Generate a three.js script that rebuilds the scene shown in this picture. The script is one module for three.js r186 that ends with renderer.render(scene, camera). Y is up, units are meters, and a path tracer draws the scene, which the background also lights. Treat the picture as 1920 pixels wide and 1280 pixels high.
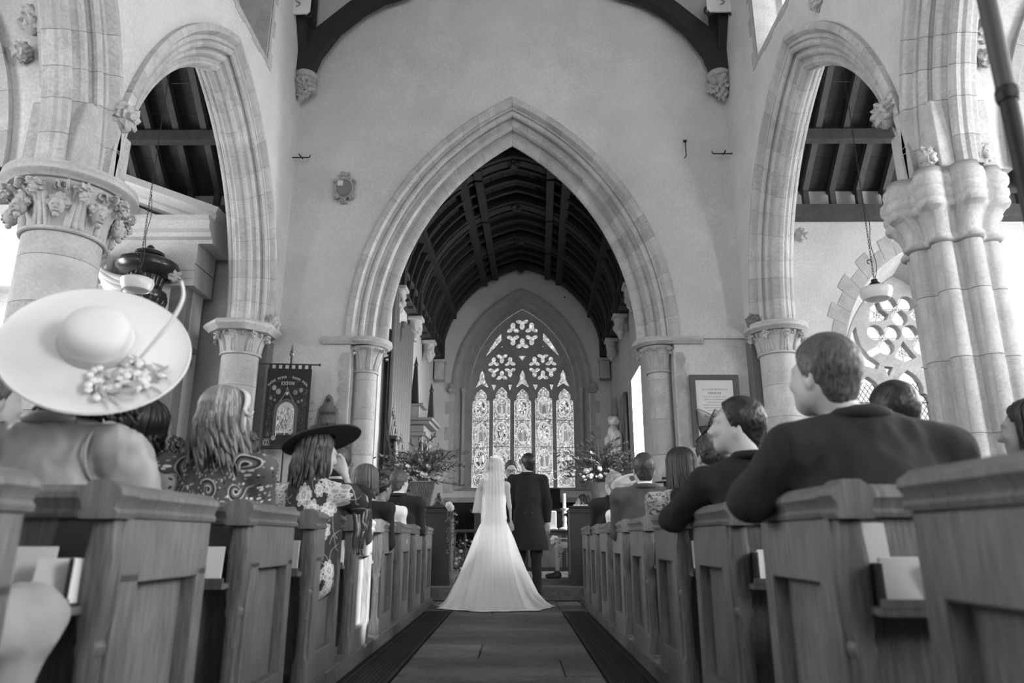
import * as THREE from 'three';
import { mergeGeometries, toCreasedNormals } from 'three/addons/utils/BufferGeometryUtils.js';
import { RoundedBoxGeometry } from 'three/addons/geometries/RoundedBoxGeometry.js';
import { RectAreaLightUniformsLib } from 'three/addons/lights/RectAreaLightUniformsLib.js';
import { FontLoader } from 'three/addons/loaders/FontLoader.js';
import { TextGeometry } from 'three/addons/geometries/TextGeometry.js';
import { createNoise3D } from 'simplex-noise';

// ---------------------------------------------------------------- camera, sky, sun, window light, exposure
const scene = new THREE.Scene();
const FOCAL = 1330, TILT = Math.atan(370 / FOCAL), YAW = Math.atan(6 * Math.cos(TILT) / FOCAL), EYE = 0.78;
const camera = new THREE.PerspectiveCamera(2 * Math.atan(640 / FOCAL) * 180 / Math.PI, 1.5, 0.05, 200);
camera.rotation.order = 'YXZ'; camera.position.set(0, EYE, 0); camera.rotation.set(TILT, YAW, 0);
camera.focus = 9.6; camera.userData.fStop = 2.4; camera.filmGauge = 36;
const renderer = new THREE.WebGLRenderer();
renderer.toneMapping = THREE.LinearToneMapping;
renderer.toneMappingExposure = 3.0;
renderer.shadowMap.enabled = true;
RectAreaLightUniformsLib.init();
scene.background = new THREE.Color().setRGB(0.37, 0.37, 0.37);
scene.add(camera);

const sun = new THREE.DirectionalLight(0xffffff, 9);          // low afternoon sun from the south-west
sun.position.set(-1 + 8.5 * 2, 0.6 + 9.8 * 0.466 * 2, -5.0 + 4.9 * 2); sun.target.position.set(-1, 0.6, -5.0);
sun.castShadow = true; sun.shadow.radius = 1.5; sun.shadow.mapSize.set(2048, 2048);
Object.assign(sun.shadow.camera, { left: -14, right: 14, top: 14, bottom: -14, near: 0.5, far: 60 });
scene.add(sun, sun.target);
// lamps standing in for daylight at windows outside the frame, some added for fill: a panel of the window's own size in its opening
const daylight = [];
function windowLight(x, y, z, w, h, tx, ty, tz, power) {
  const l = new THREE.RectAreaLight(0xffffff, power, w, h); l.name = 'window_daylight';
  l.position.set(x, y, z); l.lookAt(tx, ty, tz); scene.add(l); daylight.push(l); return l;
}
windowLight(7.3, 3.9, -3.6, 1.5, 3.6, 0, 3.9, -3.6, 7);                                  // south aisle
windowLight(7.3, 3.9, 2.0, 1.6, 3.6, 0, 3.9, 2.0, 11);  // added window lamp, put in to brighten the near bench ends
windowLight(0, 5.6, 10.3, 3.4, 5.6, 0, 5.6, 0, 2.7);                                       // added west window lamp, for light from behind
windowLight(-7.3, 3.9, -3.6, 1.5, 3.6, 0, 3.9, -3.6, 3);                                // north aisle
windowLight(10.7, 4.4, -9.6, 2.2, 4.2, 0, 4.4, -9.6, 6.2);                                // south transept
windowLight(-10.7, 4.4, -9.6, 2.2, 4.2, 0, 4.4, -9.6, 4.8);                              // north transept
windowLight(4.1 + 0.42, 9.85, -8.9, 2.7, 2.4, 0, 9.85, -8.9, 0.8);
for (const [z, p] of [[-3.4, 4.2], [0.4, 4.2]]) windowLight(3.98, 10.3, z, 1.5, 1.5, 0, 10.3, z, p);     // south clerestory
for (const [z, p] of [[-3.4, 4.6], [0.4, 4.6]]) windowLight(-4.08, 10.3, z, 1.5, 1.5, 0, 10.3, z, p);   // north clerestory
windowLight(3.18, 2.7, -14.6, 1.2, 2.6, 0, 2.7, -14.7, 18);                               // chancel south window

// ---------------------------------------------------------------- helpers
const V = (x, y, z) => new THREE.Vector3(x, y, z);
const TAU = Math.PI * 2, { sin, cos, sqrt, abs, min, max, PI, floor: fl, hypot, atan2, acos, pow, exp } = Math;
const clamp = (x, a, b) => x < a ? a : x > b ? b : x, lerp = (a, b, t) => a + (b - a) * t, R = (d) => d * PI / 180;
const sst = (a, b, x) => { const t = clamp((x - a) / (b - a), 0, 1); return t * t * (3 - 2 * t); };
function rng(seed) { let s = seed >>> 0; return () => { s = (s + 0x6D2B79F5) >>> 0; let t = s; t = Math.imul(t ^ (t >>> 15), t | 1); t ^= t + Math.imul(t ^ (t >>> 7), t | 61); return ((t ^ (t >>> 14)) >>> 0) / 4294967296; }; }
const noise3 = createNoise3D(rng(7));
const rnd = rng(12345);
const rr = (a, b) => a + (b - a) * rnd();
// a point of the place from where it shows in the photograph and how far away it stands
function at(px, py, d) {
  const v = V(px - 960, 640 - py, -FOCAL).applyEuler(camera.rotation);
  return v.multiplyScalar(d / -v.z).add(V(0, EYE, 0));
}
const taken = {};
function numbered(name) { const n = taken[name] = (taken[name] ?? -1) + 1; return n ? `${name}_${String(n).padStart(3, '0')}` : name; }
function shade(o) { o.castShadow = o.receiveShadow = true; return o; }
function thing(name, label, category, pos = [0, 0, 0], turn = 0, group) {
  const o = new THREE.Group(); o.name = numbered(name); scene.add(o);
  o.position.set(...pos); o.rotation.y = turn; o.userData = { label, category };
  if (group) o.userData.group = group;
  return o;
}
function struct(name, label, category, pos = [0, 0, 0], turn = 0) { const o = thing(name, label, category, pos, turn); o.userData.kind = 'structure'; return o; }
const merge = (gs) => { gs = [].concat(gs); if (gs.length === 1) return gs[0];
  const plain = gs.map((g) => { const h = g.index ? g.toNonIndexed() : g; for (const k of Object.keys(h.attributes)) if (!['position', 'normal', 'uv'].includes(k)) h.deleteAttribute(k); if (!h.attributes.uv) h.setAttribute('uv', new THREE.BufferAttribute(new Float32Array(h.attributes.position.count * 2), 2)); return h; });
  return mergeGeometries(plain); };
// uv in metres from the thing's own shape: each face is laid on the plane it mostly faces
function boxUV(g, s = 1, ox = 0, oy = 0) {
  if (!g.attributes.normal) g.computeVertexNormals();
  const p = g.attributes.position, n = g.attributes.normal, uv = new Float32Array(p.count * 2);
  for (let i = 0; i < p.count; i++) {
    const a = abs(n.getX(i)), b = abs(n.getY(i)), c = abs(n.getZ(i)), x = p.getX(i), y = p.getY(i), z = p.getZ(i);
    if (b >= a && b >= c) { uv[2 * i] = x * s + ox; uv[2 * i + 1] = z * s + oy; }
    else if (a >= c) { uv[2 * i] = z * s + ox; uv[2 * i + 1] = y * s + oy; }
    else { uv[2 * i] = x * s + ox; uv[2 * i + 1] = y * s + oy; }
  }
  g.setAttribute('uv', new THREE.BufferAttribute(uv, 2)); return g;
}
function part(name, geo, mat, parent, keepUV) {
  const g = merge(geo); if (!keepUV) boxUV(g, 1, (taken.__u = ((taken.__u ?? 0) + 0.37) % 7), taken.__u * 1.7);
  const m = shade(new THREE.Mesh(g, mat)); m.name = name; parent.add(m); return m;
}
const sharp = (g, a = 0.6) => toCreasedNormals(g, a);
const bx = (w, h, d, x = 0, y = 0, z = 0) => new THREE.BoxGeometry(w, h, d).translate(x, y, z);
const rbx = (w, h, d, r, x = 0, y = 0, z = 0, seg = 1) => new RoundedBoxGeometry(w, h, d, seg, min(r, w / 2.01, h / 2.01, d / 2.01)).translate(x, y, z);
const lathe = (pts, seg = 32, a0 = 0, a1 = TAU) => sharp(new THREE.LatheGeometry(pts.map(([r, y]) => new THREE.Vector2(max(r, 0.0001), y)), seg, a0, a1), 0.7);
const tube = (pts, r, seg = 24, rad = 8, closed = false) => new THREE.TubeGeometry(new THREE.CatmullRomCurve3(pts.map((p) => p.isVector3 ? p : V(...p)), closed), seg, r, rad, closed);
const cyl = (r0, r1, h, seg = 20, x = 0, y = 0, z = 0) => new THREE.CylinderGeometry(r1, r0, h, seg).translate(x, y + h / 2, z);
const sph = (r, x = 0, y = 0, z = 0, sx = 1, sy = 1, sz = 1, a = 16, b = 12) => new THREE.SphereGeometry(r, a, b).scale(sx, sy, sz).translate(x, y, z);
function extr(pts, depth, bevel = 0, holes = []) {          // outline in x,y, thickness along z from 0 to depth
  const s = pts.isShape ? pts : new THREE.Shape(pts.map(([x, y]) => new THREE.Vector2(x, y)));
  for (const h of holes) s.holes.push(new THREE.Path(h.map(([x, y]) => new THREE.Vector2(x, y))));
  return new THREE.ExtrudeGeometry(s, { depth: depth - 2 * bevel, bevelEnabled: bevel > 0, bevelSize: bevel, bevelThickness: bevel, bevelOffset: -bevel, bevelSegments: 2, curveSegments: 12 }).translate(0, 0, bevel);
}
// a rectangle section bar from a to b
function bar(a, b, w, h) {
  a = a.isVector3 ? a : V(...a); b = b.isVector3 ? b : V(...b);
  const d = b.clone().sub(a), g = new THREE.BoxGeometry(w, h, d.length()), m = new THREE.Matrix4().lookAt(a, b, abs(d.y) > 0.95 * d.length() ? V(1, 0, 0) : V(0, 1, 0));
  return g.applyMatrix4(m).translate((a.x + b.x) / 2, (a.y + b.y) / 2, (a.z + b.z) / 2);
}
// a tube whose radius changes along its way; flat squeezes it sideways
function lock(pts, radii, seg = 12, rad = 6, flat = 1, flatDir = null) {
  const c = new THREE.CatmullRomCurve3(pts.map((p) => p.isVector3 ? p : V(...p))), fr = c.computeFrenetFrames(seg), pos = [], idx = [];
  for (let i = 0; i <= seg; i++) {
    const p = c.getPoint(i / seg), t = i / seg * (radii.length - 1), k = min(fl(t), radii.length - 2), r = lerp(radii[k], radii[k + 1], t - k);
    let N = fr.normals[i], B = fr.binormals[i];
    if (flatDir) { B = flatDir.clone(); N = B.clone().cross(fr.tangents[i]).normalize(); B = fr.tangents[i].clone().cross(N); }
    for (let j = 0; j < rad; j++) { const a = j / rad * TAU; pos.push(p.x + r * (cos(a) * N.x + flat * sin(a) * B.x), p.y + r * (cos(a) * N.y + flat * sin(a) * B.y), p.z + r * (cos(a) * N.z + flat * sin(a) * B.z)); }
  }
  for (let i = 0; i < seg; i++) for (let j = 0; j < rad; j++) { const a = i * rad + j, b = i * rad + (j + 1) % rad; idx.push(a, b, a + rad, b, b + rad, a + rad); }
  for (const [o, f] of [[0, 1], [seg * rad, 0]]) for (let j = 1; j < rad - 1; j++) f ? idx.push(o, o + j + 1, o + j) : idx.push(o, o + j, o + j + 1);
  const g = new THREE.BufferGeometry(); g.setAttribute('position', new THREE.Float32BufferAttribute(pos, 3)); g.setIndex(idx); g.computeVertexNormals(); 
  const uv = new Float32Array(pos.length / 3 * 2); for (let i = 0; i <= seg; i++) for (let j = 0; j < rad; j++) { uv[2 * (i * rad + j)] = j / rad * 0.1; uv[2 * (i * rad + j) + 1] = i / seg * 0.3; }
  g.setAttribute('uv', new THREE.BufferAttribute(uv, 2)); return g;
}
// a closed skin over rings of points (each ring the same count)
function loft(rings, capStart = true, capEnd = true, closed = true) {
  const n = rings[0].length, pos = [], uv = [], idx = [];
  rings.forEach((r, i) => r.forEach((p, j) => { pos.push(p[0], p[1], p[2]); uv.push(j / n, i / rings.length); }));
  const m = closed ? n : n - 1;
  for (let i = 0; i < rings.length - 1; i++) for (let j = 0; j < m; j++) { const a = i * n + j, b = i * n + (j + 1) % n; idx.push(a, b, a + n, b, b + n, a + n); }
  for (const [on, i, f] of [[capStart, 0, 1], [capEnd, rings.length - 1, 0]]) if (on) {
    const c = [0, 1, 2].map((k) => rings[i].reduce((s, p) => s + p[k], 0) / n), o = pos.length / 3; pos.push(...c); uv.push(0.5, 0.5);
    for (let j = 0; j < n; j++) f ? idx.push(o, i * n + (j + 1) % n, i * n + j) : idx.push(o, i * n + j, i * n + (j + 1) % n);
  }
  const g = new THREE.BufferGeometry(); g.setAttribute('position', new THREE.Float32BufferAttribute(pos, 3)); g.setAttribute('uv', new THREE.Float32BufferAttribute(uv, 2)); g.setIndex(idx); g.computeVertexNormals(); return g;
}

// ---------------------------------------------------------------- materials (the photograph has no colour: all are greys)
function noiseTex(size, fn, repeat = 1, srgb = true) {     // fn(u, v) of 0..1, tiling, gives 0..1
  const d = new Uint8Array(size * size * 4);
  for (let j = 0; j < size; j++) for (let i = 0; i < size; i++) { const v = clamp(fn(i / size, j / size), 0, 1) * 255, k = (j * size + i) * 4; d[k] = d[k + 1] = d[k + 2] = v; d[k + 3] = 255; }
  const t = new THREE.DataTexture(d, size, size); t.wrapS = t.wrapT = THREE.RepeatWrapping; t.magFilter = THREE.LinearFilter; t.minFilter = THREE.LinearMipmapLinearFilter; t.generateMipmaps = true;
  if (srgb) t.colorSpace = THREE.SRGBColorSpace; t.repeat.set(repeat, repeat); t.needsUpdate = true; return t;
}
// noise that tiles: points on two circles would need four axes, so blend two shifted copies
function tile(u, v, f, s = 0) {
  const a = (x, y) => noise3(x * f, y * f, s), wu = sst(0.0, 1, u), wv = sst(0, 1, v);
  return lerp(lerp(a(u, v), a(u - 1, v), wu), lerp(a(u, v - 1), a(u - 1, v - 1), wu), wv);
}
const fbm = (u, v, f, s, o = 4) => { let t = 0, a = 0.5; for (let i = 0; i < o; i++) { t += a * tile(u, v, f * (1 << i), s + i * 9); a *= 0.5; } return t; };
const plasterMap = noiseTex(512, (u, v) => 0.9 + 0.07 * fbm(u, v, 3, 1) + 0.05 * tile(u, v, 60, 5), 0.33);
const plasterBump = noiseTex(256, (u, v) => 0.5 + 0.35 * fbm(u, v, 8, 11) + 0.1 * tile(u, v, 50, 3), 1, false);
const stoneMap = noiseTex(512, (u, v) => 0.86 + 0.11 * fbm(u, v, 4, 21) + 0.05 * tile(u, v, 30, 25) + 0.05 * tile(u, v, 90, 27) - 0.08 * sst(0.35, 0.6, fbm(u, v, 7, 29)), 0.7);
const stoneBump = noiseTex(256, (u, v) => 0.5 + 0.3 * fbm(u, v, 10, 31) + 0.15 * tile(u, v, 45, 33), 1.4, false);
const woodFn = (u, v) => { const w = 0.5 * tile(u, v * 0.25, 4, 41) + 0.2 * tile(u, v * 0.4, 11, 43); const g = sin((u * 26 + w * 5) * TAU / 2); return 0.82 + 0.04 * g * (0.6 + 0.4 * tile(u, v, 4, 45)) + 0.1 * tile(u, v * 0.12, 48, 47) + 0.07 * tile(u, v, 3, 49); };
const woodMap = noiseTex(512, woodFn, 1.3), woodBump = noiseTex(256, (u, v) => 0.5 + 0.4 * tile(u, v * 0.1, 60, 51) + 0.1 * tile(u, v, 30, 53), 1.3, false);
const clothMap = noiseTex(128, (u, v) => 0.86 + 0.06 * sin(u * TAU * 32) * sin(v * TAU * 32) + 0.08 * tile(u, v, 24, 61), 8);
const hairMap = noiseTex(256, (u, v) => 0.62 + 0.32 * tile(u, v * 0.06, 34, 71) + 0.2 * tile(u, v * 0.1, 90, 73), 3);
const slabMap = noiseTex(512, (u, v) => 0.72 + 0.22 * fbm(u, v, 3, 81) + 0.12 * tile(u, v, 26, 83) + 0.1 * tile(u, v, 80, 85), 0.55);
const slabRough = noiseTex(256, (u, v) => 0.5 + 0.35 * fbm(u, v, 4, 87), 0.7, false);
const G = (v) => new THREE.Color().setRGB(v, v, v);
const std = (o) => new THREE.MeshStandardMaterial({ roughness: 0.9, ...o }), phys = (o) => new THREE.MeshPhysicalMaterial({ roughness: 0.9, ...o });
const plaster = std({ name: 'limewash', color: G(0.64), map: plasterMap, bumpMap: plasterBump, bumpScale: 0.004 });
const stones = [0.56, 0.53, 0.6, 0.49, 0.55].map((c) => std({ name: 'limestone', color: G(c), map: stoneMap, bumpMap: stoneBump, bumpScale: 0.004, roughness: 0.92 }));
const stone = stones[0];
const mortar = std({ name: 'mortar', color: G(0.3), map: stoneMap });
const oldStone = std({ name: 'weathered stone', color: G(0.2), map: stoneMap, bumpMap: stoneBump, bumpScale: 0.006 });
const marble = std({ name: 'white marble', color: G(0.68), map: plasterMap, roughness: 0.45 });
const greyMarble = std({ name: 'grey marble', color: G(0.33), map: stoneMap, roughness: 0.5 });
const darkMarble = std({ name: 'dark marble', color: G(0.035), map: stoneMap, roughness: 0.25 });
const oaks = [0.2, 0.18, 0.215].map((c) => std({ name: 'oak', color: G(c), map: woodMap, bumpMap: woodBump, bumpScale: 0.0015, roughness: 0.5 }));
const oakDark = std({ name: 'dark oak', color: G(0.035), map: woodMap, bumpMap: woodBump, bumpScale: 0.0015, roughness: 0.55 });
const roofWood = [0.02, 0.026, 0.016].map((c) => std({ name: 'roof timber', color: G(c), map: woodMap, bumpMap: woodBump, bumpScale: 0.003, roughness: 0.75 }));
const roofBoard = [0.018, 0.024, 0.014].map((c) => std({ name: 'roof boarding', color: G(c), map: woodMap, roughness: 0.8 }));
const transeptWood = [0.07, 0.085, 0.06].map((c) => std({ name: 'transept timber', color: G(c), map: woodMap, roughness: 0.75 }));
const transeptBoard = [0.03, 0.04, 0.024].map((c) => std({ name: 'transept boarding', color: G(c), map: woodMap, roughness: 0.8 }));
const slabs = [0.19, 0.17, 0.22, 0.18, 0.2].map((c) => std({ name: 'floor stone', color: G(c), map: slabMap, bumpMap: stoneBump, bumpScale: 0.003, roughness: 0.62 }));
const iron = std({ name: 'black iron', color: G(0.012), roughness: 0.55, metalness: 0.3 });
const paper = std({ name: 'paper', color: G(0.72), roughness: 0.85 });
const darkCover = std({ name: 'dark book cover', color: G(0.03), roughness: 0.5 });
const tin = std({ name: 'pipe metal', color: G(0.13), roughness: 0.5, metalness: 0.35 });
const skin = phys({ name: 'skin', color: G(0.42), roughness: 0.55 });

// ---------------------------------------------------------------- masonry builders
const XL = -4.2, XLO = -4.85, XR = 4.1, XRO = 4.7, ZP = -6.55, ZA = -9.05, ZR = -11.55, ZC = -12.1, ZW = 10.5, SPRING = 4.25;
const CTURN = -0.0333, CO = V(-0.05, 0, ZC);                       // the chancel leans a little off the nave's line
const cpt = (x, y, z) => V(x, y, z).applyAxisAngle(V(0, 1, 0), CTURN).add(CO);
const cpos = (x, y, z) => cpt(x, y, z).toArray();

// point of a pointed arch: rho radius, c how far each centre lies past the axis; t 0 at one springing, 1 at the apex, 2 at the other
function archPt(rho, c, t) {
  const pa = acos(clamp(c / rho, -1, 1)), s = t <= 1 ? -1 : 1, k = (t <= 1 ? t : 2 - t) * pa;
  return [s * (rho * cos(k) - c), rho * sin(k)];
}
function archOutline(R0, c, n = 20, y0 = 0) { const o = []; for (let i = 0; i <= 2 * n; i++) { const [x, y] = archPt(R0, c, i / n); o.push([x, y + y0]); } return o; }
// a moulding swept round a pointed arch; local frame: x along the wall, y up from the springing, z out of the wall
function sweepArch(profile, R0, c, t0, t1, steps, jamb = 0) {
  const rows = [];
  const ts = []; if (jamb && t0 === 0) ts.push(-1); for (let i = 0; i <= steps; i++) ts.push(lerp(t0, t1, i / steps)); if (jamb && t1 === 2) ts.push(3);
  for (const t of ts) rows.push(profile.map(([r, w]) => { if (t === -1 || t === 3) { const [x] = archPt(R0 - r, c, t < 0 ? 0 : 2); return [x, -jamb, -w]; } const [x, y] = archPt(R0 - r, c, t); return [x, y, -w]; }));
  const g = loft(rows, false, false, false); g.scale(1, 1, 1);
  return sharp(g, 0.5);
}
function inset(profile, e) {       // the profile moved e into the stone
  return profile.map((p, i) => { const a = profile[max(0, i - 1)], b = profile[min(profile.length - 1, i + 1)], dx = b[0] - a[0], dy = b[1] - a[1], l = hypot(dx, dy) || 1; return [p[0] - e * dy / l * -1 * -1, p[1] + e * dx / l]; });
}
const both = (half, T) => [...half, ...half.slice().reverse().map(([r, w]) => [r, T - w])];
const arcadeProfile = both([[0, 0], [0, -0.07], [0.03, -0.085], [0.09, -0.085], [0.13, -0.03], [0.14, 0], [0.19, 0], [0.2, 0.03], [0.225, 0.005], [0.26, 0.005], [0.29, 0.03], [0.295, 0.06], [0.28, 0.09], [0.29, 0.12], [0.33, 0.1], [0.37, 0.105], [0.395, 0.135], [0.4, 0.165], [0.42, 0.2], [0.44, 0.2], [0.465, 0.18], [0.5, 0.19], [0.53, 0.225], [0.53, 0.27], [0.55, 0.3]], 0.65);
const chancelProfile = both([[0, 0], [0, -0.07], [0.03, -0.09], [0.13, -0.09], [0.17, -0.03], [0.18, 0], [0.21, 0], [0.22, 0.04], [0.245, 0.015], [0.28, 0.01], [0.31, 0.03], [0.32, 0.07], [0.29, 0.12], [0.3, 0.17], [0.35, 0.2], [0.41, 0.18], [0.45, 0.17], [0.47, 0.2], [0.48, 0.26], [0.46, 0.31], [0.5, 0.36], [0.55, 0.34], [0.6, 0.33], [0.64, 0.335], [0.68, 0.36], [0.7, 0.38]], 0.8);
const plainProfile = both([[0, 0], [0, -0.06], [0.08, -0.07], [0.13, -0.02], [0.14, 0], [0.24, 0.0], [0.25, 0.03], [0.3, 0.1], [0.38, 0.12], [0.5, 0.16]], 0.65);
function archRing(parent, profile, R0, c, perSide, seed) {
  const q = rng(seed), joints = [0];
  for (let i = 1; i < perSide; i++) joints.push((i + (q() - 0.5) * 0.25) / perSide);
  const all = [...joints, 1, ...joints.slice(1).reverse().map((t) => 2 - t), 2];
  part('mortar_bed', sweepArch(inset(profile, 0.006), R0, c, 0, 2, perSide * 6), mortar, parent);
  const gap = 0.0022 / R0 * 1.2;
  for (let i = 0; i < all.length - 1; i++) part('voussoir', sweepArch(profile, R0, c, all[i] + gap, all[i + 1] - gap, 4), stones[fl(q() * stones.length)], parent);
}
function lump(r, seed, rough = 0.35, freq = 14, detail = 3) {      // a carved knot of leaves
  const g = new THREE.IcosahedronGeometry(r, detail), p = g.attributes.position, q = seed * 3.7;
  for (let i = 0; i < p.count; i++) { const x = p.getX(i), y = p.getY(i), z = p.getZ(i), f = freq * 0.08 / r; const n = abs(noise3(x * f + q, y * f, z * f)) * 1.6 - 0.5 + 0.4 * noise3(x * f * 2.3, y * f * 2.3 + q, z * f * 2.3); p.setXYZ(i, x * (1 + rough * n), y * (1 + rough * n), z * (1 + rough * n)); }
  g.computeVertexNormals(); return g;
}
// drums of a round shaft with recessed joints, each drum its own stone
function drums(parent, profileR, x, z, y0, y1, hs, seed, make) {
  const q = rng(seed); let y = y0, k = 0;
  while (y < y1 - 0.01) { const h = min(hs[k++ % hs.length], y1 - y); part('drum', (make ?? ((h2) => lathe([[0, 0.004], [profileR - 0.004, 0.001], [profileR, 0.004], [profileR, h2 - 0.004], [profileR - 0.004, h2 - 0.001], [0, h2 - 0.001]], 48)))(h).translate(x, y, z), stones[fl(q() * stones.length)], parent); y += h; }
}
function foliateCapital(parent, x, y, z, r0, r1, h, n, seed, mat = stone) {
  part('neck_ring', new THREE.TorusGeometry(r0 + 0.015, 0.025, 10, 40).rotateX(PI / 2).translate(x, y + 0.02, z), mat, parent);
  part('bell', lathe([[r0, 0], [r0 + 0.005, h * 0.25], [lerp(r0, r1, 0.25), h * 0.55], [lerp(r0, r1, 0.6), h * 0.82], [r1 - 0.05, h]], 48).translate(x, y, z), mat, parent);
  for (let i = 0; i < n; i++) {
    const a = (i + 0.5 * (seed % 2)) / n * TAU, ca = cos(a), sa = sin(a), P = (r, yy, da = 0) => V(x + r * cos(a + da), y + yy, z + r * sin(a + da));
    const w = TAU * r0 / n;
    const gs = [];
    for (const d of [-1, 0, 1]) gs.push(lock([P(r0 + 0.005, 0.03, d * 0.22 / n * 6), P(r0 + 0.02, h * 0.4, d * 0.16 / n * 6), P(lerp(r0, r1, 0.55), h * 0.78, d * 0.12 / n * 6), P(r1 - 0.02, h * 0.86, d * 0.1)], [w * 0.12, w * 0.15, w * 0.13, w * 0.1], 8, 6));
    gs.push(lump(w * 0.24, i + seed, 0.5, 12).scale(1, 0.8, 1).translate(x + (r1 - 0.015) * ca, y + h * 0.83, z + (r1 - 0.015) * sa));
    gs.push(lump(w * 0.15, i + seed + 40, 0.5, 12, 2).translate(x + (r1 + 0.015) * ca, y + h * 0.66, z + (r1 + 0.015) * sa));
    for (const d of [-1, 1]) gs.push(new THREE.TorusGeometry(w * 0.13, w * 0.045, 6, 14, 5).rotateY(-a + PI / 2 + d * 0.5).translate(x + (r1 - 0.03) * cos(a + d * 0.35 * w / r1 / 0.5), y + h * 0.84, z + (r1 - 0.03) * sin(a + d * 0.35 * w / r1 / 0.5)));
    part('carved_leaf', gs, mat, parent);
  }
}
const abacusRound = (r) => lathe([[0, 0], [r - 0.07, 0], [r - 0.05, 0.02], [r - 0.02, 0.03], [r, 0.05], [r, 0.085], [r - 0.012, 0.1], [r - 0.004, 0.115], [r - 0.01, 0.14], [r - 0.03, 0.15], [0, 0.15]], 56);

// ---------------------------------------------------------------- floor, steps, walls
{
  const f = struct('floor', 'worn stone slab floor running up the aisle', 'floor');
  part('mortar_bed', bx(30, 0.1, 40, 0, -0.066, -4), std({ name: 'dark bedding', color: G(0.035), map: stoneMap }), f);
  const q = rng(5); let z = 2.2;
  while (z > -9.6) {                                               // slabs across the aisle, each its own stone
    const d = 0.42 + q() * 0.32; let x = -0.71; const cut = [];
    const n = q() < 0.45 ? 2 : 1; if (n === 1) cut.push(0.52); else cut.push(-0.3 + q() * 0.6, 0.52);
    for (const c of cut) { part('slab', rbx(c - x - 0.008, 0.03, d - 0.008, 0.004, (x + c) / 2, -0.015 + (q() - 0.5) * 0.003, z - d / 2), slabs[fl(q() * 5)], f); x = c; }
    z -= d;
  }
  for (const [a, b] of [[-1.02, -0.71], [0.52, 0.82]]) for (let zz = -8.5; zz > -9.7; zz -= 0.62) part('slab', rbx(b - a - 0.008, 0.03, min(0.61, 9.78 + zz), 0.004, (a + b) / 2, -0.015, zz - min(0.61, 9.78 + zz) / 2), slabs[fl(q() * 5)], f);
  for (let k = 0; k < 2; k++) for (let i = 0; i < 4; i++) part('slab', rbx(0.85, 0.03, 0.6, 0.004, (k ? 1.26 : -1.46) + (k ? 1 : -1) * i * 0.86, -0.015, -9.47), slabs[fl(q() * 5)], f);
  // cast-iron heating grilles let into the floor beside the pews
  for (const [a, b, nm] of [[-0.975, -0.72, 'pierced iron heating grille along the kerb on the bride side of the aisle'], [0.53, 0.775, 'pierced iron heating grille along the kerb on the groom side of the aisle']]) {
    const g = struct('trim', nm, 'grille'); 
    const frame = [bx(0.02, 0.02, 10, a + 0.01, -0.008, -3.45), bx(0.02, 0.02, 10, b - 0.01, -0.008, -3.45), bx(b - a, 0.02, 0.02, (a + b) / 2, -0.008, -8.44)];
    part('frame', frame, iron, g);
    const bars = [], n = 9, L = 0.0;
    for (let i = 1; i < n; i++) bars.push(bx(0.009, 0.014, 9.9, lerp(a, b, i / n), -0.011, -3.45));
    for (let i = 0; i < 300; i++) bars.push(bx(b - a - 0.02, 0.012, 0.012, (a + b) / 2, -0.012, -8.4 + i * 0.033));
    part('grille_bars', bars, iron, g).userData.kind = 'stuff';
  }
  const st = struct('trim', 'stone step at the chancel entrance', 'step');
  for (let i = 0; i < 6; i++) part('step_stone', rbx(1.38, 0.177, 0.5, 0.012, -3.45 + i * 1.4, 0.0885, -10.04), slabs[i % 5], st);
  const cf = struct('floor', 'raised chancel floor of pale and dark stone behind the couple', 'floor');
  part('bed', bx(11, 0.16, 10.4, 0, 0.08, -15.6), slabs[1], cf);
  for (let i = 0; i < 9; i++) for (let j = 0; j < 8; j++) part('slab', rbx(0.59, 0.02, 0.59, 0.003, -2.4 + i * 0.6, 0.167, -10.6 - j * 0.6), slabs[(i * 3 + j * 2 + (i * j) % 2) % 5], cf);
  const s2 = struct('trim', 'two low altar steps beyond the chancel stalls', 'step', cpos(0, 0, 0), CTURN);
  part('step_stone', rbx(4.8, 0.15, 3.6, 0.012, 0, 0.25, -5.7), slabs[2], s2); part('step_stone', rbx(4.8, 0.15, 2.6, 0.012, 0, 0.4, -6.2), slabs[0], s2);
}
// pew platforms with their kerbs
for (const [x0, x1, nm] of [[-4.1, -1.0, 'bride'], [0.8, 4.0, 'groom']]) {
  const p = struct('floor', `low boarded pew platform with stone kerb on the ${nm} side`, 'platform');
  const e = nm === 'bride' ? x1 : x0, s = nm === 'bride' ? -1 : 1;
  part('boards', bx(abs(x1 - x0) - 0.1, 0.09, 11.4, (x0 + x1) / 2 + s * 0.05, 0.045, -3.45), oaks[1], p);
  for (let i = 0; i < 9; i++) part('kerb_stone', rbx(0.095, 0.1, 1.255, 0.012, e + s * 0.048, 0.05, 1.6 - i * 1.262), slabs[(i * 2) % 5], p);
}
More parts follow.
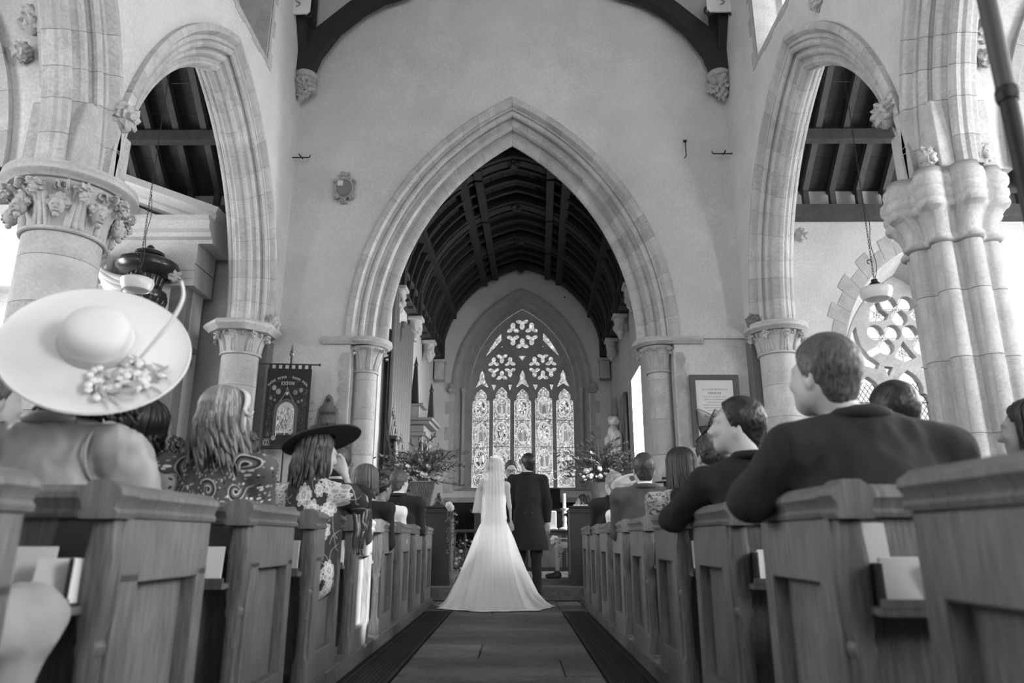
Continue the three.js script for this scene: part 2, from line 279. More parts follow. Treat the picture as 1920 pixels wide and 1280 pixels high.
// arcade walls with their row of arches
const AR = 4.09, AC = 1.51, bays = [9.05, 4.05, -0.95, -5.95];
function arcadeWall(side) {
  const w = struct(side < 0 ? 'wall_north' : 'wall_south', side < 0 ? 'limewashed nave wall above the arches on the banner side' : 'limewashed nave wall above the arches on the memorial board side', 'wall', [side < 0 ? XL : XR, 0, 0], side < 0 ? PI / 2 : -PI / 2);
  const flip = (u) => side < 0 ? u : -u;
  const T = side < 0 ? XL - XLO : XRO - XR, out = [];
  out.push([12.1, 13], [12.1, SPRING]);
  for (const b of bays) for (const [x, y] of archOutline(AR - 0.03, AC, 18, SPRING).reverse()) { const u = x + b; if (abs(x) <= 2.5) out.push([u, y]); }
  out.push([-8.45, SPRING], [-8.45, 0], [-10.5, 0], [-10.5, 13]);
  const holes = [[8.9, 2.8, 8.62, 11.1], [3.4, 1.5, 9.55, 11.05], [-0.4, 1.5, 9.55, 11.05]].map(([u, w2, y0, y1]) => [[u - w2 / 2, y0], [u - w2 / 2, y1], [u + w2 / 2, y1], [u + w2 / 2, y0]]);
  const cw = struct(side < 0 ? 'window_clerestory_north' : 'window_clerestory_south', side < 0 ? 'corner of a clerestory window with toothed stone edge above the monument arch' : 'corner of a clerestory window with toothed stone edge above the clear window arch', 'window', [side < 0 ? XL : XR, 0, 0], side < 0 ? PI / 2 : -PI / 2);
  { const e = flip(10.3), d = flip(1), f2 = flip(7.5);
    part('jamb', bx(0.03, 2.48, T - 0.02, e - d * 0.015, 9.86, -T / 2), stones[3], cw); part('jamb', bx(0.03, 2.48, T - 0.02, f2 + d * 0.015, 9.86, -T / 2), stones[3], cw); part('sill', bx(2.8, 0.04, T - 0.02, flip(8.9), 8.64, -T / 2), stones[3], cw); part('head', bx(2.8, 0.04, T - 0.02, flip(8.9), 11.08, -T / 2), stones[3], cw);
    for (let i = 0, y = 8.5; y < 11; i++, y += 0.34) part('quoin_stone', rbx(i % 2 ? 0.1 : 0.2, 0.335, 0.02, 0.004, e + d * (i % 2 ? 0.05 : 0.1), y + 0.17, 0.0), stones[3], cw);
    for (let i = 0; i < 8; i++) part('quoin_stone', rbx(0.345, i % 2 ? 0.1 : 0.14, 0.02, 0.004, f2 + d * (0.17 + i * 0.35), 8.55 + (i % 2 ? 0.02 : 0), 0.0), stones[3], cw);
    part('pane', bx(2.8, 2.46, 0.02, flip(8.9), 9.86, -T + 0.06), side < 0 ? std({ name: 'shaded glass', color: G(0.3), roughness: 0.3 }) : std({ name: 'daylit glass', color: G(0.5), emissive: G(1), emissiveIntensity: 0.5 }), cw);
    for (let i = 1; i < 4; i++) part('mullion', rbx(0.1, 2.46, 0.12, 0.02, flip(7.5 + i * 0.7), 9.86, -T + 0.12), stones[3], cw); }
  const F = (p) => p.map(([u, y]) => [flip(u), y]);
  part('wall_face', extr(F(out), T, 0, holes.map(F)).translate(0, 0, -T), plaster, w);
}
arcadeWall(-1); arcadeWall(1);
{
  const names = { '-1': ['moulded pointed arch of the nave arcade framing the marble monument', 'moulded pointed arch rising towards us from the round pier'], '1': ['moulded pointed arch of the nave arcade framing the clear transept window', 'moulded pointed arch rising towards us from the clustered pier'] };
  for (const s of [-1, 1]) [0, 1].forEach((i) => {
    const a = struct('trim', names[s][i], 'arch', [s < 0 ? XL : XR, SPRING, -bays[i]], s < 0 ? PI / 2 : -PI / 2);
    archRing(a, s < 0 ? arcadeProfile : arcadeProfile.map(([r, w]) => [r, w * 0.6 / 0.65]), AR, AC, 12, 31 + i + s * 7);
  });
}
// chancel arch wall
const KR = 5.46, KC = 2.49;
{
  const w = struct('wall_east', 'tall limewashed wall around the chancel arch', 'wall', [-0.05, 0, ZC]);
  const out = [[-4.8, 0], [-4.8, 13.5], [4.8, 13.5], [4.8, 0], [2.86, 0], [2.86, SPRING - 0.03]];
  for (const [x, y] of archOutline(KR - 0.05, KC, 26, SPRING - 0.03).reverse()) out.push([x, y]);
  out.push([-2.86, SPRING - 0.03], [-2.86, 0]);
  part('wall_face', extr(out, 0.8).translate(0, 0, -0.8), plaster, w);
  const a = struct('trim', 'great moulded chancel arch above the couple', 'arch', [-0.05, SPRING - 0.03, ZC]);
  archRing(a, chancelProfile, KR, KC, 15, 77);
  for (const s of [-1, 1]) {
    const j = struct('column', s < 0 ? 'half-round shaft carrying the chancel arch beside the organ pipes' : 'half-round shaft carrying the chancel arch beside the memorial board', 'column', [-0.05, 0, ZC]);
    const X = s * 2.64;
    part('jamb', [bx(0.34, 4.06, 0.2, s * 2.7, 2.03, -0.7), bx(0.1, 4.06, 0.5, s * 2.87, 2.03, -0.3)], stones[1], j);
    part('fillet', bx(0.035, 4.0, 0.05, s * 2.855, 2.0, -0.02), stones[2], j);
    drums(j, 0.205, X, -0.33, 0.3, 3.62, [0.62, 0.7, 0.55], 13 + s);
    part('base', lathe([[0, 0], [0.31, 0], [0.31, 0.12], [0.28, 0.15], [0.28, 0.2], [0.23, 0.25], [0.25, 0.27], [0.22, 0.3], [0, 0.3]], 32).translate(X, 0, -0.33), stone, j);
    foliateCapital(j, X, 3.62, -0.33, 0.205, 0.36, 0.48, 8, 3);
    part('abacus', [abacusRound(0.46).scale(1, 0.9, 1).translate(X, 4.09, -0.33), sharp(extr([[0, 0], [0.0, 0.135], [0.09, 0.135], [0.11, 0.1], [0.1, 0.06], [0.05, 0]], 0.85).rotateY(-PI / 2).translate(0, 4.09, 0), 0.5).translate(s < 0 ? X + 0.13 : X + 0.72, 0, -0.0)], stones[4], j);
    // saw-tooth edge where the plaster stops against the stone
    const t = []; for (let i = 0; i <= 26; i++) t.push([-(i % 2 ? 0.05 : 0), 0.45 + i * 0.14 * 0.96]);
    part('sawtooth_stone', extr([[0.13, 0.45], ...t.map(([a2, y]) => [a2, y]), [0.13, 0.45 + 26 * 0.14 * 0.96]].map(([a2, y]) => [s < 0 ? a2 - 3.0 : -a2 + 3.0, y]), 0.015), stones[3], j);
  }
}
// piers of the arcade
{
  const p = struct('column', 'stout round pier with carved heads and leaves on its capital', 'column', [-4.52, 0, ZP]);
  drums(p, 0.35, 0, 0, 0.35, 3.62, [0.52, 0.47, 0.55, 0.5], 41);
  part('base', lathe([[0, 0], [0.55, 0], [0.55, 0.18], [0.48, 0.22], [0.48, 0.28], [0.4, 0.31], [0.42, 0.33], [0.36, 0.36], [0, 0.36]], 40), stone, p);
  foliateCapital(p, 0, 3.62, 0, 0.35, 0.545, 0.48, 8, 4);
  for (let i = 0; i < 8; i++) {                                    // little carved heads peering out between the leaves
    const a = (i + 0.5) / 8 * TAU, h = sph(0.075, 0, 0, 0, 0.85, 1.15, 0.9, 20, 16), g = [h, sph(0.018, 0, -0.01, 0.07), sph(0.012, -0.028, 0.015, 0.062), sph(0.012, 0.028, 0.015, 0.062), sph(0.022, 0, -0.045, 0.058, 1.2, 0.5, 0.8), lump(0.085, i, 0.4, 12).scale(1, 0.9, 0.6).translate(0, 0.05, -0.03), sph(0.03, 0, -0.085, 0.03)];
    part('carved_head', merge(g).rotateX(0.25).translate(0, 3.82, 0.47).rotateY(a), stones[1], p);
    part('carved_volute', [new THREE.TorusGeometry(0.045, 0.014, 8, 20, 5.2).rotateY(PI / 2), new THREE.TorusGeometry(0.02, 0.01, 8, 14, 5).rotateY(PI / 2)].map((g2) => g2.translate(0.0, 4.02, 0.555).rotateY(a + 0.14)), stone, p);
  }
  part('abacus', abacusRound(0.61).translate(0, 4.1, 0), stones[1], p);
  part('springer', rbx(0.6, 0.74, 0.76, 0.02, 0, 4.62, 0), stones[1], p);
}
{
  const p = struct('column', 'clustered pier of filleted shafts with moulded capital beside the clear window', 'column', [4.32, 0, ZP]);
  const sect = (r, k, amp) => { const o = []; for (let i = 0; i < 144; i++) { const a = i / 144 * TAU + PI / 8, b = abs(((a / TAU * k) % 1 + 1) % 1 - 0.5) * 2, dl = (1 - b) * PI / k, sc = r / 0.405, D = 0.335 * sc, rl = 0.104 * sc, dd = rl * rl - (D * sin(dl)) ** 2; const q = max(0.338 * sc + 0.012 * amp * cos(k * a), dd > 0 ? D * cos(dl) + sqrt(dd) : 0); o.push([q * cos(a), q * sin(a)]); } return o; };
  const ringAt = (r, y, amp) => sect(r, 8, amp).map(([x, z]) => [x, y, z]);
  let y = 0.4; const q = rng(9); let k = 0;
  for (const h of [0.66, 0.62, 0.7, 0.64, 0.5]) { part('drum', loft([ringAt(0.368, y + 0.001, 0.13), ringAt(0.372, y + 0.004, 0.13), ringAt(0.372, y + h - 0.004, 0.13), ringAt(0.368, y + h - 0.001, 0.13)]), stones[[0, 2, 4, 2, 0][k++]], p); y += h; }
  part('base', loft([[0, 0.55], [0.2, 0.55], [0.25, 0.5], [0.32, 0.5], [0.36, 0.43], [0.4, 0.4]].map(([yy, r]) => ringAt(r, yy, 0.13))), stone, p);
  const cap = [[3.5, 0.38], [3.52, 0.41], [3.545, 0.42], [3.57, 0.41], [3.59, 0.385], [3.66, 0.39], [3.74, 0.415], [3.8, 0.455], [3.83, 0.48], [3.84, 0.5], [3.87, 0.515], [3.9, 0.51], [3.915, 0.495], [3.93, 0.505], [3.96, 0.52], [4.0, 0.52], [4.02, 0.505], [4.04, 0.51], [4.07, 0.53], [4.12, 0.535], [4.16, 0.525], [4.18, 0.5], [4.25, 0.48]];
  part('capital', loft(cap.map(([yy, r]) => ringAt(r, yy, 0.13))), stones[2], p);
  for (const [ax, az] of [[-0.3, 0.36], [0.2, 0.4]]) part('carved_head', [lump(0.075, ax * 9 + 2, 0.25, 10), lump(0.06, ax, 0.5, 12).translate(0.01, 0.09, -0.02), sph(0.035, 0, -0.01, 0.06)].map((g) => g.translate(ax, 4.33, az)), stone, p);
  part('springer', rbx(0.56, 0.74, 0.76, 0.02, 0.08, 4.62, 0), stones[2], p);
}
for (const s of [-1, 1]) {                                          // half piers against the chancel arch wall
  const p = struct('column', s < 0 ? 'half pier with leafy capital next to the banner' : 'half pier with leafy capital behind the head of the tall man', 'column', [s < 0 ? -4.62 : 4.42, 0, ZR]);
  drums(p, 0.3, 0, 0, 0.3, 3.72, [0.6, 0.52, 0.66], 51 + s);
  part('base', lathe([[0, 0], [0.45, 0], [0.45, 0.15], [0.38, 0.2], [0.38, 0.26], [0.31, 0.3], [0, 0.3]], 32), stone, p);
  foliateCapital(p, 0, 3.72, 0, 0.3, 0.43, 0.4, 8, 5 + s);
  const oct = (r, yy) => { const o = []; for (let i = 0; i < 8; i++) { const a = (i + 0.5) / 8 * TAU; o.push([r * cos(a) * 1.08, yy, r * sin(a) * 1.08]); } return o; };
  part('abacus', s < 0 ? sharp(loft([oct(0.5, 4.09), oct(0.55, 4.14), oct(0.58, 4.17), oct(0.58, 4.21), oct(0.55, 4.25)]), 0.3) : abacusRound(0.52).translate(0, 4.1, 0), stones[4], p);
  part('backing', [bx(0.7, 4.1, 0.3, 0, 2.05, -0.4)], oldStone, p);
}
// transverse arches between aisles and transepts, and the wall above them
for (const s of [-1, 1]) {
  const x0 = s < 0 ? XLO : XRO, cx = x0 + s * 2.62, r0 = 3.6, c0 = 1.1;
  const w = struct('wall_' + (s < 0 ? 'aisle_north' : 'aisle_south'), s < 0 ? 'plain wall above the side arch behind the round pier' : 'plain wall above the side arch behind the dark pole', 'wall', [cx, 0, ZP + 0.33]);
  const out = [[-2.75, SPRING], [-2.75, 9.5], [4.6, 9.5], [4.6, 0], [2.5, 0], [2.5, SPRING]].map(([x, y]) => [s * -x * -1, y]);
  const arc = archOutline(r0 - 0.04, c0, 18, SPRING); if (s < 0) arc.forEach(([x, y]) => out.push([x, y])); else arc.reverse().forEach(([x, y]) => out.push([x, y]));
  part('wall_face', extr(out, 0.66).translate(0, 0, -0.66), plaster, w);
  const a = struct('trim', s < 0 ? 'plain chamfered side arch at the edge behind the round pier' : 'plain chamfered side arch at the edge behind the dark pole', 'arch', [cx, SPRING, ZP + 0.34]);
  archRing(a, plainProfile, r0, c0, 10, 91 + s);
}
// carved stops and corbels on the walls
function corbelThing(name, label, pos, mat = stones[3], size = 0.12, cup = true) {
  const t = thing(name, label, 'carving', pos);
  part('carved_knot', lump(size, pos[0] * 3 + pos[2], 0.32, 13, 4).scale(1, 1.1, 1), mat, t);
  if (cup) part('stem', lathe([[0.001, -size * 1.4], [size * 0.5, -size * 1.1], [size * 0.8, -size * 0.5], [size * 0.7, 0]], 20), mat, t);
  return t;
}
corbelThing('carved_stop', 'carved leafy head where two arch hoods meet above the round pier', [XL + 0.09, 5.05, ZP], stones[3], 0.13);
corbelThing('carved_stop', 'carved leafy head where two arch hoods meet above the clustered pier', [XR - 0.09, 5.2, ZP - 0.2], stones[3], 0.13);
corbelThing('carved_stop', 'small carved knot at the foot of the arch hood above the banner', [XL + 0.1, 4.3, -11.45], stones[3], 0.11, false);
corbelThing('carved_stop', 'square carved leaf block beside the half pier near the memorial board', [XR - 0.08, 4.3, -11.45], oldStone, 0.12, false);
corbelThing('carved_stop', 'carved face ending the side arch hood left of the round pier', at(40, 97, 6.13).toArray(), stones[0], 0.09, false);
corbelThing('carved_stop', 'carved face ending the side arch hood beside the dark pole', at(1850, 108, 6.13).toArray(), stones[2], 0.09, false);
corbelThing('carved_corbel', 'leafy corbel high on the side wall behind the round pier', at(66, 38, 6.09).toArray(), stones[3], 0.13);
corbelThing('carved_corbel', 'moulded leafy corbel high on the side wall by the dark pole', at(1838, 55, 6.09).toArray(), stones[0], 0.12);
corbelThing('carved_corbel', 'tiny carved boss above the arch at the top edge near the clustered pier', at(1598, 6, 8.0).setX(XR - 0.03).toArray(), stones[3], 0.1, false);

// aisles, transepts, west end: the closed shell of the church
{
  const shell = (name, label, geos, mat = plaster) => { const w = struct(name, label, 'wall'); part('wall_face', geos, mat, w); return w; };
  const hole = (w, h, holes, T) => extr([[-w / 2, 0], [w / 2, 0], [w / 2, h], [-w / 2, h]], T, 0, holes.map(([x, y0, ww, hh]) => [[x - ww / 2, y0], [x + ww / 2, y0], [x + ww / 2, y0 + hh], [x - ww / 2, y0 + hh]]));
  // south aisle wall x 7.5..8.0 with windows; local x = z
  const sunSlit = [-0.3, 4.72, 0.74, 1.2];  // added clear slit, placed and sized so the sun reaches one bench end
  shell('wall_aisle_outer_south', 'outer south aisle wall with windows and an added sun slit', hole(17.2, 8.2, [[-3.6 - 2.1, 2.1, 1.5, 3.6], [2.0 - 2.1, 2.1, 1.6, 3.6], [sunSlit[0] - 2.1, sunSlit[1], sunSlit[2], sunSlit[3]]], 0.4).rotateY(-PI / 2).translate(7.9, 0, 2.1));
  shell('wall_aisle_outer_north', 'outer north aisle wall with windows', hole(17.2, 8.2, [[5.7, 2.1, 1.5, 3.6]], 0.4).rotateY(PI / 2).translate(-7.9, 0, 2.1));
  shell('wall_west', 'west wall far behind us', hole(17, 13.5, [[0, 2.8, 3.4, 5.6]], 0.5).rotateY(PI).translate(0, 0, 11.0));
  shell('ceiling', 'nave ceiling high above', [bx(9.6, 0.3, 24.5, -0.05, 12.75, -1.2)], std({ name: 'ceiling boards', color: G(0.06), map: woodMap }));
  shell('ceiling', 'south aisle ceiling', [bx(4, 0.3, 17.4, 6.3, 8.3, 2.2)], plaster); shell('ceiling', 'north aisle ceiling', [bx(4, 0.3, 17.4, -6.4, 8.3, 2.2)], plaster);
  for (const s of [-1, 1]) {
    const xo = s * 11, tw = struct('wall_transept_' + (s < 0 ? 'north' : 'south'), s < 0 ? 'outer wall of the north transept' : 'outer wall of the south transept', 'wall');
    part('wall_face', hole(7, 11, [[0, 2.3, 2.2, 4.2]], 0.4).rotateY(s > 0 ? -PI / 2 : PI / 2).translate(xo, 0, -9.6), plaster, tw);
    // transept roof: boards, rafters, purlins
    const x0 = s < 0 ? XLO : XRO, rf = struct('ceiling', s < 0 ? 'boarded rafter roof of the transept over the monument' : 'boarded rafter roof of the transept over the clear window', 'ceiling');
    const len = 6.4, cx = x0 + s * len / 2, ridgeZ = -9.5, P = (t) => [6.95 + t * 2.75, lerp(-12.35, ridgeZ, t)], q = rng(61 + s);
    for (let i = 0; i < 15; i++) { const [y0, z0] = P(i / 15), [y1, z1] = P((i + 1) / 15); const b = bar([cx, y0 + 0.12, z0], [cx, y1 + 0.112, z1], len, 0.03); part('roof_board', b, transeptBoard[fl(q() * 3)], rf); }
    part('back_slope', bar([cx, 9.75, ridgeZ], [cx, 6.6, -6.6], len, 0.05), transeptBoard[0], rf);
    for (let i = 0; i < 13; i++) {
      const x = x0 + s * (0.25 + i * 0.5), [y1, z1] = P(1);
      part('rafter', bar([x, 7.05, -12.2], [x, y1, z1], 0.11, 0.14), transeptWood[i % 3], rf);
      part('ashlar_post', bx(0.1, 0.5, 0.1, x, 6.95, -12.12), transeptWood[(i + 1) % 3], rf);
    }
    part('purlin', bx(len, 0.2, 0.18, cx, 7.74, -11.3), transeptWood[1], rf);
    part('purlin', bx(len, 0.2, 0.18, cx, 8.9, -10.2), transeptWood[0], rf);
    part('wall_plate', bx(len, 0.26, 0.22, cx, 6.63, -12.12), transeptWood[0], rf);
    if (s < 0) { const w = struct('wall_transept_east_north', 'wall behind the marble monument', 'wall'); part('wall_face', bx(6.6, 7.4, 0.4, -8.1, 3.7, -12.5), plaster, w); }
    shell('wall_gable', s < 0 ? 'north nave wall end by the transept' : 'south nave wall end by the transept', [bx(0.6, 13, 0.5, s < 0 ? -4.9 : 4.75, 6.5, -12.45)]);
  }
  // outer windows: panes glowing in place of daylight, two of them added for fill
  const glow = std({ name: 'daylit glass', color: G(0.5), emissive: G(1), emissiveIntensity: 1.2 });
  const panes = [[7.66, 3.9, -3.6, 1.5, 3.6, 1], [-7.66, 3.9, -3.6, 1.5, 3.6, 1], [11.2, 4.4, -9.6, 2.2, 4.2, 1], [-11.2, 4.4, -9.6, 2.2, 4.2, 1], [7.66, 3.9, 2.0, 1.6, 3.6, 1], [0, 5.6, 10.8, 3.4, 5.6, 0]];
  for (const z of [-3.4, 0.4]) panes.push([XR + 0.3, 10.3, z, 1.5, 1.5, 1], [XL - 0.3, 10.3, z, 1.5, 1.5, 1]);
  panes.forEach(([x, y, z, w, h, side], i) => { const g = struct('window_' + (i + 3), ['south aisle window beside the pews', 'north aisle window beside the pews', 'south transept side window', 'north transept side window', 'added south aisle window behind us', 'added west window far behind us'][i] ?? `clerestory window high above, number ${['one', 'two', 'three', 'four', 'five', 'six', 'seven', 'eight'][i - 6]} along`, 'window', [x, y, z]); part('window_pane', side ? bx(0.03, h, w) : bx(w, h, 0.03), glow, g); });
}

// ---------------------------------------------------------------- chancel: walls, east window, roof
const CW = 2.48, ZE = -7.5;                                         // half width, east wall (in the chancel's own frame)
function canvasTex(w, h, draw) { const c = document.createElement('canvas'); c.width = w; c.height = h; const g = c.getContext('2d'); draw(g, w, h); const t = new THREE.CanvasTexture(c); t.colorSpace = THREE.SRGBColorSpace; t.anisotropy = 4; return t; }
const grey = (v) => { const k = fl(clamp(v, 0, 255)); return `rgb(${k},${k},${k})`; };
const ew = struct('wall_chancel_east', 'chancel end wall around the stained glass window', 'wall', cpos(0, 0, 0), CTURN);
const WR = 3.18, WC = 1.21, WS = 4.9, SILL = 2.08;                  // window: hood radius, centre offset, springing, sill
const wallGrey = std({ name: 'chancel limewash', color: G(0.6), map: plasterMap, bumpMap: plasterBump, bumpScale: 0.004 });
{
  const hole = [[-1.9, SILL], ...archOutline(WR - 0.07, WC, 20, WS), [1.9, SILL]];
  part('wall_face', extr([[-3.2, 0], [3.2, 0], [3.2, 9.6], [-3.2, 9.6]], 0.6, 0, [hole]).translate(0, 0, ZE - 0.6), wallGrey, ew);
  const sw = struct('wall_chancel_north', 'limewashed chancel side wall behind the organ pipes', 'wall', cpos(0, 0, 0), CTURN);
  part('wall_face', bx(0.5, 6.3, 7.0, -CW - 0.25, 3.15, -4.0), plaster, sw);
  const nw = struct('wall_chancel_south', 'limewashed chancel side wall with the marble statue', 'wall', cpos(0, 0, 0), CTURN);
  // a deep window just beyond the arch lights the splay beside the shaft
  part('wall_face', [bx(0.5, 6.3, 4.4, CW + 0.25, 3.15, -5.3), bx(0.5, 2.2, 1.6, CW + 0.25, 5.2, -2.4), bx(0.5, 1.3, 1.6, CW + 0.25, 0.65, -2.4), bx(0.5, 6.3, 0.95, CW + 0.25, 3.15, -1.22)], plaster, nw);
  part('window_splay', bx(0.9, 2.9, 0.12, CW + 0.6, 2.7, -3.22), stones[2], nw);
  part('window_splay', bx(0.9, 2.9, 0.12, CW + 0.6, 2.7, -1.64), stones[2], nw);
  const gp = struct('window_2', 'tall side window beyond the chancel arch', 'window', cpos(CW + 0.75, 2.7, -2.4), CTURN);
  part('window_pane', bx(0.02, 2.8, 1.5), phys({ name: 'clear glass', color: G(0.95), transmission: 1, roughness: 0, thickness: 0 }), gp);
}
const gem = [0, 1, 2, 3].map((k) => canvasTex(256, 1024, (g, w, h) => {      // leaded and painted glass: foliage, medallions with figures
  const q = rng(300 + k); g.fillStyle = grey(165); g.fillRect(0, 0, w, h);
  for (let i = 0; i < 2600; i++) { const x = q() * w, y = q() * h, r = 3 + q() * 9; g.fillStyle = grey(130 + q() * 125); g.beginPath(); g.ellipse(x, y, r, r * (0.5 + q() * 0.5), q() * 3, 0, TAU); g.fill(); }
  g.lineWidth = 2.2; g.strokeStyle = grey(35);
  for (let i = 0; i < 700; i++) { const x = q() * w, y = q() * h, r = 4 + q() * 9; g.beginPath(); g.arc(x, y, r, q() * 6, q() * 6); g.stroke(); }
  for (let i = 0; i < 300; i++) { const x = q() * w, y = q() * h; g.fillStyle = grey(20 + q() * 50); g.beginPath(); g.arc(x, y, 1.5 + q() * 3.5, 0, TAU); g.fill(); }
  const medal = (cy, rx, ry, fig) => {
    g.fillStyle = grey(195); g.strokeStyle = grey(245); g.lineWidth = 5; g.beginPath(); g.ellipse(w / 2, cy, rx, ry, 0, 0, TAU); g.fill(); g.stroke();
    g.strokeStyle = grey(40); g.lineWidth = 3; g.beginPath(); g.ellipse(w / 2, cy, rx + 6, ry + 6, 0, 0, TAU); g.stroke();
    for (let m = 0; m < 60; m++) { const a = q() * TAU, rr2 = sqrt(q()); g.fillStyle = grey(120 + q() * 135); g.beginPath(); g.ellipse(w / 2 + rx * 0.85 * rr2 * cos(a), cy + ry * 0.85 * rr2 * sin(a), 4 + q() * 12, 4 + q() * 9, q() * 3, 0, TAU); g.fill(); g.strokeStyle = grey(60); g.lineWidth = 1.5; g.stroke(); }
    if (fig) for (const [dx, s] of [[-34, 1], [34, 0.92], [4, 0.75]]) {    // draped figures, only shapes of robes and heads
      const x = w / 2 + dx, b = cy + ry * 0.75, t = cy - ry * 0.5 * s; g.fillStyle = grey(120 + q() * 110); g.beginPath(); g.moveTo(x - 20, b); g.quadraticCurveTo(x - 22, (t + b) / 2, x - 9, t + 22); g.lineTo(x + 9, t + 22); g.quadraticCurveTo(x + 24, (t + b) / 2, x + 22, b); g.fill(); g.strokeStyle = grey(30); g.lineWidth = 2; g.stroke();
      for (let m = 0; m < 4; m++) { g.beginPath(); g.moveTo(x - 12 + m * 8, t + 40); g.lineTo(x - 16 + m * 11, b); g.stroke(); }
      g.fillStyle = grey(225); g.beginPath(); g.arc(x, t + 10, 11, 0, TAU); g.fill(); g.stroke();
    } else for (let m = 0; m < 26; m++) { const a = m / 26 * TAU; g.fillStyle = grey(q() < 0.5 ? 70 : 235); g.beginPath(); g.arc(w / 2 + rx * 0.55 * cos(a), cy + ry * 0.55 * sin(a), 7 + q() * 9, 0, TAU); g.fill(); }
  };
  const o = k % 2;
  medal(h * 0.2, 84, 96, o === 1); medal(h * 0.46, 86, 106, o === 0); medal(h * 0.72, 84, 96, o === 1); medal(h * 0.92, 80, 60, true);
  g.fillStyle = grey(25); for (const y of [0.33, 0.6, 0.84]) g.fillRect(0, h * y, w, 5);
  g.strokeStyle = grey(20); g.lineWidth = 8; g.strokeRect(0, 0, w, h); g.strokeStyle = grey(240); g.lineWidth = 4; g.strokeRect(9, 9, w - 18, h - 18);
}));
const gemBit = canvasTex(256, 256, (g, w, h) => { const q = rng(411); g.fillStyle = grey(190); g.fillRect(0, 0, w, h); for (let i = 0; i < 420; i++) { g.fillStyle = grey(150 + q() * 105); g.beginPath(); g.arc(q() * w, q() * h, 3 + q() * 9, 0, TAU); g.fill(); } g.strokeStyle = grey(70); g.lineWidth = 2; for (let i = 0; i < 150; i++) { g.beginPath(); g.arc(q() * w, q() * h, 5 + q() * 9, q() * 6, q() * 6); g.stroke(); } });
gemBit.wrapS = gemBit.wrapT = THREE.RepeatWrapping; gemBit.repeat.set(1.6, 1.6);
const glassOf = (map) => phys({ name: 'stained glass', color: G(1), map, transmission: 1, thickness: 0, roughness: 0.05, ior: 1.45, specularIntensity: 0.2 });
const gemGlass = gem.map(glassOf), bitGlass = glassOf(gemBit);
const traceryStone = std({ name: 'tracery stone', color: G(0.42), map: stoneMap, bumpMap: stoneBump, bumpScale: 0.004 });
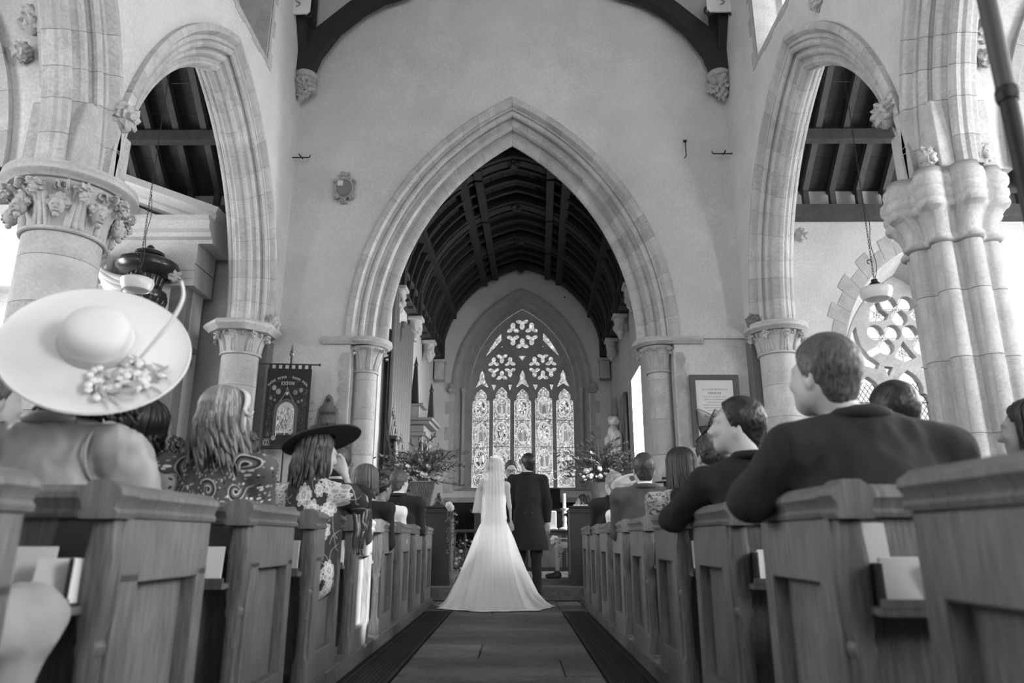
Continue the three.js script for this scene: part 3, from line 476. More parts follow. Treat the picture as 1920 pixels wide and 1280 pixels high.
// foiled openings
const foil = (cx, cy, a, t0, k = 3, lo = 0.36) => { const o = []; for (let i = 0; i < 48; i++) { const t = i / 48 * TAU, f = pow((1 + cos(k * (t - t0))) / 2, 0.85); const r = a * (lo + (1 - lo) * f); o.push([cx + r * cos(t), cy + r * sin(t)]); } return o; };
function lightOpening(cx, w, y0, y1) {                              // pointed light with a trefoil head
  const h = w / 2, o = [[cx - h, y0], [cx + h, y0], [cx + h, y1 - w * 0.95]];
  const P = [[1, -0.95], [0.98, -0.8], [0.88, -0.66], [0.66, -0.62], [0.7, -0.5], [0.62, -0.32], [0.42, -0.14], [0.2, -0.05], [0, 0.02]];
  for (const [x, y] of P) o.push([cx + x * h, y1 + y * w]); for (const [x, y] of P.slice(0, -1).reverse()) o.push([cx - x * h, y1 + y * w]);
  return o;
}
{
  const win = struct('window_1', 'great east window of stained glass with three wheels of tracery', 'window', cpos(0, 0, 0), CTURN);
  const S = 19.6 / 1281 * 1.0, ppx = (px) => (px - 981) * S * 0.985, hY = (py) => at(981, py, 19.6).y;   // layout measured off the photograph, in metres on the wall
  const T = 0.16, tz = ZE - 0.42, holes = [], panes = [];
  const addH = (o, m) => { holes.push(o); panes.push([o, m]); };
  [[901.5, 722, 0], [941, 718, 1], [981, 722, 2], [1021, 718, 3], [1061, 722, 0]].forEach(([px, py, k]) => addH(lightOpening(ppx(px), 0.505, SILL + 0.06, hY(py)), gemGlass[k]));
  const wheel = (cx, cy, r) => { for (let i = 0; i < 6; i++) { const a = R(30 + 60 * i), up = [0, 2, 4].includes(i) ; addH(foil(cx + r * 0.57 * cos(a), cy + r * 0.57 * sin(a), r * 0.37, i % 2 === 0 ? PI / 2 : -PI / 2), bitGlass); } };
  wheel(0, hY(617), 0.56); wheel(ppx(941.3), hY(680), 0.485); wheel(ppx(1020.3), hY(680), 0.485);
  for (const px of [903, 981, 1059]) addH([[ppx(px), hY(685)], [ppx(px + 4.5), hY(694)], [ppx(px + 5), hY(703)], [ppx(px + 12.5), hY(718)], [ppx(px + 11), hY(720)], [ppx(px), hY(713)], [ppx(px - 11), hY(720)], [ppx(px - 12.5), hY(718)], [ppx(px - 5), hY(703)], [ppx(px - 4.5), hY(694)]].reverse(), bitGlass);
  for (const [px, s] of [[925.5, 1], [958, -1], [1005, 1], [1037, -1]]) addH([[ppx(px - 5), hY(712.5)], [ppx(px + 5 + s), hY(713.5)], [ppx(px + s), hY(726)]], bitGlass);
  addH([[ppx(972.5), hY(658)], [ppx(989.5), hY(658)], [ppx(981), hY(669)]], bitGlass);
  for (const s of [-1, 1]) {
    addH([[s * 0.62, hY(614)], [s * 0.78, hY(626)], [s * 0.95, hY(643)], [s * 1.13, hY(664)], [s * 0.92, hY(652)], [s * 0.8, hY(644)], [s * 0.61, hY(630)]].map(([x, y]) => [x, y]), bitGlass);
    addH([[s * 0.66, hY(643)], [s * 0.6, hY(638.5)], [s * 0.54, hY(643)]], bitGlass);
  }
  const R1 = WR - 0.46;
  const outline = [[-1.52, SILL], [1.52, SILL], ...archOutline(R1, WC, 20, WS).reverse()];
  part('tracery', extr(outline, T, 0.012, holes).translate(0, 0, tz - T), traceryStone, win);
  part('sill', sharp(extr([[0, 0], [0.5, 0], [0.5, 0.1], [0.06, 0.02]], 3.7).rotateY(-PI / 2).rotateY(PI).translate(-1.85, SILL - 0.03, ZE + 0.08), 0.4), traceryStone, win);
  for (const [o, m] of panes) { const g = new THREE.ShapeGeometry(new THREE.Shape(o.map(([x, y]) => new THREE.Vector2(x, y)))), p = g.attributes.position; g.computeBoundingBox(); const b = g.boundingBox, sz = b.getSize(V(0, 0, 0));
    if (gemGlass.includes(m)) { const uv = g.attributes.uv; for (let i = 0; i < p.count; i++) uv.setXY(i, (p.getX(i) - b.min.x) / sz.x, (p.getY(i) - b.min.y) / sz.y); }
    part('pane', g.translate(0, 0, tz - T * 0.55), m, win, true); }
  // splayed mouldings round the window, on the wall face
  const splay = [[0, 0], [0, -0.06], [0.05, -0.075], [0.07, -0.05], [0.09, 0], [0.12, 0.01], [0.15, 0.03], [0.19, 0.06], [0.23, 0.14], [0.28, 0.22], [0.31, 0.24], [0.35, 0.25], [0.37, 0.3], [0.46, 0.42]];
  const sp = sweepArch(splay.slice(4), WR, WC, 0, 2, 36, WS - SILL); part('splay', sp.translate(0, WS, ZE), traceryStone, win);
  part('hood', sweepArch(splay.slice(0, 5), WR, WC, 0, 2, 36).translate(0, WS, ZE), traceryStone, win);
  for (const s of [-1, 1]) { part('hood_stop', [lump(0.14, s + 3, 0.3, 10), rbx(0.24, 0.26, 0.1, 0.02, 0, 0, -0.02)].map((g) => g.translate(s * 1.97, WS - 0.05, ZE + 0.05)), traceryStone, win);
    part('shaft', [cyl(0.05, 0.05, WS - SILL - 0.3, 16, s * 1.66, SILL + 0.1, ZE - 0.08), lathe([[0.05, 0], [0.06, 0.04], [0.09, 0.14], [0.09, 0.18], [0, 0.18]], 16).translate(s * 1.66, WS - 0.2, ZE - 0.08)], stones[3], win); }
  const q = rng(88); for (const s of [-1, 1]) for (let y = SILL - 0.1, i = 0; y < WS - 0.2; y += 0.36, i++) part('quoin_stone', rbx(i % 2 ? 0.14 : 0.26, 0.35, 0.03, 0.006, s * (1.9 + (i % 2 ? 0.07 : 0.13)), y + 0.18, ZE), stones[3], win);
  corbelThing('wall_plug', 'small dark plug in the end wall above the stained glass', cpos(1.25, 7.55, ZE + 0.02), iron, 0.02, false);
}
// arched timber roof
{
  const RR = 2.8, RC = 0.55, RY = 5.62, rf = struct('ceiling', 'dark arched timber roof of the chancel', 'ceiling', cpos(0, 0, 0), CTURN), q = rng(17);
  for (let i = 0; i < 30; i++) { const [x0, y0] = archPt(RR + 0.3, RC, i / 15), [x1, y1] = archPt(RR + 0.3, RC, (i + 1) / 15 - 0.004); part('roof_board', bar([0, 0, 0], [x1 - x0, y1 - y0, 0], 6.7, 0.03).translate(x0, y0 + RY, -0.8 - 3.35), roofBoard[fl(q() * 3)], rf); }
  const rib = (z, w, d, name, m) => { const pr = [[0, -w / 2], [d, -w / 2], [d, w / 2], [0, w / 2]]; part(name, sweepArch([...pr, pr[0]], RR + d * 0.98, RC, 0, 2, 28).translate(0, RY, z), m, rf); };
  for (const z of [-1.2, -3.2, -5.2, -7.15]) {
    rib(z, 0.24, 0.26, 'arched_brace', roofWood[1]);
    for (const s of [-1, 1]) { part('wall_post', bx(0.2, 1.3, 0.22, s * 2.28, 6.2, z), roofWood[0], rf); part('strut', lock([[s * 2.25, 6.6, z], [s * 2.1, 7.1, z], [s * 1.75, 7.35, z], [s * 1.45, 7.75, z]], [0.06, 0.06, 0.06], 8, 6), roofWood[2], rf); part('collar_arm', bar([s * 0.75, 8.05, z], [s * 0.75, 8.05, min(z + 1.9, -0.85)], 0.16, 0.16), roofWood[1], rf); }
    part('boss', [lump(0.13, z, 0.35, 12).translate(0, RY + sqrt(RR * RR - RC * RC) - 0.02, z + 0.03)], roofWood[1], rf);
  }
  part('outer_roof', [sweepArch([[0, 0.6], [0, 8.2]], RR + 0.62, RC, 0, 2, 24).translate(0, RY, 0), bx(1.2, 0.2, 7.6, -3.2, 5.7, -4.2), bx(1.2, 0.2, 7.6, 3.2, 5.7, -4.2)], roofBoard[0], rf);
  for (let z = -0.85; z > -7.2; z -= 0.5) rib(z - 0.12, 0.1, 0.12, 'rafter', roofWood[2]);
  for (const s of [-1, 1]) {
    for (const t of [0.36, 0.7]) { const [x, y] = archPt(RR + 0.06, RC, s < 0 ? t : 2 - t); part('purlin', bx(0.18, 0.2, 6.4, x, y + RY, -4.15), roofWood[1], rf); }
    part('cornice', [bx(0.16, 0.34, 7.0, s * 2.4, 5.86, -4.1), bx(0.26, 0.1, 7.0, s * 2.36, 6.08, -4.1), bx(0.24, 0.08, 7.0, s * 2.37, 5.68, -4.1)], std({ name: 'cornice oak', color: G(0.07), map: woodMap }), rf);
  }
  [-1.2, -3.2, -5.2, -7.2].forEach((z, i) => { for (const s of [-1, 1]) {
    const t = thing('roof_corbel', `carved stone corbel under the chancel roof ${s < 0 ? 'organ' : 'statue'} side, ${['nearest the arch', 'second from arch', 'third from arch', 'in the far corner'][i]}`, 'corbel', cpos(s * 2.3, 5.25, z), CTURN);
    part('cap', rbx(0.34, 0.08, 0.36, 0.02, 0, 0.33, 0), stone, t);
    part('carved_figure', i === 3 ? [rbx(0.28, 0.5, 0.3, 0.02, 0, 0.04, 0)] : [lump(0.15, i + s, 0.28, 9, 4).scale(0.9, 1.5, 0.9).translate(0, 0.1, 0), lathe([[0.03, -0.2], [0.1, -0.05], [0.15, 0.3], [0, 0.3]], 16)], stones[3], t);
  } });
}

// ---------------------------------------------------------------- transept window of clear leaded glass
{
  const cx = 7.28, Zf = -12.25, win = struct('window_transept', 'clear leaded transept window with a wheel of trefoils behind the clustered pier', 'window', [cx, 0, Zf]);
  const w = struct('wall_transept_east', 'plain wall around the clear leaded transept window', 'wall', [cx, 0, Zf]);
  const s0 = 1.42, sp = 3.75, R0 = 2.42, c0 = R0 - s0, sill = 1.2;
  part('wall_face', extr([[-2.6, 0], [3.9, 0], [3.9, 7.4], [-2.6, 7.4]], 0.9, 0, [[[-s0, sill], ...archOutline(R0, c0, 20, sp), [s0, sill]]]).translate(0, 0, -0.9), std({ name: 'transept limewash', color: G(0.62), map: plasterMap }), w);
  const q = rng(3); for (let i = 0; i < 22; i++) {                   // rough face stones round the opening
    const t0 = i / 11 + 0.001, t1 = (i + 1) / 11 - 0.001, e = 0.24 + (i % 2 ? 0.14 : 0) + q() * 0.04;
    part('voussoir', sweepArch([[0, 0.02], [0, -0.006], [e, -0.006], [e, 0.02]], R0 + e, c0 * (1 + 0.02), t0, t1, 3).translate(0, sp, 0), stones[3], win);
  }
  for (const s of [-1, 1]) for (let y = sp - 0.36, i = 0; y > sill; y -= 0.37, i++) part('quoin_stone', rbx(i % 2 ? 0.42 : 0.24, 0.36, 0.03, 0.006, s * (s0 + (i % 2 ? 0.21 : 0.12)), y + 0.18, 0.0), stones[3], win);
  part('splay', sweepArch([[0, 0], [0.04, 0.02], [0.06, 0.1], [0.27, 0.62]], R0, c0, 0, 2, 30, sp - sill).translate(0, sp, 0), stones[2], win);
  // tracery at the back of the splay
  const hw = 1.15, RT = R0 - 0.27, tz = -0.6, holes = [], cY = 4.62;
  const lobes = (x, y, r, a0, n = 3) => { const o = []; for (let i = 0; i < 60; i++) { const t = i / 60 * TAU; let best = 0; for (let k = 0; k < n; k++) { const a = a0 + k * TAU / n, dx = r * 0.58 * cos(a), dy = r * 0.58 * sin(a), b = dx * cos(t) + dy * sin(t), disc = b * b - (dx * dx + dy * dy - r * r * 0.2); if (disc > 0) best = max(best, b + sqrt(disc)); } o.push([x + max(best, r * 0.2) * cos(t), y + max(best, r * 0.2) * sin(t)]); } return o; };
  for (const a of [90, 210, 330]) holes.push(lobes(0.38 * cos(R(a)), cY + 0.38 * sin(R(a)), 0.33, R(270)));
  holes.push([[0, -0.27], [0.09, -0.42], [0.2, -0.58], [0, -0.67], [-0.2, -0.58], [-0.09, -0.42]].map(([x, y]) => [x, y + cY]));
  for (const s of [-1, 1]) holes.push([[0.58, 0.12], [0.42, 0.13], [0.26, 0.15], [0.2, 0.25], [0.32, 0.36], [0.36, 0.52], [0.52, 0.4]].map(([x, y]) => [s * x, y + cY]));
  const lw = 0.68; for (const k of [-1, 0, 1]) holes.push(lightOpening(k * 0.76, lw, sill + 0.08, k ? 3.66 : 3.78));
  for (const s of [-1, 1]) holes.push([[s * 0.98, 4.02], [s * 1.02, 4.25], [s * 0.93, 4.53], [s * 0.85, 4.63], [s * 0.84, 4.45], [s * 0.8, 4.25], [s * 0.66, 4.05], [s * 0.5, 3.92], [s * 0.56, 3.82], [s * 0.78, 3.88]], [[s * 0.26, 3.85], [s * 0.42, 3.87], [s * 0.36, 3.68]]);
  part('tracery', extr([[-hw, sill], [hw, sill], ...archOutline(RT, c0, 20, sp).reverse()], 0.16, 0.015, holes).translate(0, 0, tz - 0.16), stones[1], win);
  const clear = phys({ name: 'clear quarry glass', color: G(0.97), transmission: 1, thickness: 0, roughness: 0, specularIntensity: 0.3 });
  const lead = std({ name: 'lead', color: G(0.1), roughness: 0.6 });
  for (const o of holes) part('pane', new THREE.ShapeGeometry(new THREE.Shape(o.map(([x, y]) => new THREE.Vector2(x, y)))).translate(0, 0, tz - 0.1), clear, win);
  const bars = [];
  for (const k of [-1, 0, 1]) { const x0 = k * 0.76 - lw / 2, x1 = x0 + lw, top = 3.6; for (let i = -22; i < 26; i++) for (const d of [1, -1]) { const p = []; const y0 = sill + i * 0.14; for (let j = 0; j <= 12; j++) { const x = lerp(x0, x1, j / 12), y = y0 + d * (x - x0) * 1.5 + (d < 0 ? 1.2 : 0); if (y > sill + 0.05 && y < top) p.push([x, y]); } if (p.length > 1) bars.push(bar([p[0][0], p[0][1], 0], [p.at(-1)[0], p.at(-1)[1], 0], 0.008, 0.008)); }
    for (const y of [1.9, 2.6, 3.2]) bars.push(bx(lw, 0.018, 0.018, k * 0.76, y, 0)); }
  for (const o of holes.slice(0, 6)) { const c = o.reduce(([a, b], [x, y]) => [a + x / o.length, b + y / o.length], [0, 0]); for (let i = 0; i < o.length; i += max(1, fl(o.length / 6))) bars.push(bar([c[0], c[1], 0], [o[i][0], o[i][1], 0], 0.006, 0.006)); bars.push(new THREE.TorusGeometry(0.06, 0.004, 4, 20).translate(c[0], c[1], 0)); }
  part('leading', bars.map((b) => b.translate(0, 0, tz - 0.09)), lead, win);
  const ck = corbelThing('wall_corbel', 'small moulded corbel on the transept wall beside the arch', at(1503, 440, 12.1).toArray(), stones[4], 0.11);
}
// ---------------------------------------------------------------- marble wall monument in the north transept
{
  const m = thing('marble_monument', 'huge pale marble monument with a broken pediment and dark urn', 'monument', [-8.2, -0.16, -12.1]);
  const hw = 2.72, zf = 0.75;                                        // half width, front of the entablature
  const run = (pts, w0) => sharp(extr(pts, w0).rotateY(-PI / 2), 0.4);
  const corn = [[0, 0], [zf, 0], [zf + 0.02, 0.06], [zf + 0.1, 0.09], [zf + 0.12, 0.16], [zf + 0.2, 0.2], [zf + 0.22, 0.34], [zf + 0.27, 0.36], [zf + 0.27, 0.42], [0, 0.42]];
  part('cornice', run(corn, hw * 2 + 0.5).translate(hw + 0.25, 5.86, 0), marble, m);
  part('frieze', bx(hw * 2, 0.36, zf, 0, 5.68, zf / 2), marble, m);
  part('architrave', run([[0, 0], [zf - 0.02, 0], [zf - 0.02, 0.12], [zf, 0.13], [zf, 0.26], [zf + 0.02, 0.27], [zf + 0.05, 0.38], [0, 0.38]], hw * 2).translate(hw, 5.1, 0), marble, m);
  for (const s of [-1, 1]) {                                         // raking cornices stop short of the middle
    const a = s * 0.36, L = 1.95; const g = run([[0, 0], [0.62, 0], [0.66, 0.07], [0.74, 0.1], [0.77, 0.2], [0.84, 0.22], [0.84, 0.34], [0, 0.34]], L);
    g.translate(L / 2, 0, 0).rotateZ(-a).translate(s * (hw + 0.2 - cos(0.36) * L / 2), 6.19 + sin(0.36) * L / 2, 0.0); part('raking_cornice', g, marble, m);
  }
  part('tympanum', extr([[-2.4, 0], [2.4, 0], [1.3, 0.5], [-1.3, 0.5]], 0.35).translate(0, 6.26, 0.1), marble, m);
  part('shield', [lump(0.3, 5, 0.25, 7, 4).scale(1, 1.2, 0.4).translate(1.05, 6.5, 0.5)], marble, m);
  const back = extr([[-2.6, 0], [2.6, 0], [2.6, 5.1], [-2.6, 5.1]], 0.35, 0, [-1, 1].map((s) => [[s * 1.1 - 0.62, 0.6], ...archOutline(0.75, 0.13, 12, 3.9).map(([x, y]) => [x + s * 1.1, y]), [s * 1.1 + 0.62, 0.6]]));
  part('back_slab', back.translate(0, 0, 0.05), marble, m);
  for (const s of [-1, 1]) part('niche', bx(1.5, 4.4, 0.04, s * 1.1, 2.8, 0.04), greyMarble, m);
  for (const s of [-1, 1]) {                                         // pilasters at the ends
    part('pilaster', [rbx(0.34, 3.75, 0.42, 0.01, s * 2.42, 1.9, 0.5), rbx(0.44, 0.14, 0.52, 0.02, s * 2.42, 3.86, 0.5), rbx(0.52, 0.1, 0.6, 0.02, s * 2.42, 4.06, 0.5), rbx(0.4, 0.18, 0.5, 0.03, s * 2.42, 3.96, 0.5), rbx(0.3, 1.1, 0.3, 0.01, s * 2.42, 4.62, 0.45)], greyMarble, m);
    const px = s * 2.02;
    part('pedestal', [rbx(0.62, 3.85, 0.6, 0.02, px, 1.92, 0.75), rbx(0.46, 0.12, 0.46, 0.02, px, 4.2, 0.75), rbx(0.4, 0.1, 0.4, 0.02, px, 4.3, 0.75)], marble, m);
    // dark urn
    const u = part('urn', lathe([[0, 4.34], [0.16, 4.34], [0.17, 4.38], [0.1, 4.42], [0.07, 4.48], [0.1, 4.52], [0.2, 4.56], [0.29, 4.66], [0.34, 4.76], [0.36, 4.82], [0.34, 4.9], [0.27, 4.95], [0.23, 5.0], [0.24, 5.1], [0.27, 5.17], [0.4, 5.2], [0.48, 5.27], [0.5, 5.33], [0.47, 5.41], [0.38, 5.46], [0.2, 5.49], [0.19, 5.52], [0.24, 5.55], [0.23, 5.6], [0.13, 5.65], [0.07, 5.68], [0.06, 5.71], [0.03, 5.74], [0, 5.75]], 48).translate(px, 0, 0.95), darkMarble, m);
    for (let i = 0; i < 16; i++) { const a = i / 16 * TAU; part('gadroon', lock([[0.2, 4.57, 0], [0.29, 4.67, 0], [0.345, 4.78, 0]], [0.025, 0.05, 0.03], 6, 6).rotateY(a).translate(px, 0, 0.95), darkMarble, u); part('flute', lock([[0.235, 4.98, 0], [0.24, 5.07, 0], [0.275, 5.17, 0]], [0.02, 0.03, 0.025], 5, 6).rotateY(a).translate(px, 0, 0.95), darkMarble, u); }
    // cherub heads with leaves beside the urn
    part('cherub', [lump(0.14, s + 8, 0.35, 9, 4).translate(px + 0.3, 4.45, 0.98), lump(0.12, s + 18, 0.35, 9, 4).translate(px - 0.42, 4.6, 0.9), lump(0.1, s + 28, 0.4, 9, 4).translate(px + 0.44, 5.2, 0.9), lump(0.14, s + 38, 0.35, 9, 4).scale(0.9, 1.6, 0.9).translate(px - 0.45, 4.3, 0.9)], marble, m);
  }
  for (const s of [-1, 1]) {                                         // hanging swags of marble drapery
    const sw = []; for (let k = 0; k < 7; k++) { const d = k * 0.055, f = 1 - k * 0.08; sw.push(lock([[s * 1.1, 5.5 - k * 0.03, 0.85 - k * 0.01], [s * (1.3 + 0.03 * k), 5.24 - d * 1.2, 0.95 + 0.04 * sin(k)], [s * 1.68, 5.1 - d * 1.5, 1.0], [s * 2.05, 5.16 - d * 1.3, 0.95], [s * 2.25, 5.4 - d * 0.6, 0.85]], [0.05, 0.075, 0.085, 0.07, 0.04], 18, 8)); }
    part('drapery_swag', sw, marble, m);
    const fall = []; for (let k = 0; k < 5; k++) fall.push(lock([[s * 1.0 + k * 0.07 * s, 5.6, 0.85], [s * 1.0 + k * 0.08 * s, 5.3, 0.92], [s * 1.05 + k * 0.04 * s, 4.8 + 0.1 * k, 0.85]], [0.05, 0.07, 0.03], 10, 8)); part('drapery_fall', fall, marble, m);
    part('knot', [lump(0.16, s + 3, 0.4, 8, 4).translate(s * 1.12, 5.5, 0.95)], marble, m);
  }
  part('plinth', rbx(5.8, 0.6, 1.5, 0.03, 0, 0.3, 0.75), greyMarble, m);
}
// ---------------------------------------------------------------- timber truss at the chancel arch wall, corbels, shields
for (const s of [-1, 1]) {
  const x0 = s < 0 ? XL : XR, nm = s < 0 ? 'above the coat of arms' : 'above the hooked iron rod';
  const tr = thing('roof_truss', `black curved roof brace on its wall corbel ${nm}`, 'timber', [x0, 0, -11.82]);
  const d = -s;                                                      // towards the nave
  part('wall_post', [bar([d * 0.12, 9.5, 0], [d * 0.1, 12.6, 0], 0.2, 0.26)], roofWood[0], tr);
  part('brace', sharp(extr([[0.02, 9.45], [0.3, 9.45], [0.42, 9.85], [0.75, 10.4], [1.2, 10.85], [1.6, 11.12], [2.1, 11.3], [2.1, 11.7], [1.45, 11.45], [0.9, 11.0], [0.55, 10.65], [0.24, 10.35], [0.02, 10.2]].map(([x, y]) => [d * x, y]), 0.22).translate(0, 0, -0.11), 0.4), roofWood[1], tr);
  part('side_brace', bar([d * 0.1, 9.95, 0.05], [d * 0.1, 11.6, 0.9], 0.16, 0.16), roofWood[2], tr);
  part('tie_beam', bar([d * 0.05, 11.95, 0], [d * 4.2, 11.95, 0], 0.25, 0.3), roofWood[0], tr);
  const c = thing('roof_corbel', `carved leafy stone corbel under the black roof brace ${nm}`, 'corbel', [x0 + d * 0.16, 8.95, -11.86]);
  part('cap', lathe([[0, 0.5], [0.2, 0.5], [0.22, 0.46], [0.2, 0.41], [0.16, 0.38], [0, 0.38]], 24), stones[3], c);
  part('carved_leaves', [lump(0.17, s + 4, 0.45, 16, 5).scale(1, 1.1, 1).translate(0, 0.26, 0), lump(0.1, s + 9, 0.45, 12, 4).translate(-d * 0.05, 0.06, 0), lathe([[0.001, -0.12], [0.05, 0], [0.12, 0.18], [0.15, 0.38]], 16).translate(-d * 0.06, 0, 0)], stones[3], c);
  // painted shield hung on the brace
  const sh = thing('painted_shield', `pale painted shield hung before the roof brace ${nm}`, 'shield', at(s < 0 ? 558 : 1349, s < 0 ? 6 : 2, 11.3).toArray());
  part('board', extr([[-0.26, -0.2], [-0.2, -0.27], [0.2, -0.27], [0.26, -0.2], [0.26, 0.35], [-0.26, 0.35]], 0.04, 0.008), std({ name: 'painted cream', color: G(0.62), roughness: 0.6 }), sh);
  part('scroll_border', [new THREE.TorusGeometry(0.09, 0.02, 6, 16).translate(-0.21, -0.22, 0.0), new THREE.TorusGeometry(0.09, 0.02, 6, 16).translate(0.21, -0.22, 0)], iron, sh);
  part('beast', lock([[-0.05, 0.25, 0.05], [0.08, 0.12, 0.05], [-0.02, 0.02, 0.05], [0.07, -0.05, 0.05], [-0.01, -0.13, 0.05]], [0.02, 0.022, 0.02, 0.016, 0.008], 24, 6), std({ name: 'painted grey', color: G(0.25) }), sh);
  part('hanger', bx(0.02, 0.3, 0.02, 0, 0.2, -0.1), iron, sh);
}
// iron brackets
{
  const b1 = thing('iron_bracket', 'black iron bracket with cross arms at the wall corner near the coat of arms', 'bracket', at(560, 295, 11.95).toArray());
  part('rod', [bx(0.4, 0.018, 0.018, 0, 0, 0)], iron, b1); part('cross_arm', [bar([-0.0, 0.07, 0], [0.1, -0.06, 0.05], 0.02, 0.02), bar([0.2, 0, 0], [0.22, 0.05, 0], 0.015, 0.015)], iron, b1);
  const b2 = thing('iron_bracket', 'black iron bracket with cross arms at the wall corner past the hooked rod', 'bracket', at(1357, 288, 11.95).toArray());
  part('rod', [bx(0.4, 0.018, 0.018, 0, 0, 0)], iron, b2); part('cross_arm', [bar([-0.03, -0.05, 0.05], [0.04, 0.07, 0], 0.02, 0.02), bar([-0.2, 0, 0], [-0.22, 0.05, 0], 0.015, 0.015)], iron, b2);
  const b3 = thing('hooked_rod', 'thin hooked iron rod standing off the arch wall', 'rod', at(1286, 280, 12.02).toArray());
  part('rod', [bx(0.014, 0.3, 0.014, 0, 0.03, 0), bar([0.005, -0.12, 0], [-0.045, -0.2, 0.03], 0.014, 0.014)], iron, b3); part('foot_plate', [bx(0.06, 0.03, 0.05, -0.0, 0.19, -0.02)], iron, b3);
}
// coat of arms
{
  const c = thing('coat_of_arms', 'carved oval coat of arms with a crown on the arch wall', 'carving', at(646, 352, 12.06).toArray());
  const gilt = std({ name: 'dull gilding', color: G(0.4), roughness: 0.5, map: stoneMap }), ov = []; for (let i = 0; i < 40; i++) { const a = i / 40 * TAU; ov.push([0.155 * cos(a), -0.03 + 0.19 * sin(a)]); }
  part('oval_shield', extr(ov, 0.05, 0.012), std({ name: 'shield field', color: G(0.14) }), c);
  const net = []; for (let i = -4; i <= 4; i++) { net.push(bar([i * 0.04 - 0.09, -0.15, 0.052], [i * 0.04 + 0.09, 0.1, 0.052], 0.008, 0.006), bar([i * 0.04 + 0.09, -0.15, 0.052], [i * 0.04 - 0.09, 0.1, 0.052], 0.008, 0.006)); }
  part('lattice', net.slice(2, -2), gilt, c);
  part('rim', [new THREE.TorusGeometry(0.165, 0.018, 8, 40).scale(1, 1.2, 1).translate(0, -0.03, 0.04)], gilt, c);
  part('canton', bx(0.1, 0.1, 0.012, -0.07, 0.07, 0.055), std({ name: 'pale canton', color: G(0.55) }), c);
  part('crown', [lump(0.06, 2, 0.4, 9, 4).scale(1.5, 0.9, 0.8).translate(0, 0.24, 0.05), bx(0.2, 0.03, 0.05, 0, 0.18, 0.04), ...[-1, 0, 1].map((k) => sph(0.022, k * 0.075, 0.285, 0.05))], gilt, c);
  part('scrolls', [...[-1, 1].map((s) => lump(0.04, s, 0.5, 9).translate(s * 0.17, 0.12, 0.03)), ...[-1, 1].map((s) => lump(0.05, s + 5, 0.5, 9).translate(s * 0.13, -0.2, 0.03)), lump(0.055, 7, 0.5, 9).translate(0, -0.27, 0.03)], gilt, c);
}

// ---------------------------------------------------------------- pews
const PB = (k) => 0.98 + 0.94 * k;                                  // distance of the back of pew k
const capProfile = [[-0.04, 0], [-0.044, 0.012], [-0.036, 0.022], [-0.04, 0.035], [-0.05, 0.05], [-0.046, 0.066], [-0.032, 0.075], [-0.018, 0.085], [0.018, 0.085], [0.032, 0.075], [0.046, 0.066], [0.05, 0.05], [0.04, 0.035], [0.036, 0.022], [0.044, 0.012], [0.04, 0]];
const endCap = sharp(extr(capProfile, 0.58, 0.0), 0.6).translate(0, 0.74, -0.55);
const capNose = sharp(extr(capProfile.map(([x, y]) => [x * 1.15, y * 1.15]), 0.09), 0.6).translate(0, 0.735, -0.005);
const endFrame = [rbx(0.07, 0.17, 0.54, 0.006, 0, 0.655, -0.265), rbx(0.07, 0.6, 0.1, 0.006, 0, 0.3, -0.05), rbx(0.07, 0.6, 0.075, 0.006, 0, 0.3, -0.4975), rbx(0.07, 0.13, 0.4, 0.006, 0, 0.065, -0.28)];
const endPanel = [bx(0.02, 0.46, 0.38, -0.022, 0.35, -0.28)];
const endPost = [sharp(extr([[-0.036, 0.1], [-0.022, 0.13], [-0.022, 0.4], [-0.028, 0.41], [-0.03, 0.425], [-0.024, 0.44], [-0.036, 0.5], [-0.038, 0.64], [-0.03, 0.7], [-0.03, 0.735], [0.03, 0.735], [0.03, 0.7], [0.038, 0.64], [0.036, 0.5], [0.024, 0.44], [0.03, 0.425], [0.028, 0.41], [0.022, 0.4], [0.022, 0.13], [0.036, 0.1], [0.038, 0], [-0.038, 0]], 0.05, 0.006), 0.5).translate(0, 0, 0.0)];
function makePew(len) {
  const t = new THREE.Group();
  // the bench end by the aisle stands at the group's origin, the bench runs along -x from it
  const e = part('bench_end', endFrame, oaks[0], t);
  part('panel', endPanel, oaks[2], e); part('moulded_cap', [endCap, capNose], oaks[0], e); part('edge_post', endPost, oaks[1], e);
  const zb = 0.0;
  part('back_board', [bx(len, 0.2, 0.03, -len / 2 - 0.036, 0.64, zb - 0.02), bx(len, 0.52, 0.02, -len / 2 - 0.036, 0.3, zb - 0.025)], oaks[1], t);
  part('back_rail', sharp(extr(capProfile, len), 0.6).rotateY(-PI / 2).translate(0, 0.74, -0.02), oaks[1], t);
  part('book_ledge', [rbx(len, 0.022, 0.13, 0.004, -len / 2 - 0.02, 0.515, zb + 0.055), bx(len, 0.02, 0.012, -len / 2 - 0.02, 0.535, zb + 0.115)], oaks[1], t);
  part('seat', rbx(len, 0.035, 0.36, 0.008, -len / 2 - 0.036, 0.36, zb - 0.22), oaks[1], t);
  part('far_end', rbx(0.05, 0.74, 0.5, 0.006, -len, 0.37, -0.27), oaks[1], t);
  return t;
}
const ord = ['nearest us', 'second from us', 'third from us', 'fourth from us', 'fifth from us', 'fourth from the chancel step', 'third from the chancel step', 'second from the chancel step', 'nearest the chancel step'];
const pewA = makePew(2.6);
for (const s of [-1, 1]) for (let k = 0; k < 9; k++) {
  const p = pewA.clone(); p.name = numbered('pew'); scene.add(p);
  p.position.set(s < 0 ? -1.055 : 0.855, 0.095, -PB(k)); if (s > 0) p.scale.x = -1;
  p.userData = { label: `oak pew with panelled bench end on the ${s < 0 ? 'bride' : 'groom'} side, ${ord[k]}`, category: 'pew', group: 'pews along the aisle' };
}
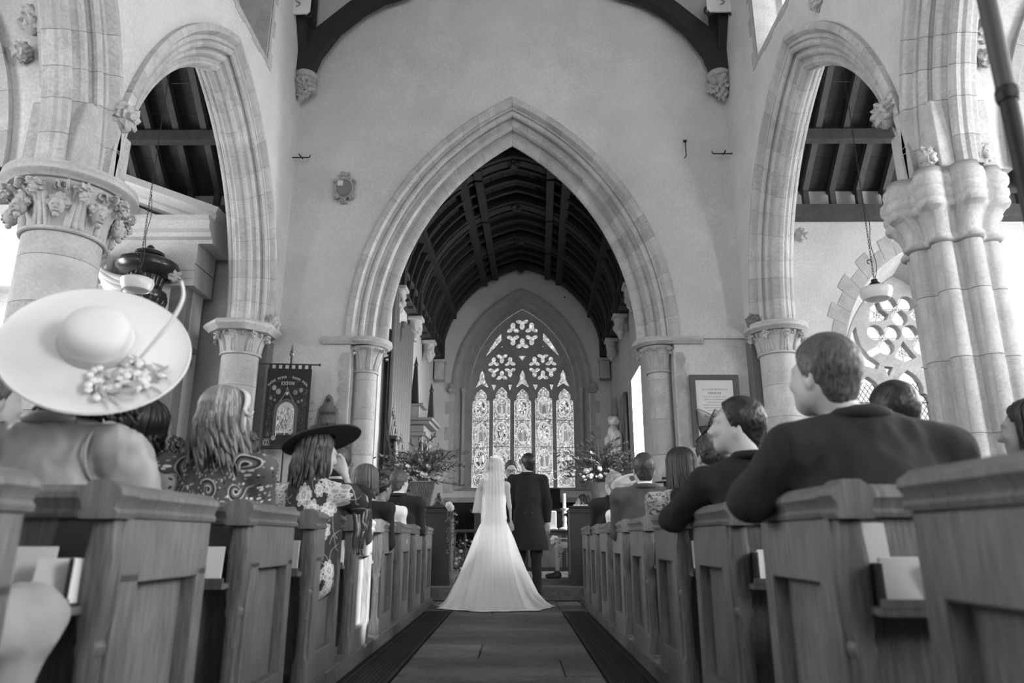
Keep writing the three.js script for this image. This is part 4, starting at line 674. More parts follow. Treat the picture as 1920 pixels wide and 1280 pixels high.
// ---------------------------------------------------------------- hymn books, orders of service and cards on the pew ledges
function sheet(label, pos, w, h, d, turn, lean, mat, cat = 'booklet', grp) {
  const t = thing(cat === 'card' ? 'service_card' : cat === 'book' ? 'hymn_book' : 'service_booklet', label, cat, pos, turn);
  const g = rbx(w, h, d, 0.002, 0, h / 2, 0); g.rotateX(-lean);
  part('cover', g, mat, t);
  if (d > 0.006) part('page_edges', rbx(w - 0.006, h - 0.004, d - 0.004, 0.001, 0.004, h / 2 + 0.003, 0).rotateX(-lean), paper, t);
  return t;
}
{
  const L = (k, s) => -PB(k) + 0.05, Y = 0.095 + 0.527, dim = std({ name: 'grey card', color: G(0.42) });
  sheet('wide white card leaning behind the booklets at the nearest bride side ledge', [-1.235, Y, L(1) - 0.01], 0.12, 0.14, 0.004, 0.05, 0.12, paper, 'card');
  sheet('pale open order of service on the ledge behind the woman in the pale hat', [-1.15, Y, L(1) + 0.03], 0.085, 0.112, 0.01, 0.15, 0.2, paper);
  sheet('second pale booklet tucked behind the open one on the bride side ledge', [-1.125, Y, L(1) + 0.0], 0.05, 0.11, 0.008, -0.1, 0.2, dim);
  sheet('dark upright folder behind the booklets at the nearest bride side ledge', [-1.15, Y, L(1) - 0.035], 0.11, 0.21, 0.006, 0.0, 0.1, darkCover, 'folder');
  sheet('dark prayer book beside the pale booklets on the bride side ledge', [-1.1, Y, L(1) + 0.01], 0.012, 0.11, 0.07, 0.1, 0.05, darkCover, 'book');
  sheet('white booklet standing alone on the ledge behind the blonde woman', [-1.165, Y, L(2) + 0.02], 0.12, 0.13, 0.008, 0.1, 0.16, paper);
  sheet('dark folder standing on the ledge behind the blonde woman', [-1.15, Y, L(2) - 0.03], 0.12, 0.2, 0.006, 0, 0.1, darkCover, 'folder');
  sheet('sunlit white booklet on the ledge beside the bright bench end', [-1.14, Y, L(4) + 0.01], 0.11, 0.15, 0.012, 0.0, 0.14, paper);
  sheet('pale booklet standing on the ledge behind the tall man on the groom side', [0.955, Y, L(1) + 0.03], 0.095, 0.115, 0.012, -0.1, 0.2, dim);
  sheet('tall pale card leaning behind the booklet below the tall man', [0.93, Y, L(1) - 0.025], 0.07, 0.2, 0.004, 0.1, 0.1, dim, 'card');
  sheet('dark hymn book at the inner side of the booklet below the tall man', [0.898, Y, L(1) + 0.01], 0.01, 0.1, 0.08, -0.1, 0.04, darkCover, 'book');
  sheet('dark hymn book at the outer side of the booklet below the tall man', [1.02, Y, L(1) + 0.01], 0.02, 0.1, 0.08, 0.1, 0.04, darkCover, 'book');
  sheet('white card with two lines of print on the ledge behind the man looking aside', [0.965, Y, L(2) + 0.02], 0.1, 0.12, 0.004, -0.05, 0.14, paper, 'card');
  sheet('dark hymn book next to the printed white card', [0.9, Y, L(2) + 0.01], 0.012, 0.11, 0.08, 0, 0.03, darkCover, 'book');
  for (const [k, t] of [[3, 'behind the woman with the feathered fascinator'], [4, 'behind the woman in the leopard print'], [5, 'behind the man in grey']]) sheet(`pale booklet end showing on the ledge ${t}`, [0.93, Y, L(k) + 0.02], 0.07, 0.15, 0.008, 0, 0.12, paper);
  for (const [k, t] of [[3, 'behind the woman in the dark hat'], [5, 'behind the bob-haired woman']]) sheet(`pale booklet end showing on the ledge ${t}`, [-1.13, Y, L(k) + 0.02], 0.07, 0.15, 0.008, 0, 0.12, dim);
}
// ---------------------------------------------------------------- banner, hymn board, memorial board
{
  const b = thing('church_banner', 'dark embroidered church banner on a pole by the half pier', 'banner', [-3.78, 0, -11.62], 0.1);
  const tex = canvasTex(512, 800, (g, w, h) => {
    const q = rng(55); g.fillStyle = grey(26); g.fillRect(0, 0, w, h);
    for (let i = 0; i < 900; i++) { g.fillStyle = grey(18 + q() * 22); g.fillRect(q() * w, 0, 1 + q() * 2, h); }
    g.strokeStyle = grey(86); g.lineWidth = 3; g.strokeRect(46, 130, w - 92, h - 150); g.lineWidth = 2; g.strokeRect(70, 200, w - 140, h - 240);
    for (let i = 0; i < 120; i++) { const side = q() < 0.5 ? 40 + q() * 70 : w - 110 + q() * 70, y = 210 + q() * (h - 240); g.strokeStyle = grey(60 + q() * 80); g.beginPath(); g.arc(side, y, 4 + q() * 12, q() * 6, q() * 6); g.stroke(); }
    for (const [x, y, r, c] of [[90, 195, 26, 150], [142, 232, 28, 140], [340, 238, 26, 110], [402, 215, 24, 130], [60, 300, 16, 140], [108, 318, 16, 110], [380, 330, 16, 120], [420, 318, 15, 130], [130, 690, 26, 150], [60, 655, 20, 90]]) { g.fillStyle = grey(c); g.beginPath(); g.arc(x, y, r, 0, TAU); g.fill(); g.strokeStyle = grey(60); g.lineWidth = 2; for (let k = 0; k < 3; k++) { g.beginPath(); g.arc(x, y, r * (0.3 + k * 0.25), k, k + 5); g.stroke(); } }
    g.fillStyle = grey(75); g.beginPath(); g.moveTo(110, 660); g.lineTo(110, 420); g.quadraticCurveTo(120, 320, 245, 300); g.quadraticCurveTo(375, 320, 385, 420); g.lineTo(385, 660); g.fill();
    g.strokeStyle = grey(140); g.lineWidth = 6; g.beginPath(); g.moveTo(165, 330); g.quadraticCurveTo(230, 250, 245, 190); g.quadraticCurveTo(262, 250, 330, 330); g.stroke();
    g.fillStyle = grey(170); g.beginPath(); g.moveTo(145, 640); g.lineTo(145, 430); g.quadraticCurveTo(160, 345, 245, 335); g.quadraticCurveTo(335, 345, 345, 430); g.lineTo(345, 640); g.fill();
    for (let i = 0; i < 260; i++) { g.fillStyle = grey(70 + q() * 150); const x = 150 + q() * 180, y = 380 + q() * 250; g.fillRect(x, y, 3 + q() * 9, 8 + q() * 34); }
    g.fillStyle = grey(190); g.beginPath(); for (let i = 0; i < 10; i++) { const a = i / 10 * TAU - PI / 2, r = i % 2 ? 10 : 26; g.lineTo(245 + r * cos(a), 250 + r * sin(a)); } g.fill();
    g.fillStyle = grey(185); g.textAlign = 'center'; g.font = 'bold 38px serif';
    const word = 'SAINT PETER · SAINT PAUL'; for (let i = 0; i < word.length; i++) { const a = (i - (word.length - 1) / 2) * 0.062, r = 330; g.save(); g.translate(245 + r * sin(a), 425 - r * cos(a)); g.rotate(a); g.font = 'bold 32px serif'; g.fillText(word[i], 0, 0); g.restore(); }
    g.font = 'bold 44px serif'; g.fillText('EXTON', 245, 165);
    g.strokeStyle = grey(175); g.lineWidth = 7; for (const x of [40, 66]) { g.beginPath(); g.ellipse(x, 735, 14, 26, 0, 0, TAU); g.stroke(); }
    g.strokeStyle = grey(130); g.lineWidth = 5; g.strokeRect(14, 700, 84, 60);
  });
  const cloth = new THREE.PlaneGeometry(0.72, 1.35, 24, 30), p = cloth.attributes.position; for (let i = 0; i < p.count; i++) p.setZ(i, 0.012 * sin(p.getX(i) * 22 + p.getY(i) * 2) * (0.6 - p.getY(i) * 0.4)); cloth.computeVertexNormals();
  part('cloth', cloth.translate(0, 2.86, 0.03), std({ name: 'embroidered cloth', map: tex, side: THREE.DoubleSide, roughness: 0.85 }), b, true);
  for (let i = 0; i < 7; i++) part('loop', bx(0.05, 0.09, 0.012, -0.32 + i * 0.107, 3.57, 0.03), std({ name: 'banner loops', color: G(0.02) }), b);
  part('cross_bar', [new THREE.CylinderGeometry(0.013, 0.013, 0.95, 12).rotateZ(PI / 2).translate(0, 3.61, 0.03), sph(0.024, -0.48, 3.61, 0.03), sph(0.024, 0.48, 3.61, 0.03)], oakDark, b);
  part('pole', cyl(0.018, 0.016, 3.75, 14, 0, 0, 0), oakDark, b);
  part('finial', lathe([[0.018, 3.75], [0.035, 3.77], [0.04, 3.8], [0.025, 3.82], [0.035, 3.84], [0.02, 3.87], [0.015, 3.92], [0.004, 3.97], [0, 3.98]], 16), std({ name: 'brass', color: G(0.2), metalness: 0.7, roughness: 0.4 }), b);
  part('pole_stand', lathe([[0, 0], [0.2, 0], [0.2, 0.04], [0.05, 0.08], [0.03, 0.2], [0, 0.2]], 20), oakDark, b);
}
{
  const hb = thing('hymn_board', 'wooden hymn number board with a pointed top on the arch wall', 'board', [-3.21, 1.55, -12.06]);
  part('board', sharp(extr([[-0.165, 0], [0.165, 0], [0.165, 1.38], [0.12, 1.43], [0.09, 1.46], [0.045, 1.6], [0, 1.64], [-0.045, 1.6], [-0.09, 1.46], [-0.12, 1.43], [-0.165, 1.38]], 0.04, 0.008), 0.4), oaks[1], hb);
  for (let i = 0; i < 5; i++) part('number_rail', bx(0.32, 0.02, 0.025, 0, 0.16 + i * 0.24, 0.045), oakDark, hb);
  const font = await new FontLoader().loadAsync('fonts/droid/droid_serif_bold.typeface.json');
  const tg = new TextGeometry('HYMNS', { font, size: 0.05, depth: 0.006, curveSegments: 3 }); tg.computeBoundingBox(); part('lettering', tg.translate(-tg.boundingBox.max.x / 2, 1.28, 0.042), iron, hb);
  part('rosette', lump(0.03, 2, 0.3, 10).translate(0, 1.53, 0.045), oakDark, hb);
  part('bracket', bx(0.12, 0.06, 0.06, 0, 0.1, -0.02), oakDark, hb);
  const ring = thing('iron_hoop', 'thin pale hoop leaning beside the banner cloth', 'hoop', at(584, 770, 11.8).toArray());
  part('hoop', new THREE.TorusGeometry(0.14, 0.008, 8, 40).scale(0.55, 1, 1), greyMarble, ring); part('spoke', bx(0.15, 0.01, 0.01), greyMarble, ring);
}
{
  const mb = thing('memorial_board', 'white lettered memorial tablet in a dark frame on the arch wall', 'memorial', [3.44, 2.9, -12.06]);
  const W = 0.85, H = 1.24; 
  const tex = canvasTex(512, 760, (g, w, h) => { g.fillStyle = grey(205); g.fillRect(0, 0, w, h); g.fillStyle = grey(40); g.textAlign = 'center';
    const L = [['italic 34px serif', 'In Loving Memory of', 130], ['bold 38px serif', 'FRANCES', 180], ['24px serif', 'WIDOW OF CHARLES NOEL,', 222], ['24px serif', 'EARL OF GAINSBOROUGH,', 256], ['22px serif', 'AND DAUGHTER OF', 292], ['22px serif', 'ROBERT, 3RD EARL OF RODEN,', 326], ['22px serif', 'BORN 14TH NOVEMBER 1814,', 360], ['22px serif', 'DIED 12TH MAY 1885.', 392], ['22px serif', 'FOR SIXTEEN SUMMERS', 440], ['22px serif', 'SHE WAS MOST OF HER LIFE', 472], ['22px serif', 'AT EXTON, IN WHOSE', 504], ['22px serif', 'CHURCH SHE WORSHIPPED.', 536], ['22px serif', 'IN THE RESTORATION OF THIS', 568], ['22px serif', 'CHURCH SHE TOOK PART.', 600], ['20px serif', 'THIS STONE IS ERECTED', 646], ['20px serif', 'BY HER CHILDREN', 676]];
    for (const [f, s, y] of L) { g.font = f; g.fillText(s, w / 2, y, w - 50); }
    g.strokeStyle = grey(150); g.lineWidth = 2; g.beginPath(); g.moveTo(200, 70); g.quadraticCurveTo(256, 40, 312, 70); g.stroke(); });
  part('frame', sharp(extr([[-W / 2, -H / 2], [W / 2, -H / 2], [W / 2, H / 2], [-W / 2, H / 2]], 0.06, 0.012, [[[-W / 2 + 0.1, -H / 2 + 0.1], [-W / 2 + 0.1, H / 2 - 0.09], [W / 2 - 0.1, H / 2 - 0.09], [W / 2 - 0.1, -H / 2 + 0.1]]]), 0.3), greyMarbleDark(), mb);
  part('tablet', new THREE.PlaneGeometry(W - 0.2, H - 0.19).translate(0, 0.005, 0.03), std({ name: 'lettered tablet', map: tex, roughness: 0.6 }), mb, true);
  part('backing', bx(W - 0.1, H - 0.1, 0.02, 0, 0, 0.012), greyMarble, mb);
  const co = thing('wall_cable', 'thin cable running along the arch wall to the half pier', 'cable', [0, 0, 0]); part('cable', bar([3.25, 4.19, -12.09], [4.08, 4.19, -12.09], 0.012, 0.012), mortar, co);
}
function greyMarbleDark() { return std({ name: 'dark slate frame', color: G(0.1), map: stoneMap, roughness: 0.6 }); }
// ---------------------------------------------------------------- pendant lamps
for (const s of [-1, 1]) {
  const p = s < 0 ? at(258, 528, 9.0) : at(1642, 545, 9.1), t = thing('pendant_lamp', s < 0 ? 'white glass pendant lamp on a chain before the marble monument' : 'white glass pendant lamp on a chain before the clear window', 'lamp', p.toArray());
  const opal = phys({ name: 'opal glass', color: G(0.8), roughness: 0.35, transmission: 0.35, thickness: 0 });
  part('glass_bowl', lathe([[0.05, 0.06], [0.16, 0.05], [0.2, 0.03], [0.21, 0.0], [0.195, -0.07], [0.17, -0.12], [0.155, -0.125], [0.15, -0.115], [0.18, -0.06], [0.19, 0.0], [0.15, 0.035], [0.05, 0.045]], 40), opal, t);
  part('gallery', lathe([[0, 0.16], [0.04, 0.16], [0.045, 0.12], [0.07, 0.1], [0.075, 0.075], [0.12, 0.06], [0.12, 0.045], [0, 0.045]], 28), iron, t);
  const links = []; for (let i = 0; i < 122; i++) links.push(new THREE.TorusGeometry(0.016, 0.004, 5, 10).scale(0.7, 1.5, 1).rotateY(i % 2 * PI / 2).translate(0, 0.18 + i * 0.042, 0)); part('chain', links, iron, t);
  part('flex', tube([[0.01, 0.15, 0], [0.05, 0.35, 0.02], [0.02, 0.7, 0], [0.05, 1.0, 0], [0.015, 1.3, 0]], 0.005, 30, 5), iron, t);
  part('hook', new THREE.TorusGeometry(0.03, 0.006, 6, 16, 4.8).translate(-0.03, 0.42, 0), iron, t);
}
{
  const pole = thing('standing_pole', 'blurred dark pole with a paler top crossing the upper corner', 'pole', [1.272, 0.095, -1.6]);
  part('shaft', cyl(0.02, 0.021, 1.78, 20), iron, pole); part('upper_shaft', cyl(0.0225, 0.0225, 0.34, 20, 0, 1.78, 0), std({ name: 'pale wood', color: G(0.05), roughness: 0.5 }), pole);
  part('ferrule', lathe([[0.024, 1.77], [0.027, 1.78], [0.027, 1.8], [0.024, 1.81]], 20), iron, pole); part('foot', lathe([[0, 0], [0.1, 0], [0.1, 0.02], [0.03, 0.05], [0.02, 0.1]], 20), iron, pole);
  part('finial', [lump(0.035, 3, 0.2, 8).translate(0, 2.15, 0)], std({ name: 'brass top', color: G(0.2), metalness: 0.6, roughness: 0.4 }), pole);
}
// ---------------------------------------------------------------- organ
{
  const o = thing('pipe_organ', 'organ with rows of metal pipes along the chancel side wall', 'organ', cpos(0, 0, 0), CTURN);
  const X = -2.3, z0 = -0.86, z1 = -2.72, n = 16;
  const tinB = std({ name: 'dull pipe metal', color: G(0.1), roughness: 0.55, metalness: 0.35 });
  part('case_back', bx(0.03, 2.9, 1.95, X - 0.07, 3.2, -1.8), oakDark, o);
  for (let i = 0; i < n; i++) {                                       // tall show pipes: two towers with a dip between
    const t = i / (n - 1), z = lerp(z0, z1, t), top = t < 0.26 ? lerp(5.55, 4.6, pow(t / 0.26, 1.4)) : lerp(4.55, 5.1, sst(0.26, 0.5, t)), bot = 2.62 - 0.1 * t - 0.42 * sst(0, 0.35, t) + 0.12 * sst(0.35, 0.5, t) - 0.25 * sst(0.5, 0.7, t), r = 0.048;
    const body = [cyl(r, r, top - bot - 0.35, 14, X, bot + 0.35, z), cyl(0.012, r, 0.35, 14, X, bot, z)];
    const pp = part('pipe', body, [tin, tinB][i % 2], o); part('pipe_mouth', [bx(0.012, 0.1, 0.05, X + r * 0.9, bot + 0.4, z), sph(0.02, X + r * 0.9, bot + 0.5, z, 0.5, 1.2, 1)], iron, pp);
  }
  for (let i = 0; i < 28; i++) { const t = i / 27, z = lerp(z0, z1, t), bot = 1.98, top = 2.5 - 0.1 * t - 0.42 * sst(0, 0.35, t) + 0.12 * sst(0.35, 0.5, t) - 0.22 * sst(0.5, 0.7, t); part('small_pipe', [cyl(0.03, 0.03, max(0.1, top - bot - 0.14), 10, X + 0.12, bot + 0.14, z), cyl(0.008, 0.03, 0.14, 10, X + 0.12, bot, z)], tin, o); }
  const rail = []; for (let i = 0; i <= 12; i++) { const t = i / 12; rail.push([X + 0.08, 2.58 - 0.1 * t - 0.42 * sst(0, 0.35, t) + 0.12 * sst(0.35, 0.5, t) - 0.24 * sst(0.5, 0.7, t), lerp(z0, z1, t)]); }
  const rg = []; for (let i = 0; i < 12; i++) rg.push(bar(rail[i], rail[i + 1], 0.1, 0.07)); part('stepped_rail', rg, oakDark, o);
  part('case_rail', [bx(0.4, 0.1, 2.0, X + 0.08, 1.93, -1.8), bx(0.32, 0.06, 2.0, X + 0.08, 1.83, -1.8)], oaks[1], o);
  part('case', [bx(0.34, 1.4, 1.9, X - 0.0, 1.0, -1.8), bx(0.1, 0.9, 0.1, X + 0.22, 2.1, z1 - 0.05)], oakDark, o);
  part('music_desk', [rbx(0.25, 0.02, 0.35, 0.005, X + 0.3, 1.66, -1.5).rotateZ(0)], oakDark, o); 
  for (let i = 0; i < 3; i++) part('panel', bx(0.02, 0.9, 0.5, X + 0.18, 0.95, -1.2 - i * 0.6), oaks[1], o);
}
// wall monuments in the chancel
{
  const m = thing('wall_monument', 'small classical wall monument with obelisks beyond the organ pipes', 'monument', cpos(-CW + 0.02, 0.3, -3.6), CTURN);
  part('body', [bx(0.3, 1.1, 0.9, 0.15, 2.1, 0), bx(0.4, 0.1, 1.1, 0.2, 1.5, 0)], greyMarble, m);
  part('columns', cyl(0.07, 0.06, 0.95, 16, 0.36, 1.56, -0.36), darkMarble, m); part('columns', cyl(0.07, 0.06, 0.95, 16, 0.36, 1.56, 0.36), darkMarble, m);
  part('capital', [lump(0.11, 1, 0.3, 9).translate(0.36, 2.55, -0.36), lump(0.11, 2, 0.3, 9).translate(0.36, 2.55, 0.36)], greyMarble, m);
  part('entablature', [rbx(0.5, 0.08, 1.15, 0.01, 0.25, 2.66, 0), rbx(0.44, 0.14, 1.05, 0.01, 0.22, 2.78, 0), rbx(0.58, 0.07, 1.25, 0.02, 0.29, 2.9, 0), rbx(0.64, 0.06, 1.32, 0.02, 0.32, 2.97, 0), rbx(0.3, 0.3, 0.5, 0.02, 0.15, 3.15, 0.1), rbx(0.4, 0.07, 0.6, 0.02, 0.2, 3.33, 0.1)], greyMarble, m);
  const ob = (h) => [lathe([[0.11, 0], [0.05, h], [0, h + 0.001]], 4).rotateY(PI / 4), sph(0.05, 0, h + 0.05, 0), lathe([[0.04, h + 0.08], [0.02, h + 0.16], [0.004, h + 0.24], [0, h + 0.25]], 12)];
  part('obelisk', ob(0.75).map((g) => g.translate(0.42, 3.0, -0.5)), darkMarble, m); part('obelisk', ob(0.8).map((g) => g.translate(0.2, 3.36, 0.42)), darkMarble, m);
  part('scroll_carving', [lump(0.14, 5, 0.4, 9, 4).scale(0.6, 2.4, 1).translate(0.06, 3.6, -0.1)], greyMarble, m);
  const s = thing('marble_statue', 'white marble figure before a dark slab on the chancel wall', 'statue', cpos(CW - 0.02, 0, -4.4), CTURN);
  part('dark_slab', rbx(0.08, 2.5, 0.9, 0.02, -0.04, 2.75, 0.15), darkMarble, s);
  part('figure', [lump(0.2, 4, 0.25, 7, 4).scale(0.9, 3.4, 1).translate(-0.26, 2.6, 0), lump(0.13, 8, 0.2, 7, 4).translate(-0.26, 3.42, 0), lump(0.22, 11, 0.35, 7, 4).translate(-0.3, 1.75, 0.05), lump(0.14, 14, 0.3, 7, 4).scale(1, 2, 1).translate(-0.32, 2.95, 0.1)], marble, s);
  part('plinth', rbx(0.5, 0.3, 0.7, 0.02, -0.25, 1.45, 0), greyMarble, s);
  const p = thing('pyramid_slab', 'tall grey pointed marble slab on the chancel wall by the end window', 'monument', cpos(CW - 0.02, 0, -5.9), CTURN);
  part('slab', sharp(extr([[-0.45, 0], [0.45, 0], [0.02, 2.75], [-0.02, 2.75]], 0.12, 0.01).rotateY(-PI / 2).translate(0, 1.5, 0), 0.4), greyMarble, p);
  part('base', rbx(0.3, 0.25, 1.1, 0.02, -0.15, 1.4, 0), marble, p);
}
// ---------------------------------------------------------------- choir desks, altar, candle, lectern figure
{
  const desk = (x0, x1, label) => { const t = thing('choir_desk', label, 'desk', [(x0 + x1) / 2, 0.177, -10.35]), w = x1 - x0;
    part('end_board', rbx(w, 1.0, 0.08, 0.008, 0, 0.52, 0.2), oakDark, t); part('desk_body', rbx(w - 0.08, 0.9, 1.1, 0.01, 0, 0.47, -0.4), oakDark, t);
    part('moulded_top', [rbx(w + 0.03, 0.03, 0.14, 0.008, 0, 1.03, 0.2), rbx(w + 0.02, 0.03, 1.2, 0.008, 0, 0.96, -0.35)], oakDark, t); part('plinth', rbx(w + 0.03, 0.14, 0.14, 0.01, 0, 0.07, 0.22), oakDark, t);
    part('edge_post', sharp(extr([[-0.02, 0.14], [0.03, 0.18], [0.02, 0.3], [0.02, 0.85], [0.035, 0.9], [0.035, 1.0], [-0.02, 1.0]], 0.06).translate(x0 < 0 ? w / 2 : -w / 2, 0, 0.16), 0.4), oaks[1], t); return t; };
  desk(-1.24, -0.9, 'dark oak choir desk end with a flower garland, bride side of the step'); desk(0.76, 1.1, 'dark oak choir desk end, groom side of the step');
  const fig = thing('carved_finial', 'small dark carved kneeling figure on the choir desk', 'carving', [-1.08, 1.215, -10.2]);
  part('figure', [lump(0.055, 6, 0.25, 8, 4).scale(1, 1.2, 1).translate(0, 0.06, 0), sph(0.032, 0.005, 0.155, 0, 1, 1.15, 1), lump(0.07, 9, 0.25, 8).scale(1.1, 0.5, 1).translate(0, 0.02, 0)], std({ name: 'bronze', color: G(0.05), roughness: 0.4 }), fig);
  const al = thing('altar', 'altar hung with a dark pleated curtain below the east window', 'altar', cpos(0, 0.47, ZE + 0.9), CTURN);
  part('table', [rbx(2.6, 0.08, 0.7, 0.01, 0, 1.0, 0), bx(2.4, 0.95, 0.5, 0, 0.48, 0)], oakDark, al);
  const cur = []; for (let i = 0; i < 76; i++) cur.push(cyl(0.03, 0.03, 1.15, 8, -1.95 + i * 0.052, 0.1, -0.7)); part('curtain', cur, std({ name: 'dark velvet', color: G(0.012), roughness: 1 }), al);
  part('curtain_rail', [bx(4.0, 0.06, 0.1, 0, 1.28, -0.72), bx(4.2, 0.08, 0.16, 0, 1.34, -0.78)], greyMarble, al);
  const wing = []; for (let i = 0; i < 8; i++) wing.push(cyl(0.035, 0.035, 1.5, 8, 0.62 + i * 0.05, 0.1, -0.55 + 0.02 * (i % 2))); part('side_curtain', wing, std({ name: 'dark velvet wing', color: G(0.02), roughness: 1 }), al);
  const cr = thing('communion_rail', 'low oak rail crossing the chancel behind the couple', 'rail', cpos(0, 0.177, -3.9), CTURN);
  part('top_rail', rbx(4.4, 0.07, 0.12, 0.015, 0, 0.77, 0), oakDark, cr); for (let i = 0; i < 19; i++) part('baluster', lathe([[0.035, 0], [0.02, 0.1], [0.03, 0.3], [0.018, 0.45], [0.03, 0.6], [0.02, 0.74]], 12).translate(-2.1 + i * 0.233, 0, 0), oakDark, cr);
  const c = thing('altar_candle', 'tall white candle on a pale turned stand behind the groom', 'candle', at(1059, 993, 15.2).toArray());
  c.position.y = 0.957;
  const ct = thing('credence_table', 'dark low cupboard carrying the candle beyond the groom', 'cupboard', [0.95, 0.177, -14.9]); part('body', rbx(1.5, 0.74, 0.9, 0.01, 0, 0.37, 0), oakDark, ct); part('top', rbx(1.56, 0.04, 0.98, 0.01, 0, 0.76, 0), oakDark, ct); for (const x of [-0.37, 0.37]) part('door', rbx(0.66, 0.6, 0.02, 0.006, x, 0.37, 0.455), oaks[1], ct);
  part('stand', lathe([[0, 0], [0.12, 0], [0.12, 0.03], [0.05, 0.06], [0.035, 0.16], [0.05, 0.22], [0.035, 0.28], [0.05, 0.34], [0.035, 0.38], [0.07, 0.41], [0.09, 0.43], [0.09, 0.44], [0, 0.44]], 20), marble, c);
  part('wax', cyl(0.035, 0.034, 0.3, 16, 0, 0.44, 0), std({ name: 'wax', color: G(0.75), roughness: 0.5 }), c);
  part('wick', cyl(0.003, 0.002, 0.03, 6, 0, 0.74, 0), iron, c);
  const wc = thing('pale_board', 'upright pale board standing by the groom at the altar rail', 'board', at(1036, 994, 14.5).toArray()); wc.position.y = 0.957; part('board', rbx(0.16, 0.36, 0.05, 0.02, 0, 0.18, 0), paper, wc); part('foot', rbx(0.2, 0.03, 0.14, 0.01, 0, 0.015, 0), paper, wc);
  const rd = thing('reading_desk', 'dark lattice-fronted reading desk with a pitched top below the organ', 'desk', [-2.3, 0.0, -11.2]);
  part('body', rbx(0.75, 1.35, 0.5, 0.01, 0, 0.68, 0), oakDark, rd); part('pitched_top', sharp(extr([[-0.42, 0], [0.42, 0], [0.3, 0.1], [-0.3, 0.1]], 0.6, 0.01), 0.3).translate(0, 1.36, -0.3), oakDark, rd);
  const lat = []; for (let i = -5; i <= 5; i++) lat.push(bar([i * 0.07 - 0.1, 0.95, 0.26], [i * 0.07 + 0.1, 1.3, 0.26], 0.012, 0.012), bar([i * 0.07 + 0.1, 0.95, 0.26], [i * 0.07 - 0.1, 1.3, 0.26], 0.012, 0.012)); part('lattice', lat, oaks[0], rd);
}
// ---------------------------------------------------------------- flowers
const leafMat = phys({ name: 'leaf', color: G(0.09), roughness: 0.55, side: THREE.DoubleSide }), paleLeaf = phys({ name: 'pale foliage', color: G(0.28), roughness: 0.7, side: THREE.DoubleSide }), petalMat = phys({ name: 'white petals', color: G(0.78), roughness: 0.8, side: THREE.DoubleSide });
function leafGeo(l, w) { return loft([[0, 0.02], [0.25, 0.8], [0.5, 1], [0.75, 0.65], [1, 0.02]].map(([t, ww]) => [[-w * ww / 2, l * t, 0.06 * l * sin(t * 3)], [0, l * t, 0.06 * l * sin(t * 3) - 0.1 * w], [w * ww / 2, l * t, 0.06 * l * sin(t * 3)]]), false, false, false); }
function rose(r, seed) {
  const q = rng(seed), gs = [sph(r * 0.5, 0, 0, 0, 1, 1.05, 1, 10, 8)];
  for (let k = 0; k < 3; k++) for (let i = 0; i < 5 + k; i++) { const a = i / (5 + k) * TAU + k * 0.7 + q() * 0.3, t = 0.45 + k * 0.4; const g = new THREE.SphereGeometry(r * (0.5 + 0.13 * k), 8, 5, 0, 1.9, 0.5, 1.5); g.scale(1, 1, 0.95).rotateY(-0.95 + PI).rotateX(t - 0.6).translate(0, 0, 0).rotateY(a).translate(sin(a) * r * 0.08 * k, -r * 0.05 * k, cos(a) * r * 0.08 * k); gs.push(g); }
  return merge(gs);
}
const roses = [0, 1, 2].map((k) => rose(1, 60 + k));
function arrangement(pos, label, seed, spread, tall, urn, group) {
  const t = thing('flower_arrangement', label, 'flowers', pos), q = rng(seed), stems = [], leaves = [], pale = [];
  const lg = leafGeo(0.075, 0.022), lp = leafGeo(0.045, 0.026), M4 = new THREE.Matrix4(), put = (g, p, dir, s, out) => { const c = g.clone(), qn = new THREE.Quaternion().setFromUnitVectors(V(0, 1, 0), dir); c.rotateY(q() * 6).scale(s, s, s).applyQuaternion(qn).translate(p.x, p.y, p.z); out.push(c); };
  for (let i = 0; i < 90; i++) {                                       // arching sprays of narrow leaves
    const a = q() * TAU, e = q(), out = (0.25 + 0.75 * sqrt(q())) * spread, up = tall * (0.15 + 0.9 * e) * (1 - 0.55 * out / spread) + (q() < 0.3 ? -0.14 : 0.06);
    const p0 = V(cos(a) * 0.05, 0, sin(a) * 0.05), p2 = V(cos(a) * out * 1.35, up, sin(a) * out * 0.7), p1 = V(cos(a) * out * 0.45, up * 0.75 + 0.06, sin(a) * out * 0.3), cv = new THREE.CatmullRomCurve3([p0, p1, p2]);
    stems.push(new THREE.TubeGeometry(cv, 10, 0.0022, 4));
    const big = q() < 0.65; for (let k = 0; k < 17; k++) { const u = 0.3 + 0.7 * k / 16, p = cv.getPoint(u), d = cv.getTangent(u).multiplyScalar(0.7).add(V(q() - 0.5, q() - 0.3, q() - 0.5).multiplyScalar(1.4)).normalize(); put(big ? lg : lp, p, d, 0.75 + q() * 0.7, big ? leaves : pale); }
  }
  part('stems', stems, leafMat, t); part('foliage', leaves, leafMat, t).userData.kind = 'stuff'; part('pale_foliage', pale, paleLeaf, t).userData.kind = 'stuff';
  for (let i = 0; i < 26; i++) { const a = q() * TAU, o = spread * 0.62 * sqrt(q()), r = i < 6 ? 0.046 : 0.016 + q() * 0.02; const m = part('blossom', roses[i % 3].clone().scale(r, r, r).rotateX(0.7).rotateY(q() * 6), petalMat, t, true); m.position.set(cos(a) * o, (i < 6 ? 0.04 : 0.02) + (1 - o / spread) * tall * 0.42 * q() + 0.03, 0.08 + abs(sin(a)) * o * 0.5); }
  urn(t); return t;
}
const wicker = std({ name: 'woven pot', color: G(0.26), map: stoneMap, roughness: 0.95 });
